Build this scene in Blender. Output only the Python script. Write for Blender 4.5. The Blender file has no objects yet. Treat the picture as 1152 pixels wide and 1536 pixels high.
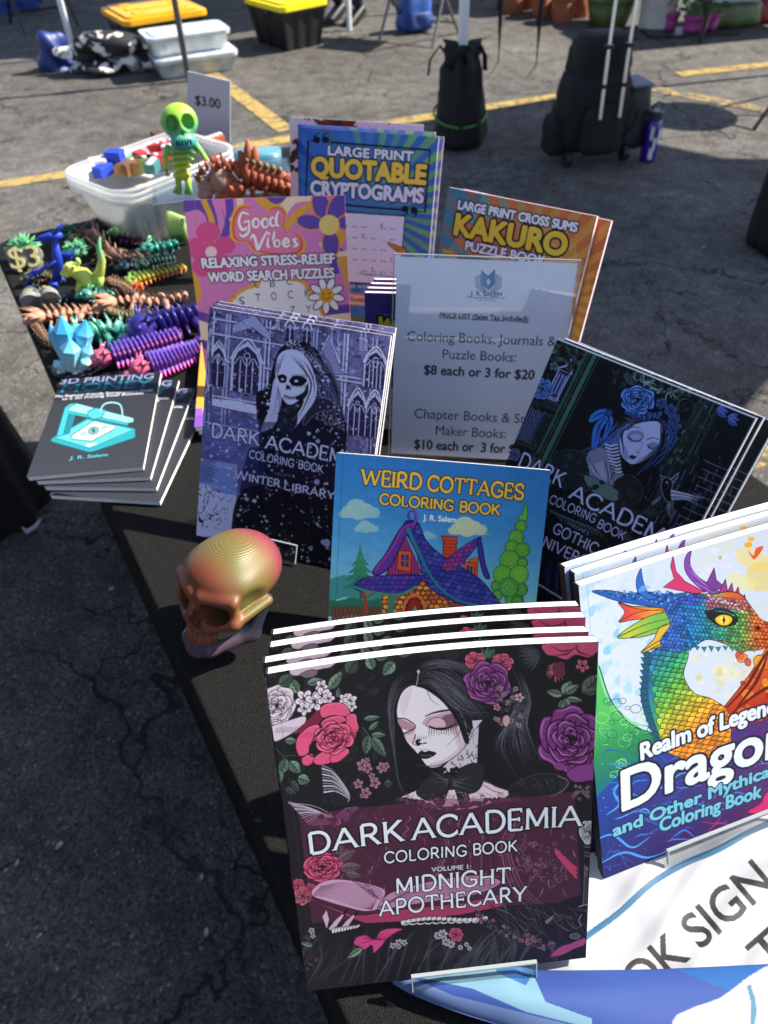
import bpy, bmesh, math, random
import numpy as np
from mathutils import Vector, Matrix, Quaternion
R = math.radians
C = bpy.context.scene.collection
scene = bpy.context.scene
# ------------------------------------------------------------------ camera
F_PX, PITCH, ROLL, CAM_H = 1135.02, R(44.055), R(-2.034), 1.4197
_F = np.array([0, math.cos(PITCH), -math.sin(PITCH)])
_R0 = np.array([1.0, 0, 0]); _U0 = np.cross(_R0, _F)
_R = math.cos(ROLL)*_R0 + math.sin(ROLL)*_U0
_U = -math.sin(ROLL)*_R0 + math.cos(ROLL)*_U0
cam = bpy.data.cameras.new('camera'); cam_ob = bpy.data.objects.new('camera', cam); C.objects.link(cam_ob)
cam_ob.matrix_world = Matrix(((_R[0], _U[0], -_F[0], 0), (_R[1], _U[1], -_F[1], 0), (_R[2], _U[2], -_F[2], CAM_H), (0, 0, 0, 1)))
cam.sensor_fit = 'VERTICAL'; cam.sensor_height = 36; cam.lens = F_PX/1536*36
cam.clip_start = .02; cam.clip_end = 500
cam.dof.use_dof = True; cam.dof.focus_distance = .60; cam.dof.aperture_fstop = 9.0
scene.camera = cam_ob
def proj(p):
    d = np.array(p) - np.array([0, 0, CAM_H]); z = d @ _F
    return np.array([576 + F_PX*(d @ _R)/z, 768 - F_PX*(d @ _U)/z])
def at(px, py, z=0.0):          # the point of a level plane that the photo shows at this pixel
    d = _F + _R*(px-576)/F_PX - _U*(py-768)/F_PX
    t = (z-CAM_H)/d[2]
    return Vector((d[0]*t, d[1]*t, z))
# ------------------------------------------------------------------ light
SUN_E, SUN_A = R(43), R(78)          # elevation; azimuth from +Y towards +X
world = bpy.data.worlds.new('World'); scene.world = world; world.use_nodes = True
nt = world.node_tree; bg = nt.nodes['Background']
sky = nt.nodes.new('ShaderNodeTexSky'); sky.sky_type = 'NISHITA'; sky.sun_disc = False
sky.sun_elevation = SUN_E; sky.sun_rotation = SUN_A; sky.air_density = 1.0; sky.dust_density = .6; sky.ozone_density = 1.0
tint = nt.nodes.new('ShaderNodeMix'); tint.data_type = 'RGBA'; tint.blend_type = 'MULTIPLY'; tint.inputs[0].default_value = 1; tint.inputs[7].default_value = (1.06, .97, .96, 1)
nt.links.new(sky.outputs[0], tint.inputs[6]); nt.links.new(tint.outputs[2], bg.inputs[0]); bg.inputs[1].default_value = .105
sun = bpy.data.lights.new('sun', 'SUN'); sun.energy = 5.0; sun.angle = R(.53); sun.color = (1, .92, .80)
sun_ob = bpy.data.objects.new('sun', sun); C.objects.link(sun_ob)
SUN = Vector((math.cos(SUN_E)*math.sin(SUN_A), math.cos(SUN_E)*math.cos(SUN_A), math.sin(SUN_E)))
sun_ob.rotation_euler = SUN.to_track_quat('Z', 'Y').to_euler(); sun_ob.location = (3, 1, 5)
vs = scene.view_settings; vs.view_transform = 'Standard'; vs.look = 'None'; vs.exposure = 1.14; vs.gamma = 1; vs.use_curve_mapping = False
# ------------------------------------------------------------------ materials
def lin(c):
    return tuple(((x/255+.055)/1.055)**2.4 if x > 10.31 else x/255/12.92 for x in c[:3])
_M = {}
def mat(name, col=(128, 128, 128), rough=.6, metal=0.0, spec=.5, noise=0.0, nscale=30.0, bump=0.0, bscale=200.0, sheen=0.0, coat=0.0, sss=0.0, lin_rgb=None):
    if name in _M: return _M[name]
    m = bpy.data.materials.new(name); m.use_nodes = True; t = m.node_tree; b = t.nodes['Principled BSDF']
    c = lin_rgb or lin(col)
    b.inputs['Base Color'].default_value = (*c, 1); b.inputs['Roughness'].default_value = rough
    b.inputs['Metallic'].default_value = metal; b.inputs['Specular IOR Level'].default_value = spec
    b.inputs['Sheen Weight'].default_value = sheen; b.inputs['Coat Weight'].default_value = coat
    if sss: b.inputs['Subsurface Weight'].default_value = sss; b.inputs['Subsurface Scale'].default_value = .01
    tc = t.nodes.new('ShaderNodeTexCoord')
    if noise:
        n = t.nodes.new('ShaderNodeTexNoise'); n.inputs['Scale'].default_value = nscale; n.inputs['Detail'].default_value = 5
        t.links.new(tc.outputs['Object'], n.inputs['Vector'])
        r = t.nodes.new('ShaderNodeMapRange'); r.inputs[1].default_value = .3; r.inputs[2].default_value = .7
        r.inputs[3].default_value = 1-noise; r.inputs[4].default_value = 1+noise
        t.links.new(n.outputs['Fac'], r.inputs[0])
        mx = t.nodes.new('ShaderNodeMix'); mx.data_type = 'RGBA'; mx.blend_type = 'MULTIPLY'; mx.inputs[0].default_value = 1
        mx.inputs[6].default_value = (*c, 1); t.links.new(r.outputs[0], mx.inputs[7]); t.links.new(mx.outputs[2], b.inputs['Base Color'])
    if bump:
        n = t.nodes.new('ShaderNodeTexNoise'); n.inputs['Scale'].default_value = bscale; n.inputs['Detail'].default_value = 4
        t.links.new(tc.outputs['Object'], n.inputs['Vector'])
        bp = t.nodes.new('ShaderNodeBump'); bp.inputs['Strength'].default_value = bump; bp.inputs['Distance'].default_value = .004
        t.links.new(n.outputs['Fac'], bp.inputs['Height']); t.links.new(bp.outputs[0], b.inputs['Normal'])
    _M[name] = m
    return m
def art_mat(name, rough=.5, spec=.22, coat=0.0):
    if name in _M: return _M[name]
    m = bpy.data.materials.new(name); m.use_nodes = True; t = m.node_tree; b = t.nodes['Principled BSDF']
    a = t.nodes.new('ShaderNodeVertexColor'); a.layer_name = 'print'
    t.links.new(a.outputs[0], b.inputs['Base Color'])
    b.inputs['Roughness'].default_value = rough; b.inputs['Specular IOR Level'].default_value = spec; b.inputs['Coat Weight'].default_value = coat
    n = t.nodes.new('ShaderNodeTexNoise'); n.inputs['Scale'].default_value = 900; n.inputs['Detail'].default_value = 2
    tc = t.nodes.new('ShaderNodeTexCoord'); t.links.new(tc.outputs['Object'], n.inputs['Vector'])
    bp = t.nodes.new('ShaderNodeBump'); bp.inputs['Strength'].default_value = .08; bp.inputs['Distance'].default_value = .0006
    t.links.new(n.outputs['Fac'], bp.inputs['Height']); t.links.new(bp.outputs[0], b.inputs['Normal'])
    _M[name] = m
    return m
def clear_mat(name, tint=(1, 1, 1), gloss=.1, haze=0.0, rough=.04):
    if name in _M: return _M[name]
    m = bpy.data.materials.new(name); m.use_nodes = True; t = m.node_tree; t.nodes.clear()
    o = t.nodes.new('ShaderNodeOutputMaterial'); tr = t.nodes.new('ShaderNodeBsdfTransparent'); tr.inputs[0].default_value = (*tint, 1)
    g = t.nodes.new('ShaderNodeBsdfGlossy'); g.inputs['Roughness'].default_value = rough
    lw = t.nodes.new('ShaderNodeLayerWeight'); lw.inputs[0].default_value = .12
    r = t.nodes.new('ShaderNodeMapRange'); r.inputs[3].default_value = gloss; r.inputs[4].default_value = .5
    t.links.new(lw.outputs['Fresnel'], r.inputs[0])
    mx = t.nodes.new('ShaderNodeMixShader'); t.links.new(r.outputs[0], mx.inputs[0]); t.links.new(tr.outputs[0], mx.inputs[1]); t.links.new(g.outputs[0], mx.inputs[2])
    out = mx
    if haze:
        d = t.nodes.new('ShaderNodeBsdfDiffuse'); d.inputs[0].default_value = (.8, .82, .84, 1)
        tl = t.nodes.new('ShaderNodeBsdfTranslucent'); tl.inputs[0].default_value = (.8, .82, .84, 1)
        ad = t.nodes.new('ShaderNodeMixShader'); ad.inputs[0].default_value = .5
        t.links.new(d.outputs[0], ad.inputs[1]); t.links.new(tl.outputs[0], ad.inputs[2])
        m2 = t.nodes.new('ShaderNodeMixShader'); m2.inputs[0].default_value = haze
        t.links.new(mx.outputs[0], m2.inputs[1]); t.links.new(ad.outputs[0], m2.inputs[2]); out = m2
    t.links.new(out.outputs[0], o.inputs[0])
    _M[name] = m
    return m
# ------------------------------------------------------------------ object helpers
def tag(o, label=None, cat=None, group=None, kind=None):
    if label: o['label'] = label
    if cat: o['category'] = cat
    if group: o['group'] = group
    if kind: o['kind'] = kind
    return o
def thing(name, label, cat, loc=(0, 0, 0), rz=0.0, group=None):
    o = bpy.data.objects.new(name, None); C.objects.link(o); o.empty_display_size = .02
    o.location = loc; o.rotation_euler = (0, 0, rz)
    return tag(o, label, cat, group)
def link(name, me, m=None, parent=None):
    if m is not None and not me.materials: me.materials.append(m)
    o = bpy.data.objects.new(name, me); C.objects.link(o)
    if parent is not None: o.parent = parent
    return o
def obj(name, bm, m, parent=None, smooth=False):
    bmesh.ops.recalc_face_normals(bm, faces=bm.faces[:])
    me = bpy.data.meshes.new(name); bm.to_mesh(me); bm.free()
    if smooth:
        me.polygons.foreach_set('use_smooth', [True]*len(me.polygons))
    return link(name, me, m, parent)
def copy_tree(o, parent=None):
    c = o.copy(); C.objects.link(c)
    if parent is not None: c.parent = parent
    for ch in list(o.children): copy_tree(ch, c)
    return c
def BM(): return bmesh.new()
def T(x=0, y=0, z=0, rx=0, ry=0, rz=0):
    return Matrix.Translation((x, y, z)) @ Matrix.Rotation(rz, 4, 'Z') @ Matrix.Rotation(ry, 4, 'Y') @ Matrix.Rotation(rx, 4, 'X')
def box(bm, x0, x1, y0, y1, z0, z1, M=None, bevel=0.0, seg=2):
    r = bmesh.ops.create_cube(bm, size=1)
    vs = r['verts']
    for v in vs: v.co = Vector(((x0+x1)/2+v.co.x*(x1-x0), (y0+y1)/2+v.co.y*(y1-y0), (z0+z1)/2+v.co.z*(z1-z0)))
    if bevel:
        es = list({e for v in vs for e in v.link_edges})
        g = bmesh.ops.bevel(bm, geom=es+vs, offset=bevel, segments=seg, affect='EDGES', profile=.6)
        vs = list({v for f in g['faces'] for v in f.verts} | {v for v in vs if v.is_valid})
    if M is not None:
        for v in vs: v.co = M @ v.co
    return vs
def tube(bm, pts, r, n=8, cap=True, flat=1.0):
    pts = [Vector(p) for p in pts]; rings = []
    rr = r if isinstance(r, (list, tuple)) else [r]*len(pts)
    up = Vector((0, 0, 1))
    for i, p in enumerate(pts):
        d = (pts[min(i+1, len(pts)-1)]-pts[max(i-1, 0)]).normalized()
        a = d.cross(up)
        if a.length < .05: a = d.cross(Vector((0, 1, 0)))
        a.normalize(); b = a.cross(d).normalized()
        rings.append([bm.verts.new(p + (a*math.cos(2*math.pi*k/n) + b*math.sin(2*math.pi*k/n)*flat)*rr[i]) for k in range(n)])
    for i in range(len(rings)-1):
        for k in range(n): bm.faces.new((rings[i][k], rings[i][(k+1) % n], rings[i+1][(k+1) % n], rings[i+1][k]))
    if cap:
        bm.faces.new(rings[0][::-1]); bm.faces.new(rings[-1])
def lathe(bm, prof, n=24, M=None, capb=True, capt=True):
    rings = []
    for (r, z) in prof:
        rings.append([bm.verts.new((M or Matrix()) @ Vector((r*math.cos(2*math.pi*k/n), r*math.sin(2*math.pi*k/n), z))) for k in range(n)])
    for i in range(len(rings)-1):
        for k in range(n): bm.faces.new((rings[i][k], rings[i][(k+1) % n], rings[i+1][(k+1) % n], rings[i+1][k]))
    if capb: bm.faces.new(rings[0][::-1])
    if capt: bm.faces.new(rings[-1])
def prism(bm, poly, z0, z1, M=None):
    M = M or Matrix()
    a = [bm.verts.new(M @ Vector((x, y, z0))) for x, y in poly]; b = [bm.verts.new(M @ Vector((x, y, z1))) for x, y in poly]
    n = len(poly)
    bm.faces.new(a[::-1]); bm.faces.new(b)
    for k in range(n): bm.faces.new((a[k], a[(k+1) % n], b[(k+1) % n], b[k]))
def ball(bm, c, r, M=None, sub=2):
    g = bmesh.ops.create_icosphere(bm, subdivisions=sub, radius=1)
    r = r if isinstance(r, (list, tuple)) else (r, r, r)
    for v in g['verts']:
        q = Vector((v.co.x*r[0], v.co.y*r[1], v.co.z*r[2]))
        if M is not None: q = M.to_3x3() @ q
        v.co = q + Vector(c)
def rrect(w, d, r, n=5):
    pts = []
    for (cx, cy, a0) in ((w/2-r, d/2-r, 0), (-w/2+r, d/2-r, 90), (-w/2+r, -d/2+r, 180), (w/2-r, -d/2+r, 270)):
        for k in range(n+1):
            a = R(a0+90*k/n); pts.append((cx+r*math.cos(a), cy+r*math.sin(a)))
    return pts
# iso-surface of a signed-distance function: surface nets
def sdf_mesh(name, f, lo, hi, n):
    lo = np.array(lo, float); hi = np.array(hi, float); h = (hi-lo).max()/n
    dims = np.ceil((hi-lo)/h).astype(int)+1
    ax = [lo[i]+h*np.arange(dims[i]) for i in range(3)]
    X, Y, Z = np.meshgrid(*ax, indexing='ij')
    D = f(X, Y, Z).astype(np.float32)
    S = D < 0
    cs = np.zeros(tuple(d-1 for d in dims), np.int8)
    for i in (0, 1):
        for j in (0, 1):
            for k in (0, 1): cs = cs + S[i:dims[0]-1+i, j:dims[1]-1+j, k:dims[2]-1+k]
    act = (cs > 0) & (cs < 8)
    idx = -np.ones(cs.shape, np.int64); ii = np.argwhere(act); idx[act] = np.arange(len(ii))
    acc = np.zeros((len(ii), 3)); cnt = np.zeros(len(ii))
    cor = [(i, j, k) for i in (0, 1) for j in (0, 1) for k in (0, 1)]
    for a in cor:
        for ax_ in range(3):
            if a[ax_]: continue
            b = list(a); b[ax_] = 1
            pa = ii+np.array(a); pb = ii+np.array(b)
            da = D[pa[:, 0], pa[:, 1], pa[:, 2]]; db = D[pb[:, 0], pb[:, 1], pb[:, 2]]
            c = (da < 0) != (db < 0)
            t = np.where(c, da/np.where(c, da-db, 1), 0)
            acc += np.where(c[:, None], np.array(a)+(np.array(b)-np.array(a))*t[:, None], 0); cnt += c
    V = lo+h*(ii+acc/cnt[:, None])
    faces = []
    for ax_ in range(3):
        u, v = [(1, 2), (2, 0), (0, 1)][ax_]
        sl0 = [slice(None)]*3; sl1 = [slice(None)]*3
        sl0[ax_] = slice(0, -1); sl1[ax_] = slice(1, None)
        c = S[tuple(sl0)] != S[tuple(sl1)]
        q = np.argwhere(c); fl = S[tuple(sl0)][c]
        ok = (q[:, u] > 0) & (q[:, v] > 0) & (q[:, u] < dims[u]-1) & (q[:, v] < dims[v]-1)
        q = q[ok]; fl = fl[ok]
        eu = np.eye(3, dtype=int)[u]; ev = np.eye(3, dtype=int)[v]
        g = lambda p: idx[p[:, 0], p[:, 1], p[:, 2]]
        a, b, c_, d = g(q-eu-ev), g(q-ev), g(q), g(q-eu)
        F = np.stack([a, b, c_, d], 1); F[~fl] = F[~fl][:, ::-1]
        faces.append(F)
    Fa = np.concatenate(faces)
    return raw_mesh(name, V, Fa)
def raw_mesh(name, V, Q, smooth=True):
    me = bpy.data.meshes.new(name); me.vertices.add(len(V)); me.vertices.foreach_set('co', np.asarray(V, np.float32).ravel())
    Q = np.asarray(Q, np.int32); me.loops.add(Q.size); me.loops.foreach_set('vertex_index', Q.ravel())
    me.polygons.add(len(Q)); me.polygons.foreach_set('loop_start', np.arange(0, Q.size, Q.shape[1], dtype=np.int32))
    if smooth: me.polygons.foreach_set('use_smooth', np.ones(len(Q), bool))
    me.update(calc_edges=True); me.validate()
    return me
# ------------------------------------------------------------------ printing: colours laid on a fine grid of vertices
def S2L(a):
    a = np.clip(a, 0, 1)
    return np.where(a <= .04045, a/12.92, ((a+.055)/1.055)**2.4)
def homog(src, dst):
    A = []
    for (x, y), (u, v) in zip(src, dst):
        A.append([x, y, 1, 0, 0, 0, -u*x, -u*y, -u]); A.append([0, 0, 0, x, y, 1, -v*x, -v*y, -v])
    return np.linalg.svd(np.array(A, float))[2][-1].reshape(3, 3)
def cr(pts, closed=False, n=8):
    p = np.asarray(pts, float)
    if len(p) < 3: return p
    q = np.vstack([p[-1], p, p[:2]]) if closed else np.vstack([2*p[0]-p[1], p, 2*p[-1]-p[-2]])
    t = np.linspace(0, 1, n, endpoint=False)[:, None]; out = []
    for i in range(len(q)-3):
        a, b, c, d = q[i:i+4]
        out.append(.5*(2*b+(c-a)*t+(2*a-5*b+4*c-d)*t*t+(3*b-a-3*c+d)*t**3))
    out = np.vstack(out)
    return out if closed else np.vstack([out, p[-1]])
_noise = {}
def vnoise(h, w, cell, seed=0, octaves=4):
    rng = np.random.RandomState(seed); o = np.zeros((h, w)); amp = 1; tot = 0
    for k in range(octaves):
        gh, gw = int(h/cell)+3, int(w/cell)+3; g = rng.rand(gh, gw)
        y = np.arange(h)/cell; x = np.arange(w)/cell
        yi, xi = y.astype(int), x.astype(int); fy, fx = y-yi, x-xi
        fy = (fy*fy*(3-2*fy))[:, None]; fx = (fx*fx*(3-2*fx))[None]
        v = g[yi][:, xi]*(1-fy)*(1-fx)+g[yi+1][:, xi]*fy*(1-fx)+g[yi][:, xi+1]*(1-fy)*fx+g[yi+1][:, xi+1]*fy*fx
        o += amp*v; tot += amp; amp *= .55; cell = max(2, cell/2)
    return o/tot
_txt = {}
def glyphs(s):
    if s not in _txt:
        cu = bpy.data.curves.new('t', 'FONT'); cu.body = s; cu.size = 1; cu.resolution_u = 4
        o = bpy.data.objects.new('t', cu); C.objects.link(o)
        me = o.to_mesh(); me.calc_loop_triangles()
        v = np.array([p.co[:2] for p in me.vertices]) if len(me.vertices) else np.zeros((0, 2))
        tr = np.array([t.vertices[:] for t in me.loop_triangles]) if len(me.vertices) else np.zeros((0, 3), int)
        o.to_mesh_clear(); bpy.data.objects.remove(o); bpy.data.curves.remove(cu)
        _txt[s] = (v, tr)
    return _txt[s]
def arc(cx, cy, rx, ry, a0, a1, n=14):
    return [(cx+rx*math.cos(R(a0+(a1-a0)*k/n)), cy+ry*math.sin(R(a0+(a1-a0)*k/n))) for k in range(n+1)]
SF = {
 'A': (.92, [[(0, 0), (.46, 1)], [(.46, 1), (.92, 0)], [(.16, .34), (.76, .34)]]),
 'B': (.68, [[(.08, 0), (.08, 1)], [(.08, 1)]+arc(.4, .76, .24, .24, 90, -90)+[(.08, .52)], [(.08, .52)]+arc(.42, .26, .26, .26, 90, -90)+[(.08, 0)]]),
 'C': (.86, [arc(.5, .5, .48, .5, 42, 318, 24)]),
 'D': (.82, [[(.08, 0), (.08, 1)], [(.08, 1)]+arc(.38, .5, .44, .5, 90, -90, 20)+[(.08, 0)]]),
 'E': (.62, [[(.08, 0), (.08, 1)], [(.08, 1), (.6, 1)], [(.08, .52), (.5, .52)], [(.08, 0), (.62, 0)]]),
 'G': (.9, [arc(.5, .5, .48, .5, 42, 318, 24)+[(.86, .2), (.86, .44)], [(.56, .44), (.86, .44)]]),
 'H': (.84, [[(.08, 0), (.08, 1)], [(.76, 0), (.76, 1)], [(.08, .52), (.76, .52)]]),
 'I': (.16, [[(.08, 0), (.08, 1)]]),
 'K': (.78, [[(.08, 0), (.08, 1)], [(.7, 1), (.08, .4)], [(.28, .58), (.76, 0)]]),
 'L': (.6, [[(.08, 0), (.08, 1)], [(.08, 0), (.6, 0)]]),
 'M': (1.0, [[(.08, 0), (.1, 1)], [(.1, 1), (.5, .12)], [(.5, .12), (.9, 1)], [(.9, 1), (.92, 0)]]),
 'N': (.86, [[(.08, 0), (.08, 1)], [(.08, 1), (.78, 0)], [(.78, 0), (.78, 1)]]),
 'O': (1.0, [arc(.5, .5, .48, .5, 0, 360, 28)]),
 'P': (.66, [[(.08, 0), (.08, 1)], [(.08, 1)]+arc(.38, .73, .27, .27, 90, -90)+[(.08, .46)]]),
 'R': (.76, [[(.08, 0), (.08, 1)], [(.08, 1)]+arc(.38, .74, .26, .26, 90, -90)+[(.08, .48)], [(.36, .48), (.74, 0)]]),
 'S': (.72, [[tuple(p) for p in cr([(.64, .8), (.52, .97), (.33, 1), (.11, .9), (.07, .72), (.2, .57), (.4, .5), (.6, .41), (.68, .24), (.59, .06), (.36, 0), (.15, .04), (.04, .22)])]]),
 'T': (.78, [[(.39, 0), (.39, 1)], [(0, 1), (.78, 1)]]),
 'U': (.82, [[(.08, 1)]+arc(.41, .33, .33, .33, 180, 360)+[(.74, 1)]]),
 'V': (.9, [[(0, 1), (.45, 0)], [(.45, 0), (.9, 1)]]),
 'W': (1.3, [[(0, 1), (.33, 0)], [(.33, 0), (.65, .95)], [(.65, .95), (.97, 0)], [(.97, 0), (1.3, 1)]]),
 'X': (.8, [[(0, 0), (.8, 1)], [(0, 1), (.8, 0)]]),
 'Y': (.84, [[(0, 1), (.42, .46)], [(.84, 1), (.42, .46)], [(.42, .46), (.42, 0)]]),
 ' ': (.36, []),
}
def offset_poly(p, r0, r1=None, rm=None):
    p = np.asarray(p, float); n = len(p)
    d = np.zeros_like(p); d[1:-1] = p[2:]-p[:-2]; d[0] = p[1]-p[0]; d[-1] = p[-1]-p[-2]
    d /= (np.linalg.norm(d, axis=1, keepdims=True)+1e-9); nn = np.stack([-d[:, 1], d[:, 0]], 1)
    t = np.linspace(0, 1, n)[:, None]
    if rm is not None: r = np.where(t < .5, r0+(rm-r0)*t*2, rm+((r1 if r1 is not None else r0)-rm)*(t*2-1))
    else: r = r0+((r1 if r1 is not None else r0)-r0)*t
    return np.vstack([p+nn*r, (p-nn*r)[::-1]])
def stroke_text_polys(s, wt, serif, thin=1.0, gap=.16, small=0.0):
    out = []; x = 0; first = True
    for ch in s:
        k = 1.0
        if small and ch.islower(): k = small; ch = ch.upper()
        w, L = SF[ch]
        for i, pl in enumerate(L):
            q = [(x+a*k, b*k) for a, b in pl]
            horiz = abs(q[-1][1]-q[0][1]) < .05 and len(q) == 2
            r = wt*(thin if horiz else 1)
            if ch in 'AVWMNXY' and len(q) == 2 and thin < 1 and (q[1][1]-q[0][1])*(q[1][0]-q[0][0]) > 0: r = wt*thin*1.1
            out.append(offset_poly(q, r))
            if serif:
                for e, f in ((0, 1), (-1, -2)):
                    P = np.array(q[e]); near = False
                    for j, ql in enumerate(L):
                        if j == i: continue
                        a = np.array([(x+u*k, v*k) for u, v in ql])
                        for m in range(len(a)-1):
                            ab = a[m+1]-a[m]; tt = np.clip(((P-a[m])@ab)/(ab@ab+1e-9), 0, 1)
                            if np.linalg.norm(P-a[m]-ab*tt) < .05: near = True
                    if near or ch == 'O': continue
                    d = P-np.array(q[f])
                    if abs(d[1]) > abs(d[0])*.8 and ch not in 'CGS':
                        y = P[1]; sg = 1 if y > .3*k else -1
                        a, h = wt+serif, min(wt*.55, .06)
                        y0, y1 = (y-h, y+h*.2) if sg > 0 else (y-h*.2, y+h)
                        out.append(np.array([(P[0]-a, y0), (P[0]+a, y0), (P[0]+a, y1), (P[0]-a, y1)]))
                    else:
                        a, h = wt*.55, wt+serif*.8
                        dy = 0
                        if P[1] > .9*k: dy = -h*.6
                        elif P[1] < .1*k: dy = h*.6
                        out.append(np.array([(P[0]-a, P[1]+dy-h), (P[0]+a, P[1]+dy-h), (P[0]+a, P[1]+dy+h), (P[0]-a, P[1]+dy+h)]))
        x += (w+gap)*k if ch != ' ' else w
    return out, x-gap
class Paint:
    def __init__(s, corners, wm, hm, across, base=(255, 255, 255)):
        s.wm, s.hm = wm, hm; s.W = across*2; s.H = int(round(across*hm/wm))*2
        s.a = np.empty((s.H, s.W, 3), np.float32); s.a[:] = np.array(base)/255.
        s.Hm = homog(corners, [(0, 0), (s.W, 0), (s.W, s.H), (0, s.H)]); s.v = (0, 0, 1); s.clip = None
        s.YY, s.XX = np.mgrid[0:s.H, 0:s.W]; s.YY = s.YY/s.H; s.XX = s.XX/s.W; s.rs = random.Random(7)
    def view(s, x, y, k): s.v = (x, y, k); return s
    def px(s, p):
        p = np.atleast_2d(np.asarray(p, float)); q = np.stack([s.v[0]+p[:, 0]/s.v[2], s.v[1]+p[:, 1]/s.v[2], np.ones(len(p))], 1) @ s.Hm.T
        return q[:, :2]/q[:, 2:]
    def uv(s, p): return np.atleast_2d(np.asarray(p, float))*np.array([s.W, s.H])
    def mask(s, polys, eo=False):
        x0 = max(0, int(min(p[:, 0].min() for p in polys))-1); x1 = min(s.W, int(max(p[:, 0].max() for p in polys))+2)
        y0 = max(0, int(min(p[:, 1].min() for p in polys))-1); y1 = min(s.H, int(max(p[:, 1].max() for p in polys))+2)
        if x1 <= x0 or y1 <= y0: return None
        w, h = x1-x0, y1-y0; cnt = np.zeros((h, w+1), np.int32)
        A = np.vstack(polys); B = np.vstack([np.roll(p, -1, 0) for p in polys])
        A = A-[x0, y0]; B = B-[x0, y0]
        sg = np.where(B[:, 1] > A[:, 1], 1, -1)
        lo = np.minimum(A[:, 1], B[:, 1]); hi = np.maximum(A[:, 1], B[:, 1])
        r0 = np.clip(np.ceil(lo-.5), 0, h).astype(int); r1 = np.clip(np.ceil(hi-.5), 0, h).astype(int)
        n = np.maximum(r1-r0, 0); k = np.repeat(np.arange(len(A)), n)
        if len(k):
            st = np.concatenate([[0], np.cumsum(n)[:-1]]); row = np.arange(len(k))-st[k]+r0[k]
            t = (row+.5-A[k, 1])/(B[k, 1]-A[k, 1]); x = A[k, 0]+(B[k, 0]-A[k, 0])*t
            col = np.clip(np.ceil(x-.5), 0, w).astype(int)
            np.add.at(cnt, (row, col), sg[k])
        c = np.cumsum(cnt, 1)[:, :w]
        return ((c & 1) == 1 if eo else c != 0), (x0, y0, x1, y1)
    def put(s, m, bb, col, al=1.0):
        x0, y0, x1, y1 = bb; reg = s.a[y0:y1, x0:x1]
        if s.clip is not None: m = m & s.clip[y0:y1, x0:x1]
        if callable(col): c = np.asarray(col(s.XX[y0:y1, x0:x1], s.YY[y0:y1, x0:x1]))/255.; c = np.broadcast_to(c, reg.shape)[m]
        else: c = np.array(col)/255.
        al_ = al[y0:y1, x0:x1][m][:, None] if isinstance(al, np.ndarray) else al
        reg[m] = reg[m]*(1-al_)+c*al_
    def polys(s, ps, col, al=1.0, eo=False):
        r = s.mask(ps, eo)
        if r: s.put(r[0], r[1], col, al)
    def fill(s, pts, col, al=1.0, smooth=False, outline=None, ow=1.0):
        p = cr(pts, True) if smooth else np.asarray(pts, float)
        s.polys([s.px(p)], col, al)
        if outline is not None: s.line(np.vstack([p, p[:1]]), ow, outline)
    def line(s, pts, w, col, w1=None, wm=None, al=1.0, smooth=False):
        p = cr(pts) if smooth else np.asarray(pts, float)
        if len(p) < 2: return
        s.polys([s.px(offset_poly(p, w/2, None if w1 is None else w1/2, None if wm is None else wm/2))], col, al)
    def ell(s, cx, cy, rx, ry, col, rot=0, al=1.0, outline=None, ow=1):
        t = np.linspace(0, 2*np.pi, 28, endpoint=False); c, d = math.cos(rot), math.sin(rot)
        p = np.stack([cx+rx*np.cos(t)*c-ry*np.sin(t)*d, cy+rx*np.cos(t)*d+ry*np.sin(t)*c], 1)
        s.fill(p, col, al, outline=outline, ow=ow)
    def set_clip(s, pts, smooth=False):
        if pts is None: s.clip = None; return
        p = cr(pts, True) if smooth else np.asarray(pts, float)
        m = np.zeros((s.H, s.W), bool); r = s.mask([s.px(p)])
        if r: m[r[1][1]:r[1][3], r[1][0]:r[1][2]] = r[0]
        s.clip = m
    def _layout(s, P, x0, x1, p0, p1, h, shear, arch=0.0):
        a, b = s.px([p0])[0], s.px([p1])[0]
        d = (b-a); L = np.linalg.norm(d); d /= L; up = np.array([d[1], -d[0]])
        q = s.px([p0, (p0[0], p0[1]-h)]); hs = np.linalg.norm(q[1]-q[0])
        X = (P[:, 0]-x0)/(x1-x0); Y = P[:, 1]
        return a+np.outer(X*L+shear*Y*hs, d)+np.outer(Y*hs+arch*hs*4*X*(1-X), up)
    def _text(s, ps, col, outline, bold, al=1.0, shadow=None):
        def grow(m, bb, r):
            r = int(round(r)); x0, y0, x1, y1 = bb
            X0, Y0, X1, Y1 = max(0, x0-r), max(0, y0-r), min(s.W, x1+r), min(s.H, y1+r)
            M = np.zeros((Y1-Y0+2*r, X1-X0+2*r), bool); M[y0-Y0+r:y1-Y0+r, x0-X0+r:x1-X0+r] = m
            o = np.zeros((Y1-Y0, X1-X0), bool)
            for dy in range(-r, r+1):
                for dx in range(-r, r+1):
                    if dx*dx+dy*dy <= r*r+.5: o |= M[r+dy:r+dy+o.shape[0], r+dx:r+dx+o.shape[1]]
            return o, (X0, Y0, X1, Y1)
        r = s.mask(ps)
        if not r: return
        m, bb = r
        if bold: m, bb = grow(m, bb, bold)
        if outline:
            for oc, ow in (outline if isinstance(outline, list) else [outline]):
                om, ob = grow(m, bb, ow)
                s.put(om, ob, oc, al)
        s.put(m, bb, col, al)
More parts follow.
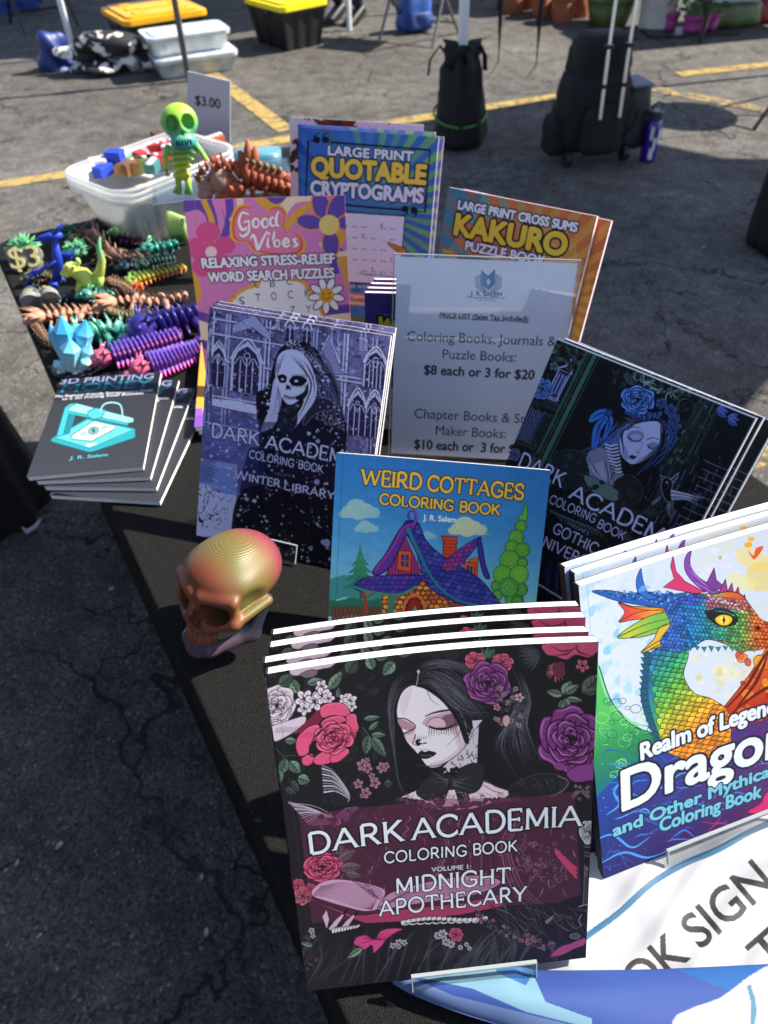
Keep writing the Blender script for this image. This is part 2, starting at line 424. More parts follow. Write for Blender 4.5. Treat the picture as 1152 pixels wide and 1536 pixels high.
    def text(s, t, p0, p1, h, col, outline=None, bold=0, shear=0.0, al=1.0, arch=0.0):
        v, tr = glyphs(t)
        if not len(v): return
        cap = .729 if not _cap else _cap[0]
        q = s._layout(v/[1, cap], v[:, 0].min(), v[:, 0].max(), p0, p1, h, shear, arch)
        T_ = q[tr]; ar = np.cross(T_[:, 1]-T_[:, 0], T_[:, 2]-T_[:, 0]); T_[ar < 0] = T_[ar < 0][:, ::-1]
        s._text(list(T_), col, outline, bold, al)
    def stext(s, t, p0, p1, h, col, wt=.07, serif=.05, thin=1.0, gap=.16, outline=None, small=0.0, al=1.0, arch=0.0, bold=0):
        ps, L = stroke_text_polys(t, wt, serif, thin, gap, small); o = []
        for p in ps:
            q = s._layout(p, 0, L, p0, p1, h, 0, arch)
            ar = np.sum(q[:, 0]*np.roll(q[:, 1], -1)-q[:, 1]*np.roll(q[:, 0], -1))
            o.append(q if ar > 0 else q[::-1])
        s._text(o, col, outline, bold, al)
    # ---- motifs
    def leaf(s, x, y, ang, L, w, col, dark, veins=True):
        c, d = math.cos(ang), math.sin(ang)
        f = lambda a, b: (x+a*c-b*d, y+a*d+b*c)
        t = np.linspace(0, 1, 9)
        top = [f(L*u, w*math.sin(math.pi*u**.8)) for u in t]; bot = [f(L*u, -w*math.sin(math.pi*u**.8)) for u in t[::-1]]
        s.fill(top+bot, col, outline=dark, ow=max(1, w*.12))
        s.fill([f(L*u, w*math.sin(math.pi*u**.8)) for u in t]+[f(L*u, 0) for u in t[::-1]], dark, .35)
        if veins:
            s.line([f(0, 0), f(L*.95, 0)], w*.14, dark)
            for u in (.25, .45, .65):
                for sg in (1, -1): s.line([f(L*u, 0), f(L*(u+.16), sg*w*.6)], w*.09, dark)
    def rose(s, x, y, r, col, dark, light, squash=.9, rot=0.0, seed=1):
        g = random.Random(seed); col, dark, light = map(np.array, (col, dark, light))
        lw = max(1.0, r*.035)
        for ring, (rad, n, k) in enumerate(((1, 6, 0), (.76, 5, .5), (.55, 5, .2), (.36, 4, .6), (.2, 3, .1))):
            for i in range(n):
                a = 2*math.pi*(i+k+g.uniform(-.12, .12))/n+rot
                cx, cy = x+math.cos(a)*rad*r*.48, y+math.sin(a)*rad*r*.48*squash
                pr = rad*r*.56; pts = []
                for j in range(9):
                    b = a-1.75+3.5*j/8; q = pr*(1+g.uniform(-.1, .12))
                    pts.append((cx+math.cos(b)*q, cy+math.sin(b)*q*squash))
                mixc = dark*(.15+.12*ring*g.random())+col*(1-(.15+.12*ring*g.random()))
                s.fill(pts, tuple(mixc), smooth=True, outline=tuple(dark*.45), ow=lw)
                e = np.array(pts[2:7]); e = e*.86+np.array([[cx, cy]])*.14
                s.line(e, lw*.6, tuple(light), wm=lw*1.7, w1=lw*.4, smooth=True)
                for j in range(3):
                    b = a+g.uniform(-.9, .9)
                    s.line([(cx+math.cos(b)*pr*.25, cy+math.sin(b)*pr*.25*squash), (cx+math.cos(b+.1)*pr*.75, cy+math.sin(b+.1)*pr*.75*squash)], lw*1.5, tuple(dark*.5), w1=.3)
        s.line([(x+math.cos(u)*r*.02*u, y+math.sin(u)*r*.02*u*squash) for u in np.linspace(0, 8, 24)], lw, tuple(dark*.4))
    def blossom(s, x, y, r, col, dark, n=5, rot=0.0, cen=None):
        for i in range(n):
            a = 2*math.pi*i/n+rot
            s.ell(x+math.cos(a)*r*.55, y+math.sin(a)*r*.55, r*.5, r*.36, col, a, outline=dark, ow=max(.8, r*.09))
            s.line([(x, y), (x+math.cos(a)*r*.7, y+math.sin(a)*r*.7)], max(.7, r*.07), dark)
        s.ell(x, y, r*.2, r*.2, cen or dark)
    def hair(s, A, B, n, cols, w=1.5, seed=3, wob=2.0):
        g = random.Random(seed); A = cr(A, n=6); B = cr(B, n=6); m = min(len(A), len(B))
        A = A[np.linspace(0, len(A)-1, 24).astype(int)]; B = B[np.linspace(0, len(B)-1, 24).astype(int)]
        for i in range(n):
            t = g.random(); c = cols[g.randrange(len(cols))]; a = g.randint(0, 8); b = g.randint(12, 24)
            p = (A*(1-t)+B*t)[a:b]; ph = g.uniform(0, 6)
            p = p+np.stack([np.sin(np.arange(len(p))*.4+ph)*wob, np.cos(np.arange(len(p))*.3+ph)*wob*.5], 1)
            s.line(p, .4, c, wm=w*g.uniform(.6, 1.3), w1=.3)
    def bird(s, x, y, k, body, wing, ang=0.0, flip=1):
        c, d = math.cos(ang), math.sin(ang)
        f = lambda a, b: (x+(a*c-b*d)*k*flip, y+(a*d+b*c)*k)
        for i in range(9):
            u = i/8; s.line([f(-.1+.05*i, .02*i), f(-.9+.25*u, -.95+.55*u), f(-1.05+.1*u, -1.05+.95*u)], k*.05, wing, w1=.4, wm=k*.08, smooth=True)
        for i in range(7):
            u = i/6; s.line([f(-.1, .1), f(-.75, .15+.2*u), f(-1.35+.15*u, -.1+.62*u)], k*.05, wing, w1=.3, smooth=True)
        s.fill([f(-.4, .05), f(0, -.18), f(.4, -.2), f(.62, -.32), f(.78, -.26), f(.98, -.22), f(.78, -.14), f(.5, .05), f(.1, .25), f(-.3, .25)], body, smooth=True, outline=wing, ow=1)
        s.ell(*f(.68, -.25), k*.035, k*.035, (230, 230, 235))
    def finish(s, gain=1.0):
        a = s.a.reshape(s.H//2, 2, s.W//2, 2, 3).mean((1, 3))
        return (S2L(a)*gain).astype(np.float32)
_cap = []
def _measure():
    v, t = glyphs('H'); _cap.append(float(v[:, 1].max()))
_measure()
def sheet_mesh(name, img, w, h, zf):
    n, m = img.shape[0], img.shape[1]
    x = np.linspace(0, w, m); y = np.linspace(h, 0, n); X, Y = np.meshgrid(x, y)
    V = np.stack([X, Y, zf(X/w, Y/h)], -1).reshape(-1, 3)
    i = np.arange(n*m).reshape(n, m)
    Q = np.stack([i[:-1, :-1], i[1:, :-1], i[1:, 1:], i[:-1, 1:]], -1).reshape(-1, 4)
    me = raw_mesh(name, V, Q)
    ca = me.color_attributes.new('print', 'FLOAT_COLOR', 'POINT')
    buf = np.ones((n*m, 4), np.float32); buf[:, :3] = img.reshape(-1, 3); ca.data.foreach_set('color', buf.ravel())
    me.color_attributes.active_color = ca
    return me
# ------------------------------------------------------------------ books
IN = .0254
def frame(b):
    x, y, z, yaw, lean, roll = b
    ex = Vector((math.cos(yaw), math.sin(yaw), 0)); back = Vector((-math.sin(yaw), math.cos(yaw), 0))
    ey = math.cos(lean)*Vector((0, 0, 1))+math.sin(lean)*back
    e1 = math.cos(roll)*ex+math.sin(roll)*ey; e2 = -math.sin(roll)*ex+math.cos(roll)*ey
    e3 = e1.cross(e2)
    return Matrix(((e1.x, e2.x, e3.x, x), (e1.y, e2.y, e3.y, y), (e1.z, e2.z, e3.z, z), (0, 0, 0, 1)))
def corners(b, w, h):
    M = frame(b)
    return [proj(M @ Vector(p)) for p in ((0, h, 0), (w, h, 0), (w, 0, 0), (0, 0, 0))]
def grid_box(bm, x0, x1, y0, y1, zt, zb, zf, w, h, nx=14, ny=4):
    P = {}
    for k, zz in ((0, zt), (1, zb)):
        for i in range(nx+1):
            for j in range(ny+1):
                x = x0+(x1-x0)*i/nx; y = y0+(y1-y0)*j/ny
                P[i, j, k] = bm.verts.new((x, y, zz+zf(x/w, y/h)))
    for i in range(nx):
        for j in range(ny):
            bm.faces.new((P[i, j, 0], P[i+1, j, 0], P[i+1, j+1, 0], P[i, j+1, 0])); bm.faces.new((P[i, j, 1], P[i, j+1, 1], P[i+1, j+1, 1], P[i+1, j, 1]))
    for i in range(nx):
        bm.faces.new((P[i, 0, 0], P[i, 0, 1], P[i+1, 0, 1], P[i+1, 0, 0])); bm.faces.new((P[i, ny, 0], P[i+1, ny, 0], P[i+1, ny, 1], P[i, ny, 1]))
    for j in range(ny):
        bm.faces.new((P[0, j, 0], P[0, j+1, 0], P[0, j+1, 1], P[0, j, 1])); bm.faces.new((P[nx, j, 0], P[nx, j, 1], P[nx, j+1, 1], P[nx, j+1, 0]))
def page_mat():
    if 'page_edges' in _M: return _M['page_edges']
    m = mat('page_edges', (238, 238, 236), rough=.8, spec=.2); t = m.node_tree; b = t.nodes['Principled BSDF']
    tc = t.nodes.new('ShaderNodeTexCoord'); mp = t.nodes.new('ShaderNodeMapping'); mp.inputs['Scale'].default_value = (1.5, 1.5, 2600)
    n = t.nodes.new('ShaderNodeTexNoise'); n.inputs['Scale'].default_value = 1; n.inputs['Detail'].default_value = 3
    t.links.new(tc.outputs['Object'], mp.inputs[0]); t.links.new(mp.outputs[0], n.inputs['Vector'])
    r = t.nodes.new('ShaderNodeValToRGB'); r.color_ramp.elements[0].position = .3; r.color_ramp.elements[0].color = (.62, .62, .62, 1); r.color_ramp.elements[1].position = .62; r.color_ramp.elements[1].color = (.86, .86, .85, 1)
    t.links.new(n.outputs['Fac'], r.inputs[0]); t.links.new(r.outputs[0], b.inputs['Base Color'])
    return m
def make_book(name, label, group, b, w, h, t, img, spine_col, bend=0.0, curl=0.0, cover=None):
    zf = lambda u, v: -bend*4*u*(1-u)*np.clip(v, 0, 1)+curl*(u*u)*np.clip(v, 0, 1)
    root = thing(name, label, 'book', group=group); root.matrix_world = frame(b)
    link('front_cover', sheet_mesh('front_cover', img, w, h, zf), cover or art_mat('printed_cover'), root)
    bm = BM(); grid_box(bm, .0016, w-.0006, .0003, h-.0003, -.0004, -t+.0004, zf, w, h); obj('page_block', bm, page_mat(), root)
    cm = mat('cover_'+name, spine_col, rough=.42)
    bm = BM(); grid_box(bm, .0012, w, 0, h, -t+.0003, -t, zf, w, h); obj('back_cover', bm, cm, root)
    bm = BM(); grid_box(bm, 0, .0011, 0, h, -.0005, -t, zf, w, h, nx=1); obj('spine', bm, cm, root)
    return root
def restack(root, b, label, dz, dx=0.0, dy=0.0, tilt=0.0, lift=0.0, rx=0.0):
    c = copy_tree(root); c['label'] = label
    c.matrix_world = frame(b) @ Matrix.Translation((dx, dy+lift, -dz)) @ Matrix.Rotation(tilt, 4, 'Z') @ Matrix.Rotation(rx, 4, 'X')
    return c
# ------------------------------------------------------------------ ground, paint, table
def asphalt():
    m = bpy.data.materials.new('asphalt'); m.use_nodes = True; t = m.node_tree; b = t.nodes['Principled BSDF']; L = t.links.new
    def N(ty, **k):
        n = t.nodes.new(ty)
        for a, v in k.items(): setattr(n, a, v)
        return n
    tc = N('ShaderNodeTexCoord'); P = tc.outputs['Object']
    def noise(sc, det=4, ro=.6, vec=P):
        n = N('ShaderNodeTexNoise'); n.inputs['Scale'].default_value = sc; n.inputs['Detail'].default_value = det; n.inputs['Roughness'].default_value = ro; L(vec, n.inputs['Vector']); return n
    def ramp(src, pts):
        r = N('ShaderNodeValToRGB'); e = r.color_ramp.elements
        while len(e) < len(pts): e.new(.5)
        for q, (p, c) in zip(e, pts): q.position = p; q.color = (*((c,)*3 if not isinstance(c, tuple) else c), 1)
        L(src, r.inputs[0]); return r
    def mix(f, a, bb, mode='MIX'):
        x = N('ShaderNodeMix', data_type='RGBA', blend_type=mode)
        for sock, v in ((0, f), (6, a), (7, bb)):
            if isinstance(v, (int, float)): x.inputs[sock].default_value = v
            elif isinstance(v, tuple): x.inputs[sock].default_value = (*v, 1)
            else: L(v, x.inputs[sock])
        return x.outputs[2]
    big = ramp(noise(.9, 5).outputs['Fac'], [(.3, (.080, .075, .068)), (.55, (.118, .112, .102)), (.75, (.185, .178, .164))])
    v = N('ShaderNodeTexVoronoi'); v.inputs['Scale'].default_value = 170; L(P, v.inputs['Vector'])
    ag = ramp(v.outputs['Color'], [(.1, .4), (.5, .95), (.82, 1.35), (.95, 2.7)])
    c = mix(.8, big.outputs[0], ag.outputs[0], 'MULTIPLY')
    fine = ramp(noise(420, 3).outputs['Fac'], [(.35, .55), (.6, 1.15)])
    c = mix(.7, c, fine.outputs[0], 'MULTIPLY')
    mot = ramp(noise(9, 6, .7).outputs['Fac'], [(.33, .5), (.64, 1.3)])
    c = mix(.75, c, mot.outputs[0], 'MULTIPLY')
    wn = noise(1.6, 4); wp = N('ShaderNodeVectorMath', operation='SCALE'); L(wn.outputs['Color'], wp.inputs[0]); wp.inputs['Scale'].default_value = .75
    ad = N('ShaderNodeVectorMath', operation='ADD'); L(P, ad.inputs[0]); L(wp.outputs[0], ad.inputs[1])
    wn2 = noise(26, 5, .7); wp2 = N('ShaderNodeVectorMath', operation='SCALE'); L(wn2.outputs['Color'], wp2.inputs[0]); wp2.inputs['Scale'].default_value = .06
    ad2 = N('ShaderNodeVectorMath', operation='ADD'); L(ad.outputs[0], ad2.inputs[0]); L(wp2.outputs[0], ad2.inputs[1])
    cr_all = None
    for sc, th in ((.85, .0085), (2.1, .010)):
        v = N('ShaderNodeTexVoronoi', feature='DISTANCE_TO_EDGE'); v.inputs['Scale'].default_value = sc; L(ad2.outputs[0], v.inputs['Vector'])
        brk = ramp(noise(1.1 if sc < 1 else 2.3, 3).outputs['Fac'], [(.38 if sc < 1 else .46, 0.0), (.52, 1.0)])
        r = ramp(v.outputs['Distance'], [(0, 1.0), (th*.45, .9), (th, 0.0)])
        q = N('ShaderNodeMath', operation='MULTIPLY'); L(r.outputs[0], q.inputs[0]); L(brk.outputs[0], q.inputs[1])
        if cr_all is None: cr_all = q
        else:
            mx = N('ShaderNodeMath', operation='MAXIMUM'); L(cr_all.outputs[0], mx.inputs[0]); L(q.outputs[0], mx.inputs[1]); cr_all = mx
    c = mix(cr_all.outputs[0], c, (.022, .022, .022))
    L(c, b.inputs['Base Color']); b.inputs['Roughness'].default_value = .9; b.inputs['Specular IOR Level'].default_value = .25
    h = N('ShaderNodeMath', operation='MULTIPLY_ADD'); L(cr_all.outputs[0], h.inputs[0]); h.inputs[1].default_value = -3.0; L(v.outputs['Distance'], h.inputs[2])
    vb = N('ShaderNodeTexVoronoi'); vb.inputs['Scale'].default_value = 170; L(P, vb.inputs['Vector'])
    h2 = N('ShaderNodeMath', operation='SUBTRACT'); L(h.outputs[0], h2.inputs[0]); L(vb.outputs['Distance'], h2.inputs[1])
    bp = N('ShaderNodeBump'); bp.inputs['Strength'].default_value = .55; bp.inputs['Distance'].default_value = .004; L(h2.outputs[0], bp.inputs['Height']); L(bp.outputs[0], b.inputs['Normal'])
    return m
ASPH = asphalt()
bm = BM()
for a, b_ in (((-150, -150), (150, 150)),):
    bm.faces.new([bm.verts.new(p) for p in ((a[0], a[1], 0), (b_[0], a[1], 0), (b_[0], b_[1], 0), (a[0], b_[1], 0))])
tag(obj('ground', bm, ASPH), kind='structure')
def paint_mat(name, wear):
    m = ASPH.copy(); m.name = name; t = m.node_tree; b = t.nodes['Principled BSDF']; L = t.links.new
    src = b.inputs['Base Color'].links[0].from_socket
    n = t.nodes.new('ShaderNodeTexNoise'); n.inputs['Scale'].default_value = 16; n.inputs['Detail'].default_value = 8; n.inputs['Roughness'].default_value = .75
    tc = [x for x in t.nodes if x.type == 'TEX_COORD'][0]; L(tc.outputs['Object'], n.inputs['Vector'])
    r = t.nodes.new('ShaderNodeValToRGB'); r.color_ramp.elements[0].position = wear-.06; r.color_ramp.elements[1].position = wear+.06
    L(n.outputs['Fac'], r.inputs[0])
    mx = t.nodes.new('ShaderNodeMix'); mx.data_type = 'RGBA'; L(r.outputs[0], mx.inputs[0]); L(src, mx.inputs[6]); mx.inputs[7].default_value = (.40, .28, .085, 1)
    L(mx.outputs[2], b.inputs['Base Color'])
    return m
def stripe(p0, p1, w, m):
    a, b_ = Vector(p0), Vector(p1); d = (b_-a).normalized(); n = Vector((-d.y, d.x))*w/2
    bm = BM(); bm.faces.new([bm.verts.new((*q, .004)) for q in (a-n, b_-n, b_+n, a+n)])
    return tag(obj('painted_line', bm, m), kind='structure')
PM, PW = paint_mat('yellow_paint', .45), paint_mat('yellow_paint_worn', .52)
stripe((-3.2, 3.44), (1.45, 5.17), .105, PM); stripe((2.0, 5.43), (3.6, 5.82), .1, PM)
stripe((-1.35, 6.4), (-.475, 4.60), .105, PM)
stripe((1.75, 5.15), (2.5, 4.45), .11, PW); stripe((1.0, 1.62), (1.7, 2.05), .12, PW)
# the table: long axis runs away to the left
TBL = .74; TA = R(28.4)
t_ax = Vector((-math.sin(TA), math.cos(TA), 0)); t_wx = Vector((math.cos(TA), math.sin(TA), 0))
def cloth_mat():
    m = mat('black_tablecloth', lin_rgb=(.022, .022, .021), rough=.9, spec=.12, sheen=0); t = m.node_tree; b = t.nodes['Principled BSDF']; L = t.links.new
    tc = t.nodes.new('ShaderNodeTexCoord'); v = t.nodes.new('ShaderNodeTexVoronoi'); v.inputs['Scale'].default_value = 1500; L(tc.outputs['Object'], v.inputs['Vector'])
    r = t.nodes.new('ShaderNodeValToRGB'); e = r.color_ramp.elements; e[0].position = .2; e[0].color = (.009, .009, .009, 1); e[1].position = .95; e[1].color = (.036, .0355, .0345, 1)
    L(v.outputs['Color'], r.inputs[0]); L(r.outputs[0], b.inputs['Base Color'])
    w = t.nodes.new('ShaderNodeTexNoise'); w.inputs['Scale'].default_value = 5; w.inputs['Detail'].default_value = 4; w.inputs['Distortion'].default_value = 1.0; L(tc.outputs['Object'], w.inputs['Vector'])
    a = t.nodes.new('ShaderNodeMath'); a.operation = 'MULTIPLY_ADD'; L(v.outputs['Distance'], a.inputs[0]); a.inputs[1].default_value = .25; L(w.outputs['Fac'], a.inputs[2])
    bp = t.nodes.new('ShaderNodeBump'); bp.inputs['Strength'].default_value = .8; bp.inputs['Distance'].default_value = .012; L(a.outputs[0], bp.inputs['Height']); L(bp.outputs[0], b.inputs['Normal'])
    return m
CLOTH = cloth_mat()
TL_, TWID = 1.83, .762
far_left = Vector((-.812, 1.565, 0))
cen = far_left - t_ax*TL_/2 + t_wx*TWID/2
root = thing('folding_table', 'long folding table under a fitted black cloth carrying books and printed toys', 'table', (cen.x, cen.y, 0), TA)
bm = BM(); prism(bm, rrect(TWID-.01, TL_-.01, .05), TBL-.045, TBL-.006); obj('tabletop', bm, mat('table_plastic', (200, 200, 198), .6), root)
bm = BM()
top = rrect(TWID, TL_, .055, 6); rings = []
for (gr, z) in ((-.012, TBL), (-.004, TBL-.001), (0, TBL-.006), (.0, TBL-.02), (-.012, TBL-.25), (-.02, .25), (-.02, .02)):
    ring = []
    for i, (x, y) in enumerate(top):
        L = math.hypot(x, y); k = 1+gr/L*1.2; rip = .006*math.sin(i*1.9+y*17+x*23)*max(0, (TBL-.02-z))*1.3
        ring.append(bm.verts.new((x*k*(1+rip), y*k*(1+rip*.4), z)))
    rings.append(ring)
bm.faces.new(rings[0])
for a, b_ in zip(rings, rings[1:]):
    for k in range(len(a)): bm.faces.new((a[k], b_[k], b_[(k+1) % len(a)], a[(k+1) % len(a)]))
obj('tablecloth', bm, CLOTH, root, True)
for sy in (-1, 1):
    for sx in (-1, 1):
        bm = BM(); tube(bm, [(sx*.28, sy*.72, 0), (sx*.28, sy*.72, TBL-.05)], .012); obj('leg', bm, mat('grey_steel', (120, 122, 125), .4, .8), root)
# ------------------------------------------------------------------ things on the ground behind
BLK = mat('black_nylon', lin_rgb=(.012, .012, .013), rough=.75, spec=.3, bump=.4, bscale=40)
BPL = mat('black_plastic', lin_rgb=(.014, .014, .015), rough=.45)
WMET = mat('white_metal', (214, 216, 220), .4, 0, .5)
SIL = mat('silver_metal', (190, 192, 196), .3, .9)
DMET = mat('dark_metal', lin_rgb=(.03, .03, .032), rough=.45, metal=.6)
def base_frame(pn, pr, pl=None, z=0.0):      # near corner, right corner -> origin, yaw, length
    a, b = at(*pn, z), at(*pr, z); d = b-a
    return a, math.atan2(d.y, d.x), d.length
def yellow_tote(label, pn, yaw, L, W, H, lidcol):
    o = at(*pn)
    r = thing('storage_tote', label, 'storage tote', o, yaw, 'black storage totes with yellow lids')
    bm = BM()
    def ring(z, ins):
        return [(ins, ins, z), (L-ins, ins, z), (L-ins, W-ins, z), (ins, W-ins, z)]
    n = 6
    def wall(k0, k1):
        pts = []
        for side in range(4):
            a, b = ring(0, 0)[side], ring(0, 0)[(side+1) % 4]
            for i in range(n*2): pts.append((side, i/(n*2)))
        return pts
    rows = []
    for z, ins in ((0, .05), (.01, .045), (H*.8, .012), (H*.81, .0), (H-.03, 0)):
        row = []; c = ring(z, ins)
        for side in range(4):
            a, b = Vector(c[side]), Vector(c[(side+1) % 4]); nrm = Vector(((b-a).y, -(b-a).x, 0)).normalized()
            for i in range(n*2):
                u = i/(n*2); p = a.lerp(b, u)
                if z < H*.81 and i % 4 in (2, 3): p -= nrm*.012
                row.append(bm.verts.new(p))
        rows.append(row)
    bm.faces.new(rows[0][::-1]); bm.faces.new(rows[-1])
    for a, b in zip(rows, rows[1:]):
        for k in range(len(a)): bm.faces.new((a[k], a[(k+1) % len(a)], b[(k+1) % len(a)], b[k]))
    obj('body', bm, BPL, r)
    lm = mat('lid_'+str(lidcol), lidcol, .4, noise=.08, nscale=8)
    bm = BM(); M = T(L/2, W/2, 0)
    prism(bm, rrect(L+.03, W+.03, .05), H-.032, H, M); prism(bm, rrect(L-.05, W-.05, .04), H, H+.014, M); 
    for sx in (-1, 1):
        for k in range(3): box(bm, sx*(L/2-.13)-.04, sx*(L/2-.13)+.04, -W*.3+k*W*.3-.035, -W*.3+k*W*.3+.035, H+.012, H+.022, M, .006)
    box(bm, -.12, .12, -.06, .06, H+.012, H+.02, M, .006)
    obj('lid', bm, lm, r)
    for x in (.0, L):
        bm = BM(); box(bm, x-.012, x+.012, W/2-.08, W/2+.08, H-.07, H-.034, None, .006); obj('handle', bm, BPL, r)
    return r
def tote_at(label, near, right, left, H, col):
    a, b_, c = at(*near, H), at(*right, H), at(*left, H); d = b_-a; yw = math.atan2(d.y, d.x); n = Vector((-d.y, d.x, 0)).normalized(); W = abs((c-a).dot(n))
    q = a+d.normalized()*.015+n*.015; p = proj(Vector((q.x, q.y, 0)))
    return yellow_tote(label, (p[0], p[1]), yw, d.length-.03, max(.36, W-.03), H, col)
tote_at('black tote with orange-yellow lid standing behind the stacked clear boxes', (186, 33), (312, 14), (136, 13), .28, (226, 165, 20))
tote_at('black ribbed tote with bright lemon-yellow lid, standing alone right of the clear boxes', (422, 12), (494, -2), (352, -2), .29, (232, 215, 20))
def clear_box(label, o, yaw, L, W, H):
    r = thing('clear_storage_box', label, 'storage box', o, yaw, 'stacked clear lidded boxes')
    cm = mat('cloudy_clear_plastic', (196, 206, 210), .25, 0, .5, noise=.25, nscale=14, coat=.3)
    bm = BM(); rows = []
    for z, ins in ((0, .035), (.012, .025), (H-.03, .004), (H-.03, -.006), (H-.012, -.006)):
        rows.append([bm.verts.new((L/2+x, W/2+y, z)) for x, y in rrect(L-2*ins, W-2*ins, .04, 4)])
    bm.faces.new(rows[0][::-1]); bm.faces.new(rows[-1])
    for p, q in zip(rows, rows[1:]):
        for k in range(len(p)): bm.faces.new((p[k], p[(k+1) % len(p)], q[(k+1) % len(p)], q[k]))
    obj('body', bm, cm, r, True)
    bm = BM(); M = T(L/2, W/2, 0); prism(bm, rrect(L+.02, W+.02, .045), H-.011, H, M); prism(bm, rrect(L-.06, W-.06, .04), H, H+.008, M)
    obj('lid', bm, mat('clear_lid', (206, 214, 218), .18, 0, .6, noise=.2, nscale=22, coat=.5), r)
    for x in (-.008, L+.008):
        bm = BM(); box(bm, x-.006, x+.006, W/2-.05, W/2+.05, H-.05, H-.004, None, .003); obj('latch', bm, mat('latch_grey', (90, 98, 108), .4), r)
    return r
o, yaw, L = base_frame((241, 123), (360, 106))
clear_box('cloudy clear plastic box full of papers, bottom one of the pair beside the dark post', o, yaw, L, .29, .122)
o2 = o + Vector((math.cos(yaw)*-.02-math.sin(yaw)*.01, math.sin(yaw)*-.02+.01, .132))
clear_box('cloudy clear lidded box catching the sun, top one of the pair beside the dark post', o2, yaw+R(1.5), L*.99, .30, .118)
# patterned blanket and blue pouch
def crumple(name, label, cat, loc, rx, ry, rz_, m, seed, rough=.35, n=4, parent=None):
    g = np.random.RandomState(seed); bm = BM(); bmesh.ops.create_icosphere(bm, subdivisions=n, radius=1)
    ph = g.rand(9, 3)*6.28; fr = g.randn(9, 3)*2.6
    for v in bm.verts:
        p = np.array(v.co); d = 1+rough*sum(math.sin(fr[k] @ p+ph[k, 0])*.28*(1 if k < 4 else .6) for k in range(9))
        q = p*d; v.co = (q[0]*rx, q[1]*ry, max(q[2], -.62)*rz_+.62*rz_)
    o = obj(name, bm, m, parent, True); o.location = loc
    if label: tag(o, label, cat)
    return o
def patch_mat():
    m = mat('black_white_print', (20, 20, 22), .7); t = m.node_tree; b = t.nodes['Principled BSDF']; L = t.links.new
    tc = t.nodes.new('ShaderNodeTexCoord'); n = t.nodes.new('ShaderNodeTexNoise'); n.inputs['Scale'].default_value = 8.5; n.inputs['Detail'].default_value = 2.5; n.inputs['Distortion'].default_value = 1.2
    L(tc.outputs['Object'], n.inputs['Vector']); r = t.nodes.new('ShaderNodeValToRGB'); e = r.color_ramp.elements
    e[0].position = .53; e[0].color = (.012, .012, .015, 1); e[1].position = .57; e[1].color = (.75, .74, .72, 1)
    L(n.outputs['Fac'], r.inputs[0]); L(r.outputs[0], b.inputs['Base Color']); return m
bag = thing('patterned_bag', 'crumpled black and white patterned bag lying in front of the tent pole', 'bag', at(150, 118))
crumple('cloth', None, None, (0.02, .16, 0), .34, .2, .14, patch_mat(), 5, .8, 5, bag)
crumple('blue_pouch', 'small shiny blue pouch at the foot of the pole beside the patterned bag', 'pouch', at(92, 104), .12, .1, .13, mat('blue_satin', (34, 52, 118), .45), 8, .6)
def pole(name, label, base, top, r, m, group=None, foot=True, z1=2.2):
    t = thing(name, label, 'pole', base, 0, group)
    d = Vector(top)-Vector(base)
    bm = BM(); box(bm, -r, r, -r, r, 0, d.length); o = obj('tube', bm, m, t); o.rotation_euler = d.to_track_quat('Z', 'Y').to_euler()
    if foot:
        bm = BM(); box(bm, -.045, .045, -.045, .045, 0, .012, None, .004); obj('foot_plate', bm, DMET, t)
    return t
pole('tent_pole', 'slim white tent pole rising behind the patterned bag', at(113, 86), at(113, 86)+Vector((0, 0, 2.2)), .017, WMET)
# red-knobbed dark post in front of the clear boxes
pb = at(284, 122); pt = thing('canopy_leg', 'dark grey metal post with red catch in front of the clear boxes', 'post', pb)
bm = BM(); box(bm, -.017, .017, -.017, .017, 0, 2.1); obj('tube', bm, mat('grey_post', (92, 92, 92), .4, .4), pt)
bm = BM(); box(bm, -.028, .028, -.028, .028, .62, .80, None, .006); obj('slider', bm, mat('grey_slider', (140, 140, 142), .35, .5), pt)
bm = BM(); box(bm, -.024, .0, -.04, -.028, .70, .80, None, .004); obj('catch', bm, mat('red_catch', (185, 30, 35), .4), pt)
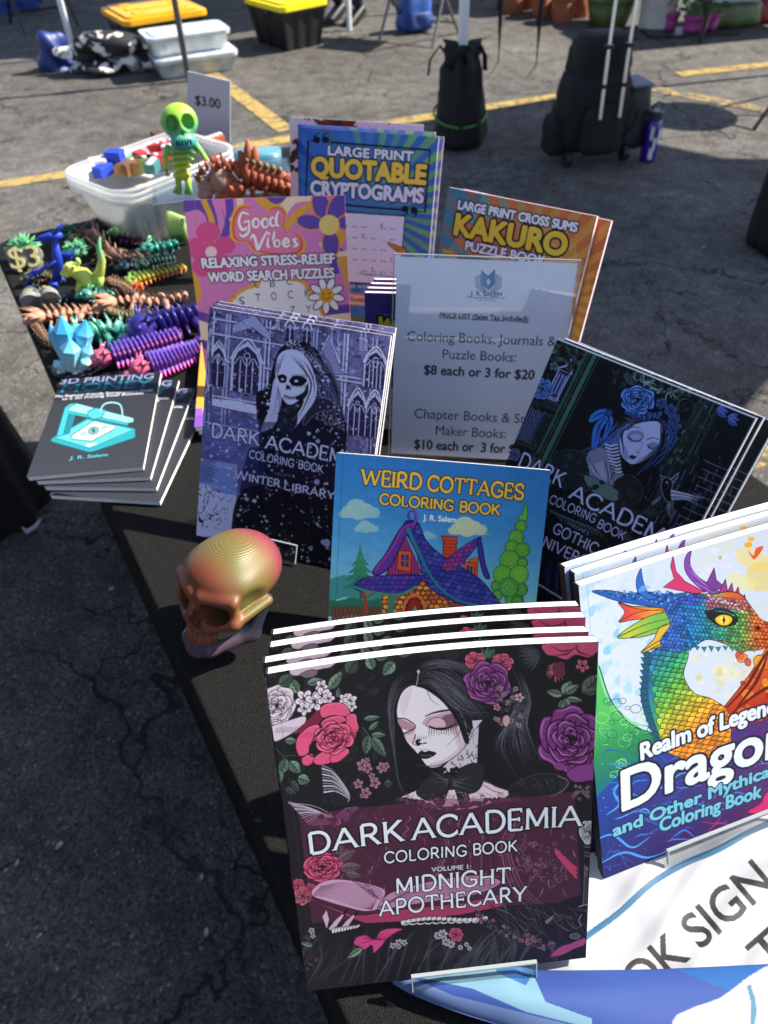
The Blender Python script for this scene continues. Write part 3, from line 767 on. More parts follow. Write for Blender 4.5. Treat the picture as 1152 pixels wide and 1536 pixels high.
# sandbags round tent legs
def weight_bag(label, base, h, r, strap, ang, pole_h=1.9, lean=(0, 0), band=True):
    t = thing('tent_weight_bag', label, 'weight bag', base, ang, 'black weight bags strapped round tent legs')
    bm = BM()
    for k, (ox, oy) in enumerate(((-.5, 0), (.5, .05), (0, -.45), (0, .45))):
        prof = [(.02, 0), (r*.62, .01), (r*.68, h*.1), (r*.62, h*.5), (r*.5, h*.8), (r*.36, h*.93), (r*.2, h*.97)]
        lathe(bm, prof, 14, T(ox*r*.75*1, oy*r*.75, 0, R(3)*oy, -R(6)*ox))
    for v in bm.verts: v.co += Vector((math.sin(v.co.z*31+v.co.x*40)*.01+math.sin(v.co.z*17)*.008, math.cos(v.co.z*37+v.co.y*50)*.01, 0)); a_ = math.atan2(v.co.y, v.co.x); v.co *= 1+.05*math.sin(a_*5+v.co.z*14)+.035*math.sin(a_*11-v.co.z*23); v.co.x += .05*r*math.sin(v.co.z*9); v.co.z = max(v.co.z, .001)
    obj('bag', bm, BLK, t, True)
    g = random.Random(int(h*1000)); 
    for k in range(3):
        a = 2.1*k+.4; bm = BM()
        tube(bm, [(r*.4*math.cos(a), r*.4*math.sin(a), h*.9), (r*.8*math.cos(a), r*.8*math.sin(a), h*1.05), (r*1.15*math.cos(a), r*1.15*math.sin(a), h*.9), (r*1.2*math.cos(a), r*1.2*math.sin(a), h*.74)], .017, 6, flat=.3)
        obj('strap', bm, BLK, t)
    bm = BM(); lathe(bm, [(r*.36, h*.88), (r*.62, h*.95), (r*.58, h*1.02), (r*.66, h*1.07), (r*.25, h*1.05)], 18); [setattr(v, 'co', v.co+Vector((.02*math.sin(v.co.y*60), .02*math.sin(v.co.x*50), .022*math.sin(math.atan2(v.co.y, v.co.x)*3+1)))) for v in bm.verts]; obj('collar', bm, BLK, t, True)
    if band:
        bm = BM(); tube(bm, [(r*.95*math.cos(u), r*.93*math.sin(u), h*.36-.035*math.cos(u+ang+math.pi*.5)) for u in np.linspace(0, 2*math.pi, 26)], .006, 6)
        obj('band', bm, mat('green_strap', (60, 130, 40), .5), t)
    bm = BM(); box(bm, -.019, .019, -.019, .019, .02, pole_h); o = obj('pole', bm, WMET, t); o.rotation_euler = (lean[0], lean[1], 0)
    return t
weight_bag('black weight bag with green band round a white tent pole beside the rolling cart', at(688, 216), .435, .145, True, .3)
weight_bag('black weight bag at the right edge of the photo on the shaded asphalt', at(1176, 372), .6, .16, False, 1.0, band=False)
# black draped stand at the left edge
dr = thing('draped_stand', 'tall black draped stand on the shaded asphalt at the left edge', 'stand', at(-20, 760))
bm = BM(); rings = []
for z, k in ((0.0, 1.0), (.02, 1.02), (.25, .86), (.5, .74), (.72, .68), (.73, .6)):
    rings.append([bm.verts.new(((.165*k+.012*math.sin(9*a)*k*(1-z))*math.cos(a), (.165*k+.012*math.sin(9*a)*k*(1-z))*math.sin(a), z)) for a in np.linspace(0, 2*math.pi, 72, endpoint=False)])
bm.faces.new(rings[-1])
for p, q in zip(rings, rings[1:]):
    for k in range(72): bm.faces.new((p[k], p[(k+1) % 72], q[(k+1) % 72], q[k]))
obj('drape', bm, BLK, dr, True)
bm = BM(); lathe(bm, [(.13, .725), (.13, .75)], 24); obj('top', bm, BPL, dr)
bm = BM(); p = [at(34, 796), at(46, 803), at(62, 790), at(66, 786), at(58, 797), at(44, 809)]
bm.faces.new([bm.verts.new(Vector((q.x, q.y, .012+.006*(i % 2)))) for i, q in enumerate(p)]); r_ = bmesh.ops.extrude_face_region(bm, geom=bm.faces[:]); [setattr(v, 'co', v.co+Vector((0, 0, .006))) for v in r_['geom'] if isinstance(v, bmesh.types.BMVert)]
tag(obj('paper_scrap', bm, mat('dull_paper', (190, 190, 195), .8)), 'torn pale paper scrap on the asphalt by the black draped stand', 'paper scrap')
# rolling backpack cart
rc = thing('rolling_backpack', 'big black wheeled backpack with two silver handle rods and a grey pocket', 'backpack', at(893, 247), R(12)); rc.scale = (.76, .76, .8)
def soft_box(x0, x1, y0, y1, z0, z1, bev, puff=.012, top=1.0):
    bm = BM(); box(bm, x0, x1, y0, y1, z0, z1); bmesh.ops.subdivide_edges(bm, edges=bm.edges[:], cuts=5, use_grid_fill=True)
    cx, cy, cz = (x0+x1)/2, (y0+y1)/2, (z0+z1)/2; hx, hy, hz = (x1-x0)/2, (y1-y0)/2, (z1-z0)/2
    for v in bm.verts:
        u = Vector(((v.co.x-cx)/hx, (v.co.y-cy)/hy, (v.co.z-cz)/hz)); w = Vector(u); p = 5
        k = (abs(u.x)**p+abs(u.y)**p+abs(u.z)**p)**(1/p); m_ = max(abs(u.x), abs(u.y), abs(u.z)); w = u*(m_/k if k else 1)
        s_ = 1+(top-1)*(u.z+1)/2
        v.co = Vector((cx+w.x*hx*s_, cy+w.y*hy*s_, cz+w.z*hz)); n_ = math.sin(v.co.x*47+v.co.z*31)*math.cos(v.co.y*41+v.co.z*23)
        v.co += Vector((n_, -n_*.7, n_*.3))*puff
    return bm
obj('main_compartment', soft_box(-.26, .22, -.04, .30, .07, .52, .05, .022, .9), BLK, rc, True)
obj('upper_pouch', soft_box(-.19, .17, .0, .28, .42, .70, .05, .02, .92), BLK, rc, True)
obj('front_pocket', soft_box(-.17, .12, -.10, .02, .08, .36, .04, .01, .85), BLK, rc, True)
obj('side_pocket', soft_box(-.32, -.20, .04, .24, .05, .28, .04, .01, .85), BLK, rc, True)
sp = obj('end_pocket', soft_box(.16, .36, .0, .26, .05, .42, .03, .008, .9), mat('dark_grey_nylon', lin_rgb=(.03, .031, .034), rough=.7), rc, True)
bm = BM(); box(bm, .185, .335, .02, .25, .412, .428, None, .006); obj('pocket_flap', bm, mat('grey_nylon', (108, 116, 132), .6), rc)
for x in (-.075, .055):
    bm = BM(); tube(bm, [(x, -.105, .30), (x+.01, -.06, .62)], .012, 10); tube(bm, [(x+.01, -.06, .62), (x+.045, .03, 1.15)], .0095, 10); obj('handle_rod', bm, SIL, rc)
    bm = BM(); box(bm, x-.02, x+.024, -.10, -.06, .46, .48); obj('rod_clip', bm, BPL, rc); bm = BM(); box(bm, x-.016, x+.03, -.085, -.04, .655, .675); obj('rod_clip', bm, BPL, rc)
bm = BM(); tube(bm, [(-.03, .03, 1.15), (.1, .03, 1.15)], .016, 10); obj('grip', bm, BPL, rc)
for x in (-.2, .2):
    bm = BM(); M = T(x, .02, .05, 0, R(90)); lathe(bm, [(.02, -.02), (.05, -.018), (.05, .018), (.02, .02)], 20, M); obj('wheel', bm, BPL, rc)
for k, (x, z) in enumerate(((.2, .33), (-.1, .2))):
    bm = BM(); tube(bm, [(x-.04, -.02, z+.05), (x, -.06, z), (x-.02, -.08, z-.08), (x-.06, -.06, z-.16)], .011, 6, flat=.4); obj('strap', bm, BLK, rc)
# purple bottle
wb = thing('water_bottle', 'purple water bottle with white print standing beside the wheeled backpack', 'bottle', at(970, 241))
PUR = mat('purple_plastic', (50, 24, 135), .3, 0, .5, coat=.3)
bm = BM(); lathe(bm, [(.03, 0), (.038, .004), (.04, .05), (.037, .09), (.04, .13), (.04, .175), (.033, .19), (.031, .2)], 24); obj('bottle_body', bm, PUR, wb, True)
bm = BM()
for a0, z0, z1, w in ((-1.9, .02, .07, .5), (-1.6, .06, .12, .35), (-1.1, .09, .16, .3), (-2.1, .11, .17, .4)):
    g = [[bm.verts.new((.0408*math.cos(a0+w*i/6), .0408*math.sin(a0+w*i/6), z0+(z1-z0)*j/3+.008*math.sin(i*2))) for j in range(4)] for i in range(7)]
    for i in range(6):
        for j in range(3): bm.faces.new((g[i][j], g[i+1][j], g[i+1][j+1], g[i][j+1]))
obj('print', bm, mat('white_print', (215, 215, 225), .5), wb)
bm = BM(); lathe(bm, [(.034, .197), (.036, .2), (.036, .228), (.03, .235)], 20); tube(bm, [(.02, 0, .232), (.03, 0, .262), (.0, 0, .272), (-.02, 0, .26), (-.02, 0, .232)], .005, 6); obj('cap', bm, mat('bottle_cap', (48, 62, 66), .4), wb)
# strap ends hanging from the awning
for px0, px1, base, l in (((808, 0), (803, 96), at(803, 160), 'long black strap hanging down right of the weight bag, its frayed end curling'), ((752, 30), (746, 92), at(746, 150), 'short black strap end hanging beside the white tent pole')):
    Y = base.y
    def up(px, py):
        d = _F+_R*(px-576)/F_PX-_U*(py-768)/F_PX; t = Y/d[1]; return Vector((d[0]*t, Y, CAM_H+d[2]*t))
    a, b = up(*px0), up(*px1); a = b+(a-b)*(2.6 if px0[1] else 3.4); a = Vector((b.x, b.y, 2.28))
    bm = BM(); tube(bm, [a, b+(a-b)*.1, b+Vector((.006, 0, 0)), b+Vector((-.012, 0, -.03)), b+Vector((-.05, .01, -.085))], [.012, .012, .012, .009, .004], 6, flat=.25)
    tag(obj('hanging_strap', bm, BLK), l, 'strap', 'loose straps hanging from the awning')
# furniture legs at the top of the photo
def folding_chair(label, loc, rz, m, seatcol):
    r = thing('folding_chair', label, 'chair', loc, rz, 'folding chairs behind')
    for s in (-1, 1):
        bm = BM(); tube(bm, [(s*.22, -.22, 0), (s*.2, .12, .46), (s*.2, .24, .85)], .011); obj('leg', bm, m, r)
        bm = BM(); tube(bm, [(s*.23, .26, 0), (s*.21, -.17, .46)], .011); obj('leg', bm, m, r)
    bm = BM(); box(bm, -.2, .2, -.2, .16, .445, .475, None, .01); obj('seat', bm, mat('seat'+str(seatcol), seatcol, .7), r)
    bm = BM(); box(bm, -.2, .2, .185, .2, .58, .84, None, .006); obj('backrest', bm, mat('seat'+str(seatcol), seatcol, .7), r)
    bm = BM(); tube(bm, [(-.22, .2, .08), (.22, .2, .08)], .008); obj('crossbar', bm, m, r)
    return r
folding_chair('black folding chair in deep shade left of the white tent pole', at(70, 50)+Vector((-.1, .3, 0)), R(30), DMET, (25, 26, 30))
folding_chair('grey-legged folding chair with a blue bag under it, top of the photo', at(592, 68)+Vector((.18, .18, 0)), R(-28), mat('grey_legs', (105, 106, 106), .4, .5), (60, 62, 66))
bp_ = thing('blue_backpack', 'small bright blue backpack on the asphalt under the grey folding chair', 'backpack', at(622, 46), R(20))
obj('bag', soft_box(-.14, .14, -.08, .1, 0, .27, .04, .012, .75), mat('blue_nylon', (38, 82, 160), .6), bp_, True)
obj('pocket', soft_box(-.1, .1, -.13, -.07, .02, .14, .03, .008, .9), mat('blue_nylon_dark', (30, 60, 125), .6), bp_, True)
bm = BM(); tube(bm, [(.1, .0, .2), (.2, .03, .16), (.2, .02, .04), (.12, 0, .02)], .012, 6, flat=.4); obj('strap', bm, BLK, bp_)
crumple('blue_bundle', 'blue cloth bundle in shade at the top left corner', 'bundle', at(8, 14), .35, .2, .16, mat('blue_cloth', (26, 50, 125), .7), 12, .5)
# a seated person: only the feet show
pr = at(512, 36)
def skin_body(name, verts, edges, radii, m, parent=None, sub=2):
    me = bpy.data.meshes.new(name); me.from_pydata(verts, edges, []); o = link(name, me, m, parent)
    md = o.modifiers.new('skin', 'SKIN'); md.use_smooth_shade = True
    if not me.skin_vertices: me.skin_vertices.new()
    for i, q in enumerate(radii): me.skin_vertices[0].data[i].radius = (q, q)
    me.skin_vertices[0].data[0].use_root = True
    s = o.modifiers.new('sub', 'SUBSURF'); s.levels = sub; s.render_levels = sub
    return o
per = thing('person', 'seated person in dark blue trousers and black shoes behind the lemon-lidded tote', 'person', (pr.x, pr.y, 0), R(-35))
V = [(0, .42, .52), (0, .44, .72), (0, .43, .95), (0, .43, 1.06), (0, .42, 1.16), (0, .40, 1.24),
     (-.1, .40, .50), (-.12, .02, .51), (-.1, .12, .10), (.1, .40, .50), (.14, .0, .51), (.1, .1, .1),
     (-.19, .43, 1.0), (-.24, .36, .74), (-.14, .12, .60), (.19, .43, 1.0), (.24, .36, .74), (.14, .12, .6)]
E_ = [(0, 1), (1, 2), (2, 3), (3, 4), (4, 5), (0, 6), (6, 7), (7, 8), (0, 9), (9, 10), (10, 11), (2, 12), (12, 13), (13, 14), (2, 15), (15, 16), (16, 17)]
skin_body('body', V, E_, [.14, .13, .15, .05, .085, .07, .1, .075, .05, .1, .075, .05, .06, .045, .033, .06, .045, .033], mat('navy_clothes', (30, 34, 58), .8), per)
bm = BM(); ball(bm, (0, .43, 1.2), (.09, .1, .08)); obj('hair', bm, mat('dark_hair', (40, 30, 25), .6), per, True)
for s in (-1, 1):
    bm = BM(); M = T(s*.1, .1, .0, R(24)) ; box(bm, -.045, .045, -.17, .1, .02, .1, M, .03, 3); obj('shoe', bm, mat('black_shoe', (22, 20, 24), .5), per, True)
# plant stall, top right
TER = mat('terracotta', (176, 104, 72), .8, noise=.2, nscale=12)
def pot(label, p, r, h, m, group, rim=True, plant=None):
    t = thing('plant_pot' if plant or rim else 'planter', label, 'plant pot', p, 0, group)
    bm = BM(); lathe(bm, [(r*.7, 0), (r*.72, .004), (r*.95, h*.8), (r*.95, h*.8), (r, h*.97), (r*.9, h*.97), (r*.85, h*.85)], 24); obj('pot', bm, m, t, True)
    bm = BM(); lathe(bm, [(r*.94, h*.78), (r*1.06, h*.79), (r*1.06, h), (r*.9, h)], 24, capb=False, capt=False); obj('rim', bm, m, t)
    if plant:
        g = random.Random(int(p.x*1000)); bm = BM()
        for k in range(70):
            a = g.uniform(0, 6.28); q = r*1.5*math.sqrt(g.random()); zz = h+g.uniform(.01, plant); c = Vector((q*math.cos(a), q*math.sin(a), zz)); s = g.uniform(.015, .035)
            d1 = Vector((g.uniform(-1, 1), g.uniform(-1, 1), g.uniform(-.3, 1))).normalized()*s; d2 = d1.orthogonal().normalized()*s*.5
            bm.faces.new([bm.verts.new(c-d1), bm.verts.new(c+d2), bm.verts.new(c+d1), bm.verts.new(c-d2)])
        obj('foliage', bm, mat('leafy_green', lin_rgb=(.06, .13, .025), rough=.6, noise=.4, nscale=40), t)
    return t
for k, (x, y, r, h, l) in enumerate(((768, 18, .12, .26, 'tall pale terracotta pot nearest the white tent pole'), (793, 12, .1, .22, 'small shaded terracotta pot behind the tall pale one'),
        (812, 24, .1, .2, 'terracotta pot in front row left of the hanging strap'), (829, 18, .11, .24, 'terracotta pot with a dark rim right of the hanging strap'),
        (843, 32, .105, .2, 'front terracotta pot with a white tag at its foot'), (868, 24, .11, .24, 'terracotta pot beside the backpack handle rods'))):
    pot(l, at(x, y), r, h, TER if k % 2 else mat('terracotta_dark', (150, 84, 56), .8, noise=.2, nscale=9), 'terracotta pots by the plant stall')
pot('wide mossy green bowl planter beyond the handle rods', at(912, 36), .2, .22, mat('mossy_glaze', (70, 84, 40), .5, noise=.5, nscale=10), None)
for k, (x, y, l) in enumerate(((1003, 46, 'leftmost magenta pot with a leafy green plant'), (1034, 50, 'magenta pot second from left in the plant tray'), (1049, 50, 'magenta pot third from left, close against its neighbour'), (1064, 46, 'magenta pot at the right end of the tray, behind the table leg'))):
    pot(l, at(x, y), .06, .12, mat('magenta_pot', (150, 40, 120), .5), 'magenta pots in the plant tray', plant=.22)
bm = BM(); box(bm, -.33, .33, -.12, .12, 0.004, .018); o = obj('plant_tray', bm, BPL); o.location = at(1034, 50); tag(o, 'flat black tray under the magenta plant pots', 'tray')
bk = thing('white_bucket', 'white plastic bucket with faint grey print beside the green bowl', 'bucket', at(982, 42))
bm = BM(); lathe(bm, [(.12, 0), (.125, .01), (.145, .33), (.155, .33), (.155, .36), (.14, .36), (.12, .03)], 28, capt=True); obj('bucket_body', bm, mat('white_bucket', (205, 205, 200), .5, noise=.12, nscale=9), bk, True)
bm = BM(); tube(bm, [(.15*math.cos(a), .15*math.sin(a)-.03, .3-.1*math.sin(a)) for a in np.linspace(math.pi, 2*math.pi, 12)], .004); obj('handle', bm, SIL, bk)
for k, (x, y, c, l) in enumerate(((1092, 44, (70, 90, 50), 'green printed soil bag lying behind the black table legs'), (1112, 30, (190, 190, 185), 'white and green soil bag stacked further back'), (1150, 36, (150, 40, 50), 'red and white sack at the right end of the plant stall'))):
    o = obj('soil_bag', soft_box(-.28, .28, -.16, .16, 0, .17, .05, .012, .9), mat('soilbag%d' % k, c, .4, noise=.5, nscale=6), None, True); o.location = at(x, y)+Vector((0, .15, 0)); o.rotation_euler = (0, 0, R(8-5*k)); tag(o, l, 'soil bag', 'soil bags under the plant table')
def stall_table(label, c0, rz, L, W, H):
    r = thing('stall_table', label, 'table', c0, rz)
    bm = BM(); box(bm, 0, L, 0, W, H-.03, H); obj('tabletop', bm, mat('stall_top', (120, 120, 116), .6), r)
    for x in (.03, L-.03):
        for y in (.03, W-.03):
            bm = BM(); tube(bm, [(x, y, 0), (x+.02, y, H-.03)], .016); obj('leg', bm, DMET, r)
        bm = BM(); tube(bm, [(x, .03, .25), (x, W-.03, .25)], .011); obj('crossbar', bm, DMET, r)
    return r
stall_table('black-legged stall table standing over the soil bags', at(1047, 68), R(12), 1.5, .7, .72)
stall_table('stall table at the top of the photo over the terracotta pots', at(740, 10)+Vector((.0, -.15, 0)), R(9), 1.3, .9, .74)
# slim tripod foot at the right edge
tp = thing('easel', 'black easel whose thin foot reaches in at the right edge', 'easel', at(1131, 195))
for q in ((.75, .5, .95), ):
    bm = BM(); tube(bm, [(0, 0, .006), q], .011); obj('leg', bm, DMET, tp)
bm = BM(); tube(bm, [(1.3, .05, .006), (.75, .5, .95)], .011); obj('leg', bm, DMET, tp)
bm = BM(); tube(bm, [(1.1, 1.0, .006), (.75, .5, .95)], .011); obj('leg', bm, DMET, tp)
bm = BM(); lathe(bm, [(.26, -.01), (.26, .01)], 28, T(.72, .48, .95)); obj('tray', bm, DMET, tp)
# awnings out of the frame, outlined from the shade wanted; the last only blocks skylight
OFF = SUN*(2.3/SUN.z)
def awning(label, shade, z=2.3, legs=()):
    off = SUN*(z/SUN.z); c = [Vector((x, y, 0))+off for x, y in shade]
    r = thing('awning', label, 'awning', (c[0].x, c[0].y, 0))
    bm = BM(); prism(bm, [(p.x-c[0].x, p.y-c[0].y) for p in c], z, z+.012); obj('canopy', bm, mat('awning_cloth', (40, 60, 110), .8), r)
    for i in legs:
        bm = BM(); q = c[i]-c[0]; tube(bm, [(q.x, q.y, 0), (q.x, q.y, z)], .02); obj('pole', bm, WMET, r)
    return r
awning('flat cloth awning standing beyond the right edge, shading the asphalt beside the table', [(-.6, 4.28), (.65, 4.83), (1.25, 5.07), (1.50, 4.2), (1.78, 3.95), (3.6, 3.7), (3.6, 3.3), (1.27, 2.03), (1.0, 1.72), (.45, 1.62), (.1, 2.6)], legs=(2, 5, 7))
awning('flat cloth awning over the stall at the top left, shading the totes behind', [(-6, 5.9), (-2.55, 6.45), (-2.3, 6.32), (-1.9, 6.55), (-.35, 7.35), (-.3, 9.5), (-6, 9.5)], legs=(1, 4))
awning('unseen flat cloth awning added to block skylight, out of the frame to the left behind', [(-6.6, -2.6), (-3.45, -2.6), (-3.45, 1.2), (-6.6, 1.2)], 1.95, legs=(0, 3))  # added to cut skylight on the near-left asphalt; its own shadow falls off-frame
sw = thing('sky_block_wall', 'unseen dark fabric wall added to block skylight, out of the frame to the left', 'light blocker', (-1.25, -.9, 0))  # unseen wall added to darken the near-left asphalt by hiding the sky
bm = BM(); n_ = 40; W1 = [[bm.verts.new((.02*math.sin(i*.9)-.06*(i/n_), -1.6+3.3*i/n_, z)) for i in range(n_+1)] for z in (.02, 2.15)]
for i in range(n_): bm.faces.new((W1[0][i], W1[0][i+1], W1[1][i+1], W1[1][i]))
r_ = bmesh.ops.extrude_face_region(bm, geom=bm.faces[:]); [setattr(v, 'co', v.co+Vector((-.008, 0, 0))) for v in r_['geom'] if isinstance(v, bmesh.types.BMVert)]
obj('curtain', bm, BLK, sw); bm = BM(); tube(bm, [(0, -1.62, 0), (0, -1.62, 2.2)], .018); tube(bm, [(0, -1.62, 2.18), (-.06, 1.72, 2.18)], .018); obj('frame', bm, WMET, sw)
# petals and grit on the asphalt
g = random.Random(4)
for k in range(10):
    x, y = [(60, 1405), (27, 1296), (90, 1270), (303, 1318), (310, 1400), (168, 885), (1096, 718), (908, 275), (1055, 372), (330, 640), (950, 330), (1070, 420), (45, 1180), (120, 1480), (20, 1100)][k]
    p = at(x, y); bm = BM(); a = g.uniform(0, 3.1); s = g.uniform(.004, .007)
    pts = [(s*1.5*math.cos(u)*math.cos(a)-s*.8*math.sin(u)*math.sin(a), s*1.5*math.cos(u)*math.sin(a)+s*.8*math.sin(u)*math.cos(a)) for u in np.linspace(0, 6.28, 9)[:-1]]
    cv = bm.verts.new((0, 0, .003)); vs_ = [bm.verts.new((px, py, .004+g.uniform(0, .004))) for px, py in pts]
    for i in range(8): bm.faces.new((cv, vs_[i], vs_[(i+1) % 8]))
    o = obj('petal', bm, mat('petal', (205, 170, 172), .7)); o.location = p
    tag(o, 'small pale pink petal lying on the asphalt', 'petal', 'fallen petals on the asphalt')
# ------------------------------------------------------------------ cover pictures (coordinates are read off the photo's zooms)
def rnd(g, a, b): return g.uniform(a, b)
def art_midnight(P):
    g = random.Random(11); BK = (22, 21, 25)
    V1, V2, V3, V4 = (390, 960, 4.267), (640, 950, 4.267), (400, 1200, 4.431), (640, 1200, 4.431)
    P.polys([P.uv([(0, 0), (1, 0), (1, 1), (0, 1)])], lambda u, v: np.stack([23+8*v+0*u, 23+5*v+0*u, 27+10*v+0*u], -1))
    W = lambda *c: P.view(*c)
    # dim foliage in the dark ground
    W(*V1)
    for k in range(60):
        P.leaf(rnd(g, 20, 1150), rnd(g, 150, 1150), rnd(g, 0, 6.3), rnd(g, 50, 110), rnd(g, 12, 26), (37, 41, 43), (26, 28, 30))
    # dress folds at the foot
    W(*V3)
    for k in range(70):
        x0 = rnd(g, 200, 2000); x1 = 250+(x0-200)*1.1-rnd(g, 120, 500); y0 = rnd(g, 850, 960)
        P.line([(x0, y0), ((x0+x1)/2+rnd(g, -10, 60), y0+130), (x1, 1270+rnd(g, -40, 30))], 2, g.choice([(52, 52, 62), (42, 42, 50), (62, 62, 74)]), wm=rnd(g, 6, 24), w1=1, smooth=True)
    for k in range(50):
        x0 = rnd(g, 300, 1600); P.line([(x0, rnd(g, 900, 1000)), (x0-rnd(g, 60, 200), rnd(g, 1100, 1260))], 2, (15, 15, 18), w1=1)
    for k in range(18):
        P.leaf(rnd(g, 150, 330), rnd(g, 880, 1180), rnd(g, 0, 6), rnd(g, 30, 60), rnd(g, 8, 15), (66, 76, 78), (28, 32, 34))
    # leaves, upper left
    W(*V1); G1, G2, GD = (112, 140, 120), (92, 118, 102), (26, 32, 32)
    for x, y, a, L, w, c in ((250, 360, -2.1, 130, 34, G1), (300, 300, -.2, 110, 26, G1), (440, 345, -.9, 150, 34, G1), (500, 400, -1.45, 70, 16, G2), (120, 300, -.6, 120, 40, (74, 92, 80)),
            (560, 250, -1.0, 120, 46, (70, 84, 76)), (730, 230, -1.95, 110, 34, G1), (740, 140, .2, 90, 30, G1), (870, 180, 2.3, 120, 40, G1), (880, 130, 0, 110, 26, G2),
            (665, 540, -.1, 115, 17, G1), (700, 612, -.7, 90, 16, G1), (715, 640, .05, 100, 18, G1), (700, 640, 1.75, 130, 36, G2), (715, 650, .95, 170, 34, G2), (160, 650, .1, 80, 24, G1),
            (170, 760, 1.9, 120, 34, G2), (190, 780, .9, 110, 36, G1), (240, 890, .35, 90, 36, G1), (120, 830, 1.4, 90, 26, G2), (800, 950, 0, 55, 26, (80, 86, 74)), (160, 950, .5, 90, 20, (66, 78, 78)), (200, 900, 1.0, 100, 20, (66, 78, 78))):
        P.leaf(x, y, a, L, w, c, GD)
    P.line([(660, 590), (705, 650), (720, 700)], 5, (70, 90, 80)); P.line([(100, 690), (150, 750), (230, 745)], 5, (60, 72, 72)); P.line([(150, 750), (165, 830)], 5, (60, 72, 72))
    # white rose at the left edge, rose heads at the top
    P.rose(105, 425, 125, (206, 194, 208), (120, 104, 122), (232, 226, 236), 1.0, .3, 3)
    P.fill([(60, 560), (200, 520), (290, 505), (280, 560), (180, 620), (100, 650), (80, 610)], (206, 192, 206), smooth=True, outline=(80, 66, 80), ow=5)
    for k in range(12): P.line([(110+k*12, 560+g.random()*10), (100+k*13, 600)], 3, (60, 50, 60))
    P.fill([(190, 210), (260, 180), (420, 160), (500, 150), (460, 200), (380, 215), (230, 245)], (190, 172, 188), smooth=True, outline=(60, 50, 60), ow=5)
    P.fill([(260, 235), (330, 212), (372, 225), (350, 255), (290, 262)], (110, 96, 108), smooth=True, outline=(40, 34, 40), ow=4)
    for x, y, r, ro in ((285, 395, 60, .3), (350, 415, 62, 1.1), (395, 320, 40, .2), (400, 380, 55, .6), (440, 400, 40, 0), (285, 455, 45, .4), (545, 410, 38, .1), (580, 420, 45, .8), (590, 455, 34, .3)):
        P.blossom(x, y, r, (222, 210, 222), (52, 40, 54), 5, ro)
    # pink peony
    PK, PD, PL = (214, 84, 122), (118, 34, 62), (236, 128, 160)
    P.fill([(320, 520), (370, 470), (400, 520), (340, 590), (240, 610), (220, 600)], PD, smooth=True)
    for pts, c in (([(385, 470), (420, 435), (520, 432), (575, 480), (570, 520), (470, 510), (400, 520)], PK), ([(555, 520), (610, 505), (622, 550), (635, 600), (600, 640), (560, 600)], PK),
            ([(240, 640), (300, 580), (370, 560), (385, 600), (360, 650), (320, 690), (310, 740), (255, 755), (232, 700)], PK), ([(270, 770), (330, 745), (350, 780), (320, 815), (280, 812)], PK),
            ([(350, 770), (420, 730), (470, 770), (460, 805), (380, 818), (345, 800)], PK), ([(460, 760), (540, 720), (575, 740), (540, 780), (500, 805), (455, 805)], PK),
            ([(390, 560), (430, 525), (520, 515), (560, 545), (520, 560), (430, 600)], (206, 78, 116)), ([(370, 660), (400, 600), (470, 570), (560, 590), (590, 650), (570, 700), (480, 740), (390, 720)], (196, 66, 106)),
            ([(560, 620), (610, 610), (612, 660), (570, 690)], (150, 44, 76))):
        P.fill(pts, c, smooth=True, outline=(66, 16, 34), ow=5); e = cr(pts, True); c0 = e.mean(0); P.line((e*.9+c0*.1)[:len(e)//2], 2, PL, wm=6, w1=1)
    P.rose(470, 650, 128, PK, PD, PL, .8, .3, 33)
    for k in range(5):
        a = rnd(g, 0, 6.3); r = rnd(g, 20, 80); x, y = 480+r*1.2*math.cos(a), 665+r*.7*math.sin(a)
        P.line([(x-22, y+8), (x, y-10), (x+22, y+4)], 2, PD, wm=9, w1=2, smooth=True); P.line([(x-22, y+14), (x, y-3), (x+24, y+10)], 1.5, PL, wm=4, w1=1, smooth=True)
    for pts in ([(390, 700), (420, 640), (480, 610), (560, 600)], [(320, 700), (350, 640), (400, 600), (460, 550)], [(540, 620), (520, 690), (460, 740)], [(300, 740), (340, 760), (380, 740)]): P.line(pts, 3, (70, 16, 36), wm=12, w1=3, smooth=True)
    for k in range(8): P.line([(270+k*11, 600+k*2), (265+k*9, 640)], 2, PD, w1=1)
    # small brown-pink flowers
    for x, y, r in ((660, 830, 40), (690, 850, 34), (785, 850, 36), (810, 840, 26), (632, 948, 32), (740, 945, 36), (680, 1005, 36), (720, 900, 22), (690, 800, 18), (660, 1020, 20)):
        P.blossom(x, y, r, (158, 116, 128), (50, 30, 40), 5, rnd(g, 0, 1), (70, 26, 46))
    # bird
    P.fill([(430, 1040), (440, 990), (500, 960), (560, 990), (585, 1050), (575, 1090), (500, 1150), (460, 1130)], (24, 23, 28), smooth=True)
    for k in range(10): u = k/9; P.line([(395+12*u, 820+170*u), (470+20*u, 860+130*u), (560+10*u, 980+60*u), (580-20*u, 1040+20*u)], 9, (196, 192, 206) if k % 2 else (120, 116, 132), w1=1.5, smooth=True)
    for k in range(9): P.line([(430+k*5, 985+k*12), (520, 975+k*13), (580, 1040+k*4)], 2, (72, 70, 82), w1=1, smooth=True)
    for k in range(11): u = k/10; P.line([(185+125*u, 1040+150*u), (310+60*u, 1080+70*u), (470, 1150)], 8, (200, 190, 204) if k % 2 else (140, 126, 146), w1=1.5, smooth=True)
    P.line([(180, 1045), (330, 1070), (420, 1110), (480, 1150), (560, 1110), (640, 1095)], 4, (176, 168, 186), smooth=True, w1=1)
    P.fill([(330, 1195), (380, 1150), (470, 1150), (540, 1100), (600, 1090), (635, 1096), (600, 1130), (560, 1180), (500, 1195)], (96, 66, 104), smooth=True); P.ell(575, 1113, 16, 10, (14, 14, 16)); P.ell(578, 1110, 4, 4, (230, 230, 235))
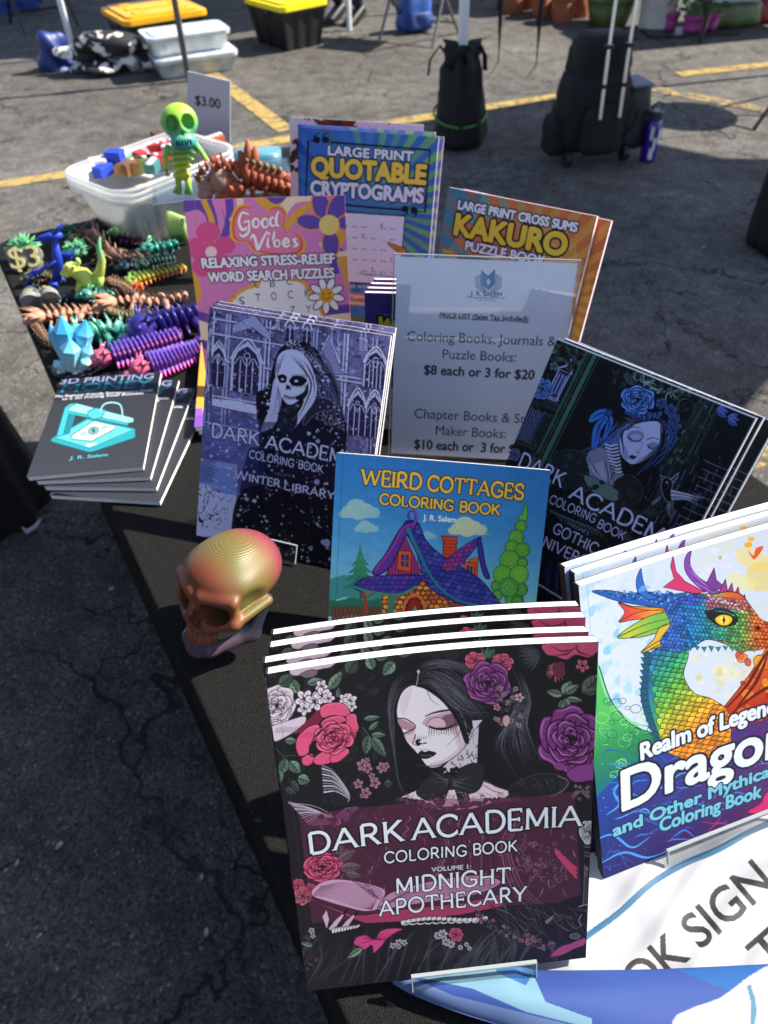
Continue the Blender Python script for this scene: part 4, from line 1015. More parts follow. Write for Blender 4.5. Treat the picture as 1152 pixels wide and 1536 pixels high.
    # hair and face
    W(*V1)
    P.fill([(815, 330), (900, 220), (1000, 170), (1200, 150), (1500, 160), (1700, 260), (1760, 500), (1780, 800), (1850, 950), (1600, 1060), (1400, 1100), (1000, 1060), (900, 950), (850, 700), (810, 450)], (20, 20, 24), smooth=True)
    P.fill([(900, 1040), (1000, 1000), (1150, 900), (1300, 880), (1450, 940), (1620, 1000), (1540, 1060), (1500, 1200), (980, 1200), (1000, 1060)], (218, 196, 206))     # shoulders
    # neck
    P.fill([(1180, 850), (1330, 700), (1380, 580), (1412, 580), (1404, 700), (1396, 860), (1370, 960), (1200, 960)], (196, 190, 200))
    P.fill([(885, 520), (895, 430), (930, 365), (985, 335), (1060, 345), (1150, 390), (1240, 470), (1320, 600), (1345, 640), (1330, 700), (1270, 770), (1200, 820), (1130, 850), (1080, 842), (1040, 795), (1000, 745), (950, 690), (920, 620)], (220, 216, 222), smooth=True)
    P.fill([(930, 640), (980, 600), (1000, 640), (995, 700), (960, 690)], (206, 168, 176), .55, smooth=True); P.fill([(1240, 600), (1320, 560), (1335, 650), (1290, 740), (1260, 680)], (198, 160, 172), .5, smooth=True)
    P.fill([(900, 470), (930, 380), (985, 345), (970, 420), (930, 520)], (196, 186, 198), .5, smooth=True); P.fill([(1090, 830), (1180, 800), (1270, 740), (1330, 660), (1320, 720), (1230, 800), (1140, 850)], (188, 172, 186), .6, smooth=True); P.fill([(1000, 720), (1040, 735), (1090, 735), (1050, 745)], (170, 150, 164), .6, smooth=True)
    P.fill([(1050, 580), (1070, 540), (1130, 520), (1220, 500), (1290, 520), (1280, 590), (1210, 620), (1120, 600)], (186, 148, 164), .85, smooth=True); P.fill([(1180, 530), (1290, 510), (1300, 570), (1240, 600), (1200, 590)], (92, 62, 80), .75, smooth=True)
    P.fill([(1075, 590), (1100, 550), (1150, 535), (1190, 555), (1200, 590), (1150, 612)], (206, 170, 184), smooth=True, outline=(70, 46, 60), ow=4)
    P.line([(1065, 530), (1130, 505), (1230, 490), (1300, 505)], 6, (30, 24, 28), wm=14, w1=3, smooth=True)
    P.line([(1090, 590), (1140, 608), (1210, 602), (1290, 560)], 8, (14, 12, 14), wm=16, w1=5, smooth=True)
    for k in range(12): x = 1095+k*15; P.line([(x, 600+4*math.sin(k)), (x-6+k*1.3, 640+rnd(g, -6, 8)), (x-10+k*2.4, 660-k*2+rnd(g, -8, 8))], 5, (12, 10, 12), w1=.8)
    P.fill([(890, 545), (950, 560), (1000, 595), (990, 620), (930, 612), (900, 585)], (170, 132, 150), smooth=True); P.line([(882, 540), (940, 545), (995, 580), (1003, 605)], 7, (24, 20, 24), smooth=True)
    P.line([(905, 640), (940, 632), (1000, 602)], 9, (14, 12, 14), w1=4, smooth=True)
    for k in range(8): P.line([(915+k*11, 634-k*3), (905+k*10, 655-k*2)], 4, (14, 12, 14), w1=.8)
    P.line([(1003, 640), (992, 680), (985, 700), (1010, 712), (1030, 700)], 5, (28, 22, 26), smooth=True); P.fill([(1000, 690), (1022, 672), (1060, 690), (1078, 700), (1040, 706), (1020, 716)], (20, 16, 20), smooth=True); P.fill([(1022, 690), (1045, 680), (1066, 692), (1046, 700)], (222, 214, 220))
    for k in range(6): P.line([(1000+k*14, 672-3*math.sin(k*1.3)), (1006+k*13, 646+8*(k % 2))], 4, (24, 20, 24), w1=.8)
    P.fill([(1015, 770), (1040, 745), (1062, 754), (1090, 746), (1138, 762), (1100, 790), (1060, 798), (1030, 790)], (18, 14, 17), smooth=True); P.line([(1018, 768), (1060, 770), (1136, 762)], 3, (70, 56, 64), smooth=True)
    for k in range(9): P.ell(1040+k*8, 778+5*math.sin(k*2), 3, 2, (150, 140, 148))
    # hair strands
    HC = [(58, 58, 68), (78, 78, 92), (44, 44, 52), (96, 96, 112)]
    P.hair([(1010, 330), (930, 360), (870, 450), (865, 600), (870, 760), (890, 950), (930, 1060)], [(1000, 230), (880, 280), (825, 430), (835, 600), (865, 760), (900, 950), (990, 1060)], 46, HC, 3.2, 3, 4)
    P.fill([(1000, 335), (1030, 300), (1100, 330), (1200, 400), (1270, 480), (1330, 600), (1350, 690), (1320, 690), (1270, 560), (1180, 440), (1070, 360)], (20, 20, 24), smooth=True)
    P.hair([(1010, 330), (1110, 350), (1230, 460), (1320, 620), (1340, 760)], [(1010, 250), (1150, 240), (1320, 340), (1480, 480), (1560, 560)], 70, HC, 3.2, 5, 3)
    P.hair([(1015, 290), (1100, 230), (1250, 230), (1400, 330), (1500, 470)], [(1000, 230), (1100, 170), (1280, 180), (1450, 280), (1560, 430)], 50, HC, 3, 6, 4)
    P.line([(1010, 335), (1020, 290), (1024, 250)], 4, (190, 186, 196)); P.ell(1024, 246, 9, 11, (190, 186, 196))
    for q in ([(1080, 370), (1110, 430), (1160, 460)], [(1240, 480), (1270, 600), (1290, 700)], [(1265, 500), (1290, 620), (1240, 680), (1200, 720)], [(1310, 560), (1325, 650), (1318, 740)]): P.line(q, 4, (24, 22, 26), w1=1, smooth=True)
    W(*V2)
    P.fill([(540, 270), (620, 260), (670, 420), (660, 600), (720, 760), (780, 880), (760, 960), (600, 960), (540, 1000), (430, 900), (420, 760), (480, 600), (540, 480)], (22, 22, 27), smooth=True)
    P.hair([(560, 260), (600, 420), (500, 620), (430, 760), (520, 960)], [(620, 260), (680, 450), (660, 620), (740, 800), (800, 900)], 95, HC+[(120, 120, 136)], 3.4, 8, 5)
    P.hair([(0, 330), (120, 470), (260, 560), (420, 560)], [(60, 230), (200, 300), (330, 440), (460, 480)], 60, HC, 3, 9, 3)
    # choker of bone lace, bow
    P.set_clip([(108, 893), (235, 806), (306, 716), (330, 640), (366, 640), (350, 830), (260, 905), (120, 940)])
    for k in range(70):
        x, y = rnd(g, 100, 370), rnd(g, 640, 930); P.line([(x, y), (x+rnd(g, -16, 20), y+rnd(g, 8, 26)), (x+rnd(g, -20, 26), y+rnd(g, 10, 36))], 4.5, (24, 21, 26), smooth=True)
    P.set_clip(None)
    P.line([(-60, 880), (60, 884), (150, 852), (235, 785), (300, 690), (322, 610)], 5, (60, 48, 56), smooth=True)
    P.fill([(300, 595), (370, 590), (330, 640), (310, 660)], (205, 200, 208), outline=(20, 18, 20), ow=4)
    for k in range(30): P.blossom(rnd(g, 70, 380), 915+rnd(g, -12, 40), rnd(g, 10, 20), (34, 33, 38), (12, 12, 14), 6, rnd(g, 0, 1))
    for pts in ([(0, 960), (60, 920), (150, 950), (170, 1010), (90, 1080), (10, 1100), (-60, 1050)], [(170, 960), (260, 880), (370, 870), (375, 960), (330, 1040), (230, 1060), (180, 1020)], [(130, 950), (180, 940), (205, 990), (180, 1030), (140, 1020)], [(60, 1050), (150, 1000), (130, 1080), (110, 1130), (50, 1110)], [(190, 1010), (260, 1050), (280, 1100), (230, 1150), (205, 1080)]):
        P.fill(pts, (36, 36, 42), smooth=True, outline=(10, 10, 12), ow=6)
    for k in range(36):
        sx = g.choice((-1, 1)); P.line([(160+sx*15, 985+rnd(g, -20, 20)), (160+sx*rnd(g, 60, 190), 970+rnd(g, -70, 90))], 5, g.choice([(70, 70, 80), (14, 14, 16), (92, 92, 104)]), w1=1)
    # collar bones, lace neckline
    for k in range(26): x = rnd(g, -140, 520); P.line([(x, 1040+rnd(g, 0, 90)), (x+rnd(g, 20, 70), 1050+rnd(g, 0, 90))], 5, (150, 112, 128), w1=1)
    for q in ([(380, 970), (450, 1010), (520, 1030)], [(370, 1000), (440, 1040), (500, 1050)]): P.line(q, 5, (110, 84, 96))
    P.fill([(540, 1010), (620, 960), (720, 920), (840, 920), (900, 950), (860, 1010), (800, 1060), (560, 1070)], (30, 30, 35), smooth=True, outline=(66, 64, 74), ow=4)
    for k in range(22): x = rnd(g, 560, 860); P.line([(x, rnd(g, 930, 1000)), (x+rnd(g, 20, 60), rnd(g, 960, 1050))], 3, (72, 70, 82), wm=8, w1=1)
    P.line([(840, 925), (910, 960), (870, 1020), (800, 1060)], 7, (120, 104, 104), smooth=True)
    P.fill([(-260, 1090), (-120, 1080), (-40, 1120), (120, 1165), (300, 1150), (430, 1110), (560, 1060), (760, 1050), (900, 1100), (900, 1500), (-300, 1500)], (34, 26, 33), smooth=False)
    for k in range(60): x = -200+k*14; y = 1085+60*math.exp(-((x-140)/190.)**2)+rnd(g, -4, 16); P.blossom(x, y, rnd(g, 9, 18), g.choice([(46, 36, 46), (120, 84, 104), (70, 50, 64)]), (24, 18, 24), 6, rnd(g, 0, 1))
    for k in range(50): x = rnd(g, -160, 620); y = 1060+rnd(g, -10, 60); P.line(arc(x, y, rnd(g, 6, 14), rnd(g, 5, 12), rnd(g, 0, 360), rnd(g, 100, 500), 8), 3, (90, 60, 78))
    # roses in the hair and at the right
    P.rose(325, 215, 66, (208, 84, 120), (110, 30, 56), (236, 130, 158), .85, .4, 4); P.rose(500, 220, 66, (208, 84, 120), (110, 30, 56), (236, 130, 158), .85, .9, 5)
    for a in (-2.2, -1.6, -1.0): P.leaf(410, 200, a, 80, 20, (80, 118, 104), (22, 34, 32))
    P.rose(405, 355, 150, (124, 58, 124), (58, 22, 60), (170, 96, 166), .88, .2, 6)
    for k in range(60): P.blossom(rnd(g, 450, 640), rnd(g, 380, 620), rnd(g, 8, 18), g.choice([(60, 60, 68), (90, 90, 100), (180, 150, 160)]), (18, 18, 20), 5, rnd(g, 0, 1))
    P.fill([(500, 570), (530, 555), (548, 590), (520, 632), (498, 605)], (196, 160, 158), smooth=True, outline=(40, 28, 30), ow=4); P.blossom(605, 440, 30, (204, 170, 180), (60, 30, 40)); P.blossom(462, 508, 24, (190, 130, 150), (60, 30, 40))
    for k in range(40): P.blossom(rnd(g, -20, 250), 150+rnd(g, -20, 40), rnd(g, 14, 26), (44, 40, 50), (18, 17, 20), 6, rnd(g, 0, 1))
    P.fill([(748, 100), (850, 80), (960, 70), (1110, 62), (1100, 110), (1040, 160), (960, 150), (900, 185), (830, 165), (780, 160)], (206, 84, 118), smooth=True, outline=(60, 16, 34), ow=5)
    for q in ([(800, 100), (870, 130), (930, 120), (980, 90)], [(960, 80), (980, 130), (1060, 150)], [(830, 160), (900, 150), (940, 120)]): P.line(q, 3, (96, 24, 50), wm=12, w1=2, smooth=True)
    for k in range(7): a = 2.0+.22*k; P.leaf(740, 140, a, 150, 17, (72, 76, 82), (22, 24, 28))
    for k in range(22): a = rnd(g, 0, 6.3); P.line([(835, 260), (835+math.cos(a)*60, 270+math.sin(a)*62)], 12, (176, 92, 110), w1=3)
    P.fill([(820, 225), (880, 200), (890, 280), (840, 300), (815, 260)], (104, 46, 62), smooth=True); P.blossom(1000, 215, 42, (196, 104, 126), (60, 20, 34), 5, .3)
    for x, y, a, L, w in ((880, 410, -1.05, 110, 36), (890, 400, -.6, 110, 26), (880, 410, 3.3, 110, 26), (900, 430, .1, 105, 20), (880, 440, 1.9, 80, 20), (890, 430, 1.2, 70, 22), (1000, 400, -.9, 190, 50), (1010, 390, -.3, 100, 26)):
        P.leaf(x, y, a, L, w, (140, 154, 134) if x < 950 else (96, 104, 92), (24, 30, 28))
    P.rose(930, 690, 215, (138, 62, 136), (58, 22, 60), (182, 104, 176), .98, .5, 9)
    P.fill([(900, 900), (980, 850), (1085, 840), (1085, 930), (1040, 945), (965, 960), (920, 945)], (140, 62, 138), smooth=True, outline=(50, 18, 52), ow=5); P.fill([(820, 870), (850, 840), (900, 870), (860, 890)], (140, 62, 138), smooth=True)
    for k in range(16): P.blossom(rnd(g, 930, 1040), rnd(g, 980, 1080), rnd(g, 8, 16), (150, 120, 126), (36, 26, 30), 4)
    # translucent plum band behind the title
    W(*V1); P.fill([(160+28, 1172), (700, 1098), (1100, 1060), (1950, 1045)], (0, 0, 0), 0)
    W(380, 900, 2.1736)
    P.fill([(150, 706), (480, 680), (600, 664), (860, 660), (1048, 628), (1068, 960), (990, 990), (700, 1010), (480, 1040), (192, 1055)], (112, 48, 82), .50)
    for k in range(110):
        x, y = rnd(g, 170, 1050), rnd(g, 700, 960); P.line([(x, y), (x+rnd(g, -12, 14), y+rnd(g, 6, 22)), (x+rnd(g, -18, 22), y+rnd(g, 14, 44))], 1.2, g.choice([(132, 74, 108), (70, 34, 56), (160, 100, 132)]), wm=rnd(g, 1.5, 5), w1=.6, smooth=True)
    for k in range(26):
        u = k/25; x = 520+420*u; P.line([(x, 690+20*math.sin(u*3)), (620+230*u, 800), (560+330*u, 930), (500+470*u, 1000)], 1.4, g.choice([(86, 44, 68), (140, 84, 114), (64, 32, 50)]), wm=rnd(g, 2, 5), w1=.8, smooth=True)
    for k in range(40): x, y = rnd(g, 200, 520), rnd(g, 690, 880); P.leaf(x, y, rnd(g, 0, 6.3), rnd(g, 20, 44), rnd(g, 5, 11), (92, 48, 72), (58, 26, 44))
    for k in range(90):
        x, y = rnd(g, 860, 1020), rnd(g, 800, 920); P.line([tuple(q) for q in arc(x, y, rnd(g, 4, 9), rnd(g, 4, 9), rnd(g, 0, 360), rnd(g, 200, 500), 8)], 1.3, (150, 108, 134))
    for k in range(3): P.line([(985, 815+k*6), (1020, 850+k*10), (1055, 880+k*14)], 6, (186, 66, 104), w1=9, smooth=True)
    # lower edge: book, hands, blossoms, dress lace
    W(*V3)
    P.rose(375, 455, 130, (192, 72, 112), (110, 30, 62), (216, 110, 144), .75, .6, 12)
    for x, y, a, L, w in ((470, 420, -.5, 150, 30), (480, 470, -.1, 160, 34), (520, 500, .2, 120, 24), (470, 380, -1.1, 90, 26)): P.leaf(x, y, a, L, w, (112, 92, 98), (60, 40, 50))
    P.rose(210, 570, 44, (196, 74, 108), (110, 30, 58), (220, 110, 140), 1, 0, 13); P.rose(240, 640, 60, (190, 96, 112), (96, 36, 56), (214, 130, 146), 1, .5, 14); P.rose(290, 595, 36, (190, 74, 106), (100, 30, 56), (214, 110, 140), 1, .2, 15)
    P.fill([(270, 640), (330, 680), (560, 770), (650, 775), (900, 740), (1300, 700), (1560, 640), (1560, 720), (1300, 775), (900, 820), (660, 830), (580, 800), (280, 665)], (158, 58, 92), outline=(50, 20, 34), ow=5)
    P.fill([(330, 575), (420, 540), (540, 545), (700, 580), (790, 620), (760, 700), (735, 740), (650, 750), (560, 730), (400, 680), (300, 635)], (196, 152, 182), smooth=True, outline=(70, 36, 60), ow=4)
    for k in range(15): P.line([(305+k*4, 636-k*4), (430+k*8, 660-k*7), (600+k*9, 720-k*5), (700, 742)], 2.4, (104, 66, 96), smooth=True)
    P.fill([(740, 740), (800, 650), (900, 610), (1100, 560), (1400, 520), (1560, 560), (1400, 640), (1100, 690), (900, 720)], (180, 128, 160), smooth=True, outline=(70, 36, 60), ow=4)
    for k in range(12): P.line([(745, 735-k), (860+k*10, 690-k*7), (1150, 660-k*8), (1500, 600-k*5)], 2.2, (110, 66, 98), smooth=True)
    for k in range(7): P.line([(570+k*18, 555+k*13), (690+k*10, 590+k*13)], 4, (86, 50, 82))
    for k in range(6): P.line([(655+k*8, 575+k*15), (770+k*3, 615+k*15)], 4, (86, 50, 82))
    for q in ([(370, 780), (400, 735), (418, 800), (400, 860)], [(410, 860), (460, 800), (510, 760), (545, 720), (500, 800), (440, 880)], [(470, 880), (530, 810), (615, 740), (570, 810), (520, 880)]): P.fill(q, (204, 168, 190), outline=(40, 22, 34), ow=4)
    for q in ([(505, 765), (547, 718), (520, 780)], [(580, 770), (617, 738), (590, 790)]): P.fill(q, (30, 20, 26))
    for k in range(9): x = 430+k*20; P.fill([(x, 865-k*2), (x+26, 850-k*2), (x+34, 875-k*4), (x+8, 895-k*4)], (214, 206, 216), outline=(30, 26, 32), ow=4)
    for k in range(17): x = 890+k*34; y = 825-k*2.2-12*math.sin(k*.35); P.fill([(x, y-10), (x+34, y-18), (x+40, y+6), (x+6, y+14)], (208, 204, 214), outline=(26, 24, 28), ow=5)
    for k in range(10): x = 900+k*52; P.line([(x, 836-k*2), (x+26, 840-k*2), (x+56, 830-k*3)], 10, (200, 196, 208), w1=4, smooth=True)
    for k in range(7):
        a0 = -2.9+k*.14; P.fill([(720, 930), (720+150*math.cos(a0), 935+70*math.sin(a0)+k*8), (700+120*math.cos(a0+.3), 960+80*math.sin(a0+.3)+k*8)], (194, 66, 126), outline=(70, 18, 44), ow=2.5)
    P.fill([(720, 930), (760, 880), (830, 862), (905, 868), (860, 890), (800, 930), (770, 970), (730, 1010), (710, 1020), (700, 970), (650, 1000), (620, 980), (580, 960), (600, 920), (660, 905)], (200, 70, 130), smooth=True, outline=(70, 18, 44), ow=4)
    for k in range(20): a = rnd(g, -.5, .4)+(math.pi if k % 2 else 0); P.line([(720, 935), (720+rnd(g, 60, 150)*math.cos(a), 935+rnd(g, 40, 120)*math.sin(a)-10)], 2.5, (90, 22, 58), w1=.8)
    P.leaf(640, 985, 2.55, 130, 22, (120, 160, 136), (28, 40, 34)); P.leaf(310, 970, 3.4, 90, 16, (120, 150, 130), (28, 36, 34))
    for x, y, r in ((840, 975, 22), (880, 955, 26), (915, 955, 22), (880, 980, 18), (1135, 910, 22), (300, 870, 22), (310, 905, 18)): P.blossom(x, y, r, (176, 170, 186), (30, 28, 34), 5, rnd(g, 0, 1))
    W(*V4)
    for x, y, r in ((75, 910, 26), (110, 900, 32), (130, 950, 28), (165, 965, 26), (225, 985, 18), (265, 965, 16), (285, 990, 16)): P.blossom(x, y, r, (178, 172, 188), (28, 26, 32), 6, rnd(g, 0, 1))
    P.rose(195, 903, 46, (190, 74, 114), (96, 26, 52), (216, 110, 146), 1, 0, 21)
    for k in range(120):
        u = g.random(); x = 330+520*u; y = 760+220*u**.7+rnd(g, -26, 34); P.blossom(x, y, rnd(g, 6, 14), g.choice([(96, 90, 108), (150, 130, 156), (176, 90, 124), (60, 58, 68)]), (20, 18, 22), 5)
    for k in range(60): x, y = rnd(g, 400, 1000), rnd(g, 640, 830); P.line([(x, y), (x+rnd(g, 30, 110), y+rnd(g, 10, 90)), (x+rnd(g, 60, 160), y+rnd(g, 40, 170))], 2, g.choice([(60, 58, 68), (84, 80, 92), (14, 14, 16)]), wm=rnd(g, 3, 10), w1=1, smooth=True)
    P.fill([(785, 810), (850, 765), (830, 800), (800, 830)], (112, 108, 118))
    P.fill([(820, 1040), (880, 980), (960, 950), (1050, 915), (1050, 960), (980, 990), (900, 1030)], (160, 66, 120), smooth=True, outline=(50, 18, 40), ow=4)
    P.rose(1080, 215, 66, (188, 186, 190), (80, 78, 84), (222, 220, 224), 1.2, 0, 22)
    for k in range(14): P.line([(1045, 300+k*12), (1090, 304+k*12), (1112, 298+k*12)], 5, g.choice([(60, 60, 66), (110, 110, 118), (16, 16, 18)]))
    P.line([(1050, 430), (1040, 700)], 8, (90, 90, 98)); P.line([(1095, 430), (1080, 700)], 6, (70, 70, 78))
    for x in (1060, 1070): P.line([(x, 440), (x-10, 690)], 2, (150, 150, 160))
    P.line([(1010, 710), (1075, 690)], 6, (150, 150, 160)); P.line([(1030, 760), (1010, 800), (1030, 840)], 6, (130, 130, 140), smooth=True); P.ell(985, 905, 34, 18, (70, 78, 76), outline=(130, 140, 136), ow=3)
    W(380, 900, 2.1736)
    # lettering
    LT, OT = (222, 230, 242), (16, 15, 19)
    P.stext('DARK', (186, 832), (490, 797), 66, LT, .075, .035, .8, .2, (OT, 7))
    P.stext('ACADEMIA', (524, 795), (1066, 738), 66, LT, .075, .035, .8, .17, (OT, 7))
    P.stext('COLORING', (430, 868), (697, 845), 34, LT, .075, .02, .85, .22, (OT, 6)); P.stext('BOOK', (720, 842), (862, 827), 34, LT, .075, .02, .85, .2, (OT, 6))
    P.text('VOLUME 1:', (583, 897), (712, 886), 14, (200, 206, 220), (OT, 3), .6)
    P.stext('MIDNIGHT', (468, 966), (838, 929), 48, LT, .075, .04, .8, .2, (OT, 4)); P.stext('APOTHECARY', (414, 1036), (890, 985), 46, LT, .075, .04, .8, .2, (OT, 4))
    # spine crease and print grain
    P.polys([P.uv([(.028, 0), (.031, 0), (.031, 1), (.028, 1)])], (70, 70, 80), .35)
    P.a += (np.random.RandomState(1).randn(P.H, P.W, 1)*.012).astype(np.float32)
def rainbow(stops):
    ps = np.array([s[0] for s in stops]); cs = np.array([s[1] for s in stops], float)
    return lambda t: np.stack([np.interp(t, ps, cs[:, k]) for k in range(3)], -1)
def art_dragon(P):
    g = random.Random(5); P.view(850, 750, 2.649)
    n1 = vnoise(P.H, P.W, 150, 3); n2 = vnoise(P.H, P.W, 40, 8); n3 = vnoise(P.H, P.W, 14, 4)
    bgc = np.ones((P.H, P.W, 3))*np.array([206, 219, 240])/255
    bgc -= (np.clip((n2-.52)*3, 0, 1)*.5)[..., None]*np.array([.34, .14, .03])*np.clip(1.1-2.4*P.XX, 0, 1)[..., None]*1.1
    bgc = bgc*(1-(np.clip((n1-.4)*2.2, 0, 1)*np.clip(2.2*P.XX-.75, 0, 1)*.55)[..., None])+np.array([232, 214, 120])/255*(np.clip((n1-.4)*2.2, 0, 1)*np.clip(2.2*P.XX-.75, 0, 1)*.55)[..., None]
    P.a[:] = bgc
    sky_ = [(150, 205, 236), (120, 190, 232), (180, 214, 240)]
    for k in range(36): x, y = rnd(g, 70, 330), rnd(g, 300, 900); P.fill([(x, y), (x+rnd(g, 5, 30), y-rnd(g, 5, 24)), (x+rnd(g, 14, 36), y+rnd(g, 4, 24)), (x+rnd(g, 0, 14), y+rnd(g, 10, 30))], g.choice(sky_), rnd(g, .3, .8), True)
    for k in range(12): P.ell(rnd(g, 540, 700), rnd(g, 200, 330), rnd(g, 10, 28), rnd(g, 8, 20), (222, 226, 244), 0, .5)
    for x, y, rx, ry, c in ((745, 240, 40, 70, (236, 214, 120)), (780, 310, 60, 60, (232, 206, 96)), (700, 330, 30, 60, (236, 224, 150)), (640, 690, 60, 34, (232, 226, 190))):
        P.ell(x, y, rx, ry, c, rnd(g, 0, 3), .6)
    for k in range(40): P.ell(rnd(g, 500, 760), rnd(g, 610, 800), rnd(g, 4, 22), rnd(g, 3, 14), g.choice([(236, 226, 160), (222, 206, 120), (246, 244, 232), (214, 200, 110)]), rnd(g, 0, 3), .45)
    P.fill([(730, 205), (750, 225), (762, 196), (790, 190), (770, 225), (750, 240)], (226, 92, 36), smooth=True); P.fill([(716, 178), (740, 172), (745, 190), (722, 194)], (236, 172, 50), smooth=True); P.ell(742, 160, 14, 9, (236, 178, 60))
    P.ell(620, 235, 7, 8, (190, 170, 100), .5, .8)
    # lower wings and body washes
    P.fill([(118, 640), (150, 760), (210, 850), (290, 905), (380, 960), (420, 1100), (200, 1200), (110, 1150)], lambda u, v: rainbow([(0, (84, 186, 96)), (.3, (40, 140, 80)), (.6, (24, 110, 116)), (1, (30, 100, 170))])((v-.42)*2.6), smooth=True)
    P.line([(122, 650), (170, 790), (250, 880), (340, 905)], 10, (130, 214, 150), wm=16, w1=4, smooth=True); P.line([(130, 660), (180, 800), (260, 895), (350, 930)], 5, (20, 80, 60), smooth=True)
    for k in range(44):
        x, y, r = rnd(g, 130, 370), rnd(g, 800, 1110), rnd(g, 8, 26); P.line(arc(x, y, r, r*.8, rnd(g, 0, 300), rnd(g, 300, 760), 14), 2.4, g.choice([(140, 220, 140), (24, 90, 60), (90, 200, 120), (20, 100, 96)]))
    P.fill([(610, 850), (660, 790), (720, 715), (770, 640), (800, 590), (900, 530), (1150, 440), (1150, 900), (800, 1010), (700, 960), (630, 900)], lambda u, v: rainbow([(0, (222, 110, 40)), (.5, (206, 70, 24)), (1, (150, 24, 30))])((v-.38)*4), outline=(120, 30, 14), ow=5)
    for k in range(46):
        x, y, r = rnd(g, 680, 1100), rnd(g, 560, 900), rnd(g, 8, 30); P.ell(x, y, r, r*.8, g.choice([(226, 110, 30), (236, 150, 40), (186, 50, 20), (150, 30, 20)]), rnd(g, 0, 3), .7, (120, 30, 14), 2)
    for q in ([(640, 830), (720, 740), (780, 640), (820, 580)], [(660, 850), (750, 780), (820, 740), (950, 690)], [(680, 830), (760, 720), (810, 600)]): P.line(q, 6, (96, 22, 16), wm=14, w1=4, smooth=True)
    # dark blue bottom with magenta at the right
    def bot(u, v):
        t = np.clip(u*1.15, 0, 1)[..., None]; a = np.array([26, 70, 160]); b = np.array([34, 34, 104]); c = np.array([110, 26, 86])
        s = np.clip((v-.66)*3, 0, 1)[..., None]; return (a*(1-s)+b*s)*(1-t*.75)+c*t*.75
    P.fill([(118, 1180), (220, 1080), (340, 1010), (420, 960), (560, 960), (700, 900), (1200, 760), (1200, 1300), (700, 1330), (140, 1530)], bot, smooth=False)
    for k in range(110):
        x, y = rnd(g, 130, 1000), rnd(g, 1020, 1480)
        if y > 1500-x*.28: continue
        P.line([(x, y), (x+rnd(g, 20, 60), y+rnd(g, -40, 10)), (x+rnd(g, 60, 130), y+rnd(g, -50, 40))], 1.5, g.choice([(60, 120, 210), (20, 30, 90), (90, 60, 150), (170, 50, 110)] if x > 520 else [(56, 130, 214), (20, 44, 120), (90, 170, 230), (30, 90, 180)]), wm=rnd(g, 2, 7), w1=1, smooth=True)
    for k in range(70): P.ell(rnd(g, 130, 900), rnd(g, 1040, 1480), rnd(g, .8, 2.6), rnd(g, .8, 2.6), (190, 215, 245), 0, .8)
    for q in ([(100, 1360), (180, 1330), (260, 1380), (330, 1340)], [(140, 1440), (230, 1400), (330, 1420), (450, 1370)], [(160, 1250), (210, 1210), (190, 1160), (230, 1110)]): P.line(q, 4, (70, 150, 226), wm=11, w1=2, smooth=True)
    # neck: body gradient with scales
    neck = [(330, 620), (312, 700), (300, 780), (318, 860), (350, 930), (400, 1000), (520, 1040), (640, 1010), (650, 860), (590, 800), (510, 770), (470, 700), (490, 610), (450, 560)]
    nf = rainbow([(0, (40, 110, 170)), (.25, (50, 160, 110)), (.5, (120, 180, 60)), (.75, (220, 190, 50)), (1, (236, 140, 40))])
    P.fill(neck, lambda u, v: nf(np.clip((v-.42)*2.1+(u-.15)*1.0, 0, 1)), smooth=True, outline=(14, 40, 50), ow=5)
    P.set_clip(neck, True)
    for j in range(24):
        for i in range(14):
            x = 330+i*24+(j % 2)*12+j*3.2; y = 590+j*21+i*4; s = 15+i*.9
            t = max(0, min(1, (y-600)/480+(x-380)/500)); c = nf(np.array(t)); d = rnd(g, .8, 1.18)
            P.fill([(x-s*.75, y-s*.8), (x+s*.75, y-s*.9), (x+s*.85, y+s*.2), (x+s*.1, y+s*1.25), (x-s*.8, y+s*.2)], tuple(np.clip(c*d, 0, 255)), smooth=True, outline=tuple(c*.32), ow=2.6)
            P.line([(x-s*.4, y-s*.5), (x, y-s*.62), (x+s*.45, y-s*.5)], 2, tuple(np.clip(c*1.25+26, 0, 255)), w1=1)
    P.set_clip(None)
    for k in range(15):
        y = 620+k*24; x = 322-10*math.sin(k*.25)+(max(0, y-800)*.22); P.fill([(x+14, y-12), (x-20, y-16+k*.8), (x-6, y+10), (x+18, y+14)], (24, 88, 116), outline=(12, 40, 60), ow=2)
    # head
    hf = rainbow([(0, (48, 96, 186)), (.22, (34, 128, 176)), (.42, (60, 160, 130)), (.6, (110, 170, 80)), (.72, (220, 110, 50)), (.86, (216, 84, 36)), (1, (206, 90, 30))])
    P.fill([(104, 364), (170, 362), (250, 375), (330, 370), (420, 380), (520, 372), (560, 400), (440, 440), (340, 428), (220, 408), (150, 385)], (36, 92, 176), smooth=True, outline=(14, 34, 84), ow=3)      # back horn
    for k in range(90): u = g.random(); x = 130+u*400; y = 370+u*34+rnd(g, -8-20*u, 10+24*u); P.ell(x, y, 3+u*6, 3+u*5, g.choice([(80, 140, 220), (110, 180, 236), (24, 60, 140)]), 0, .9, (14, 36, 90), 1.2)
    P.fill([(302, 278), (284, 320), (290, 370), (330, 400), (370, 392), (330, 372), (312, 330), (306, 300)], (44, 104, 196), smooth=True, outline=(14, 34, 90), ow=3)
    for k in range(8): P.line(arc(320, 365, 5+3*k, 4+2.4*k, 160, 330, 8), 1.6, (130, 180, 240))
    P.fill([(432, 228), (422, 270), (436, 320), (390, 352), (450, 364), (520, 378), (560, 372), (480, 330), (444, 290)], (204, 56, 110), smooth=False, outline=(96, 14, 60), ow=3)
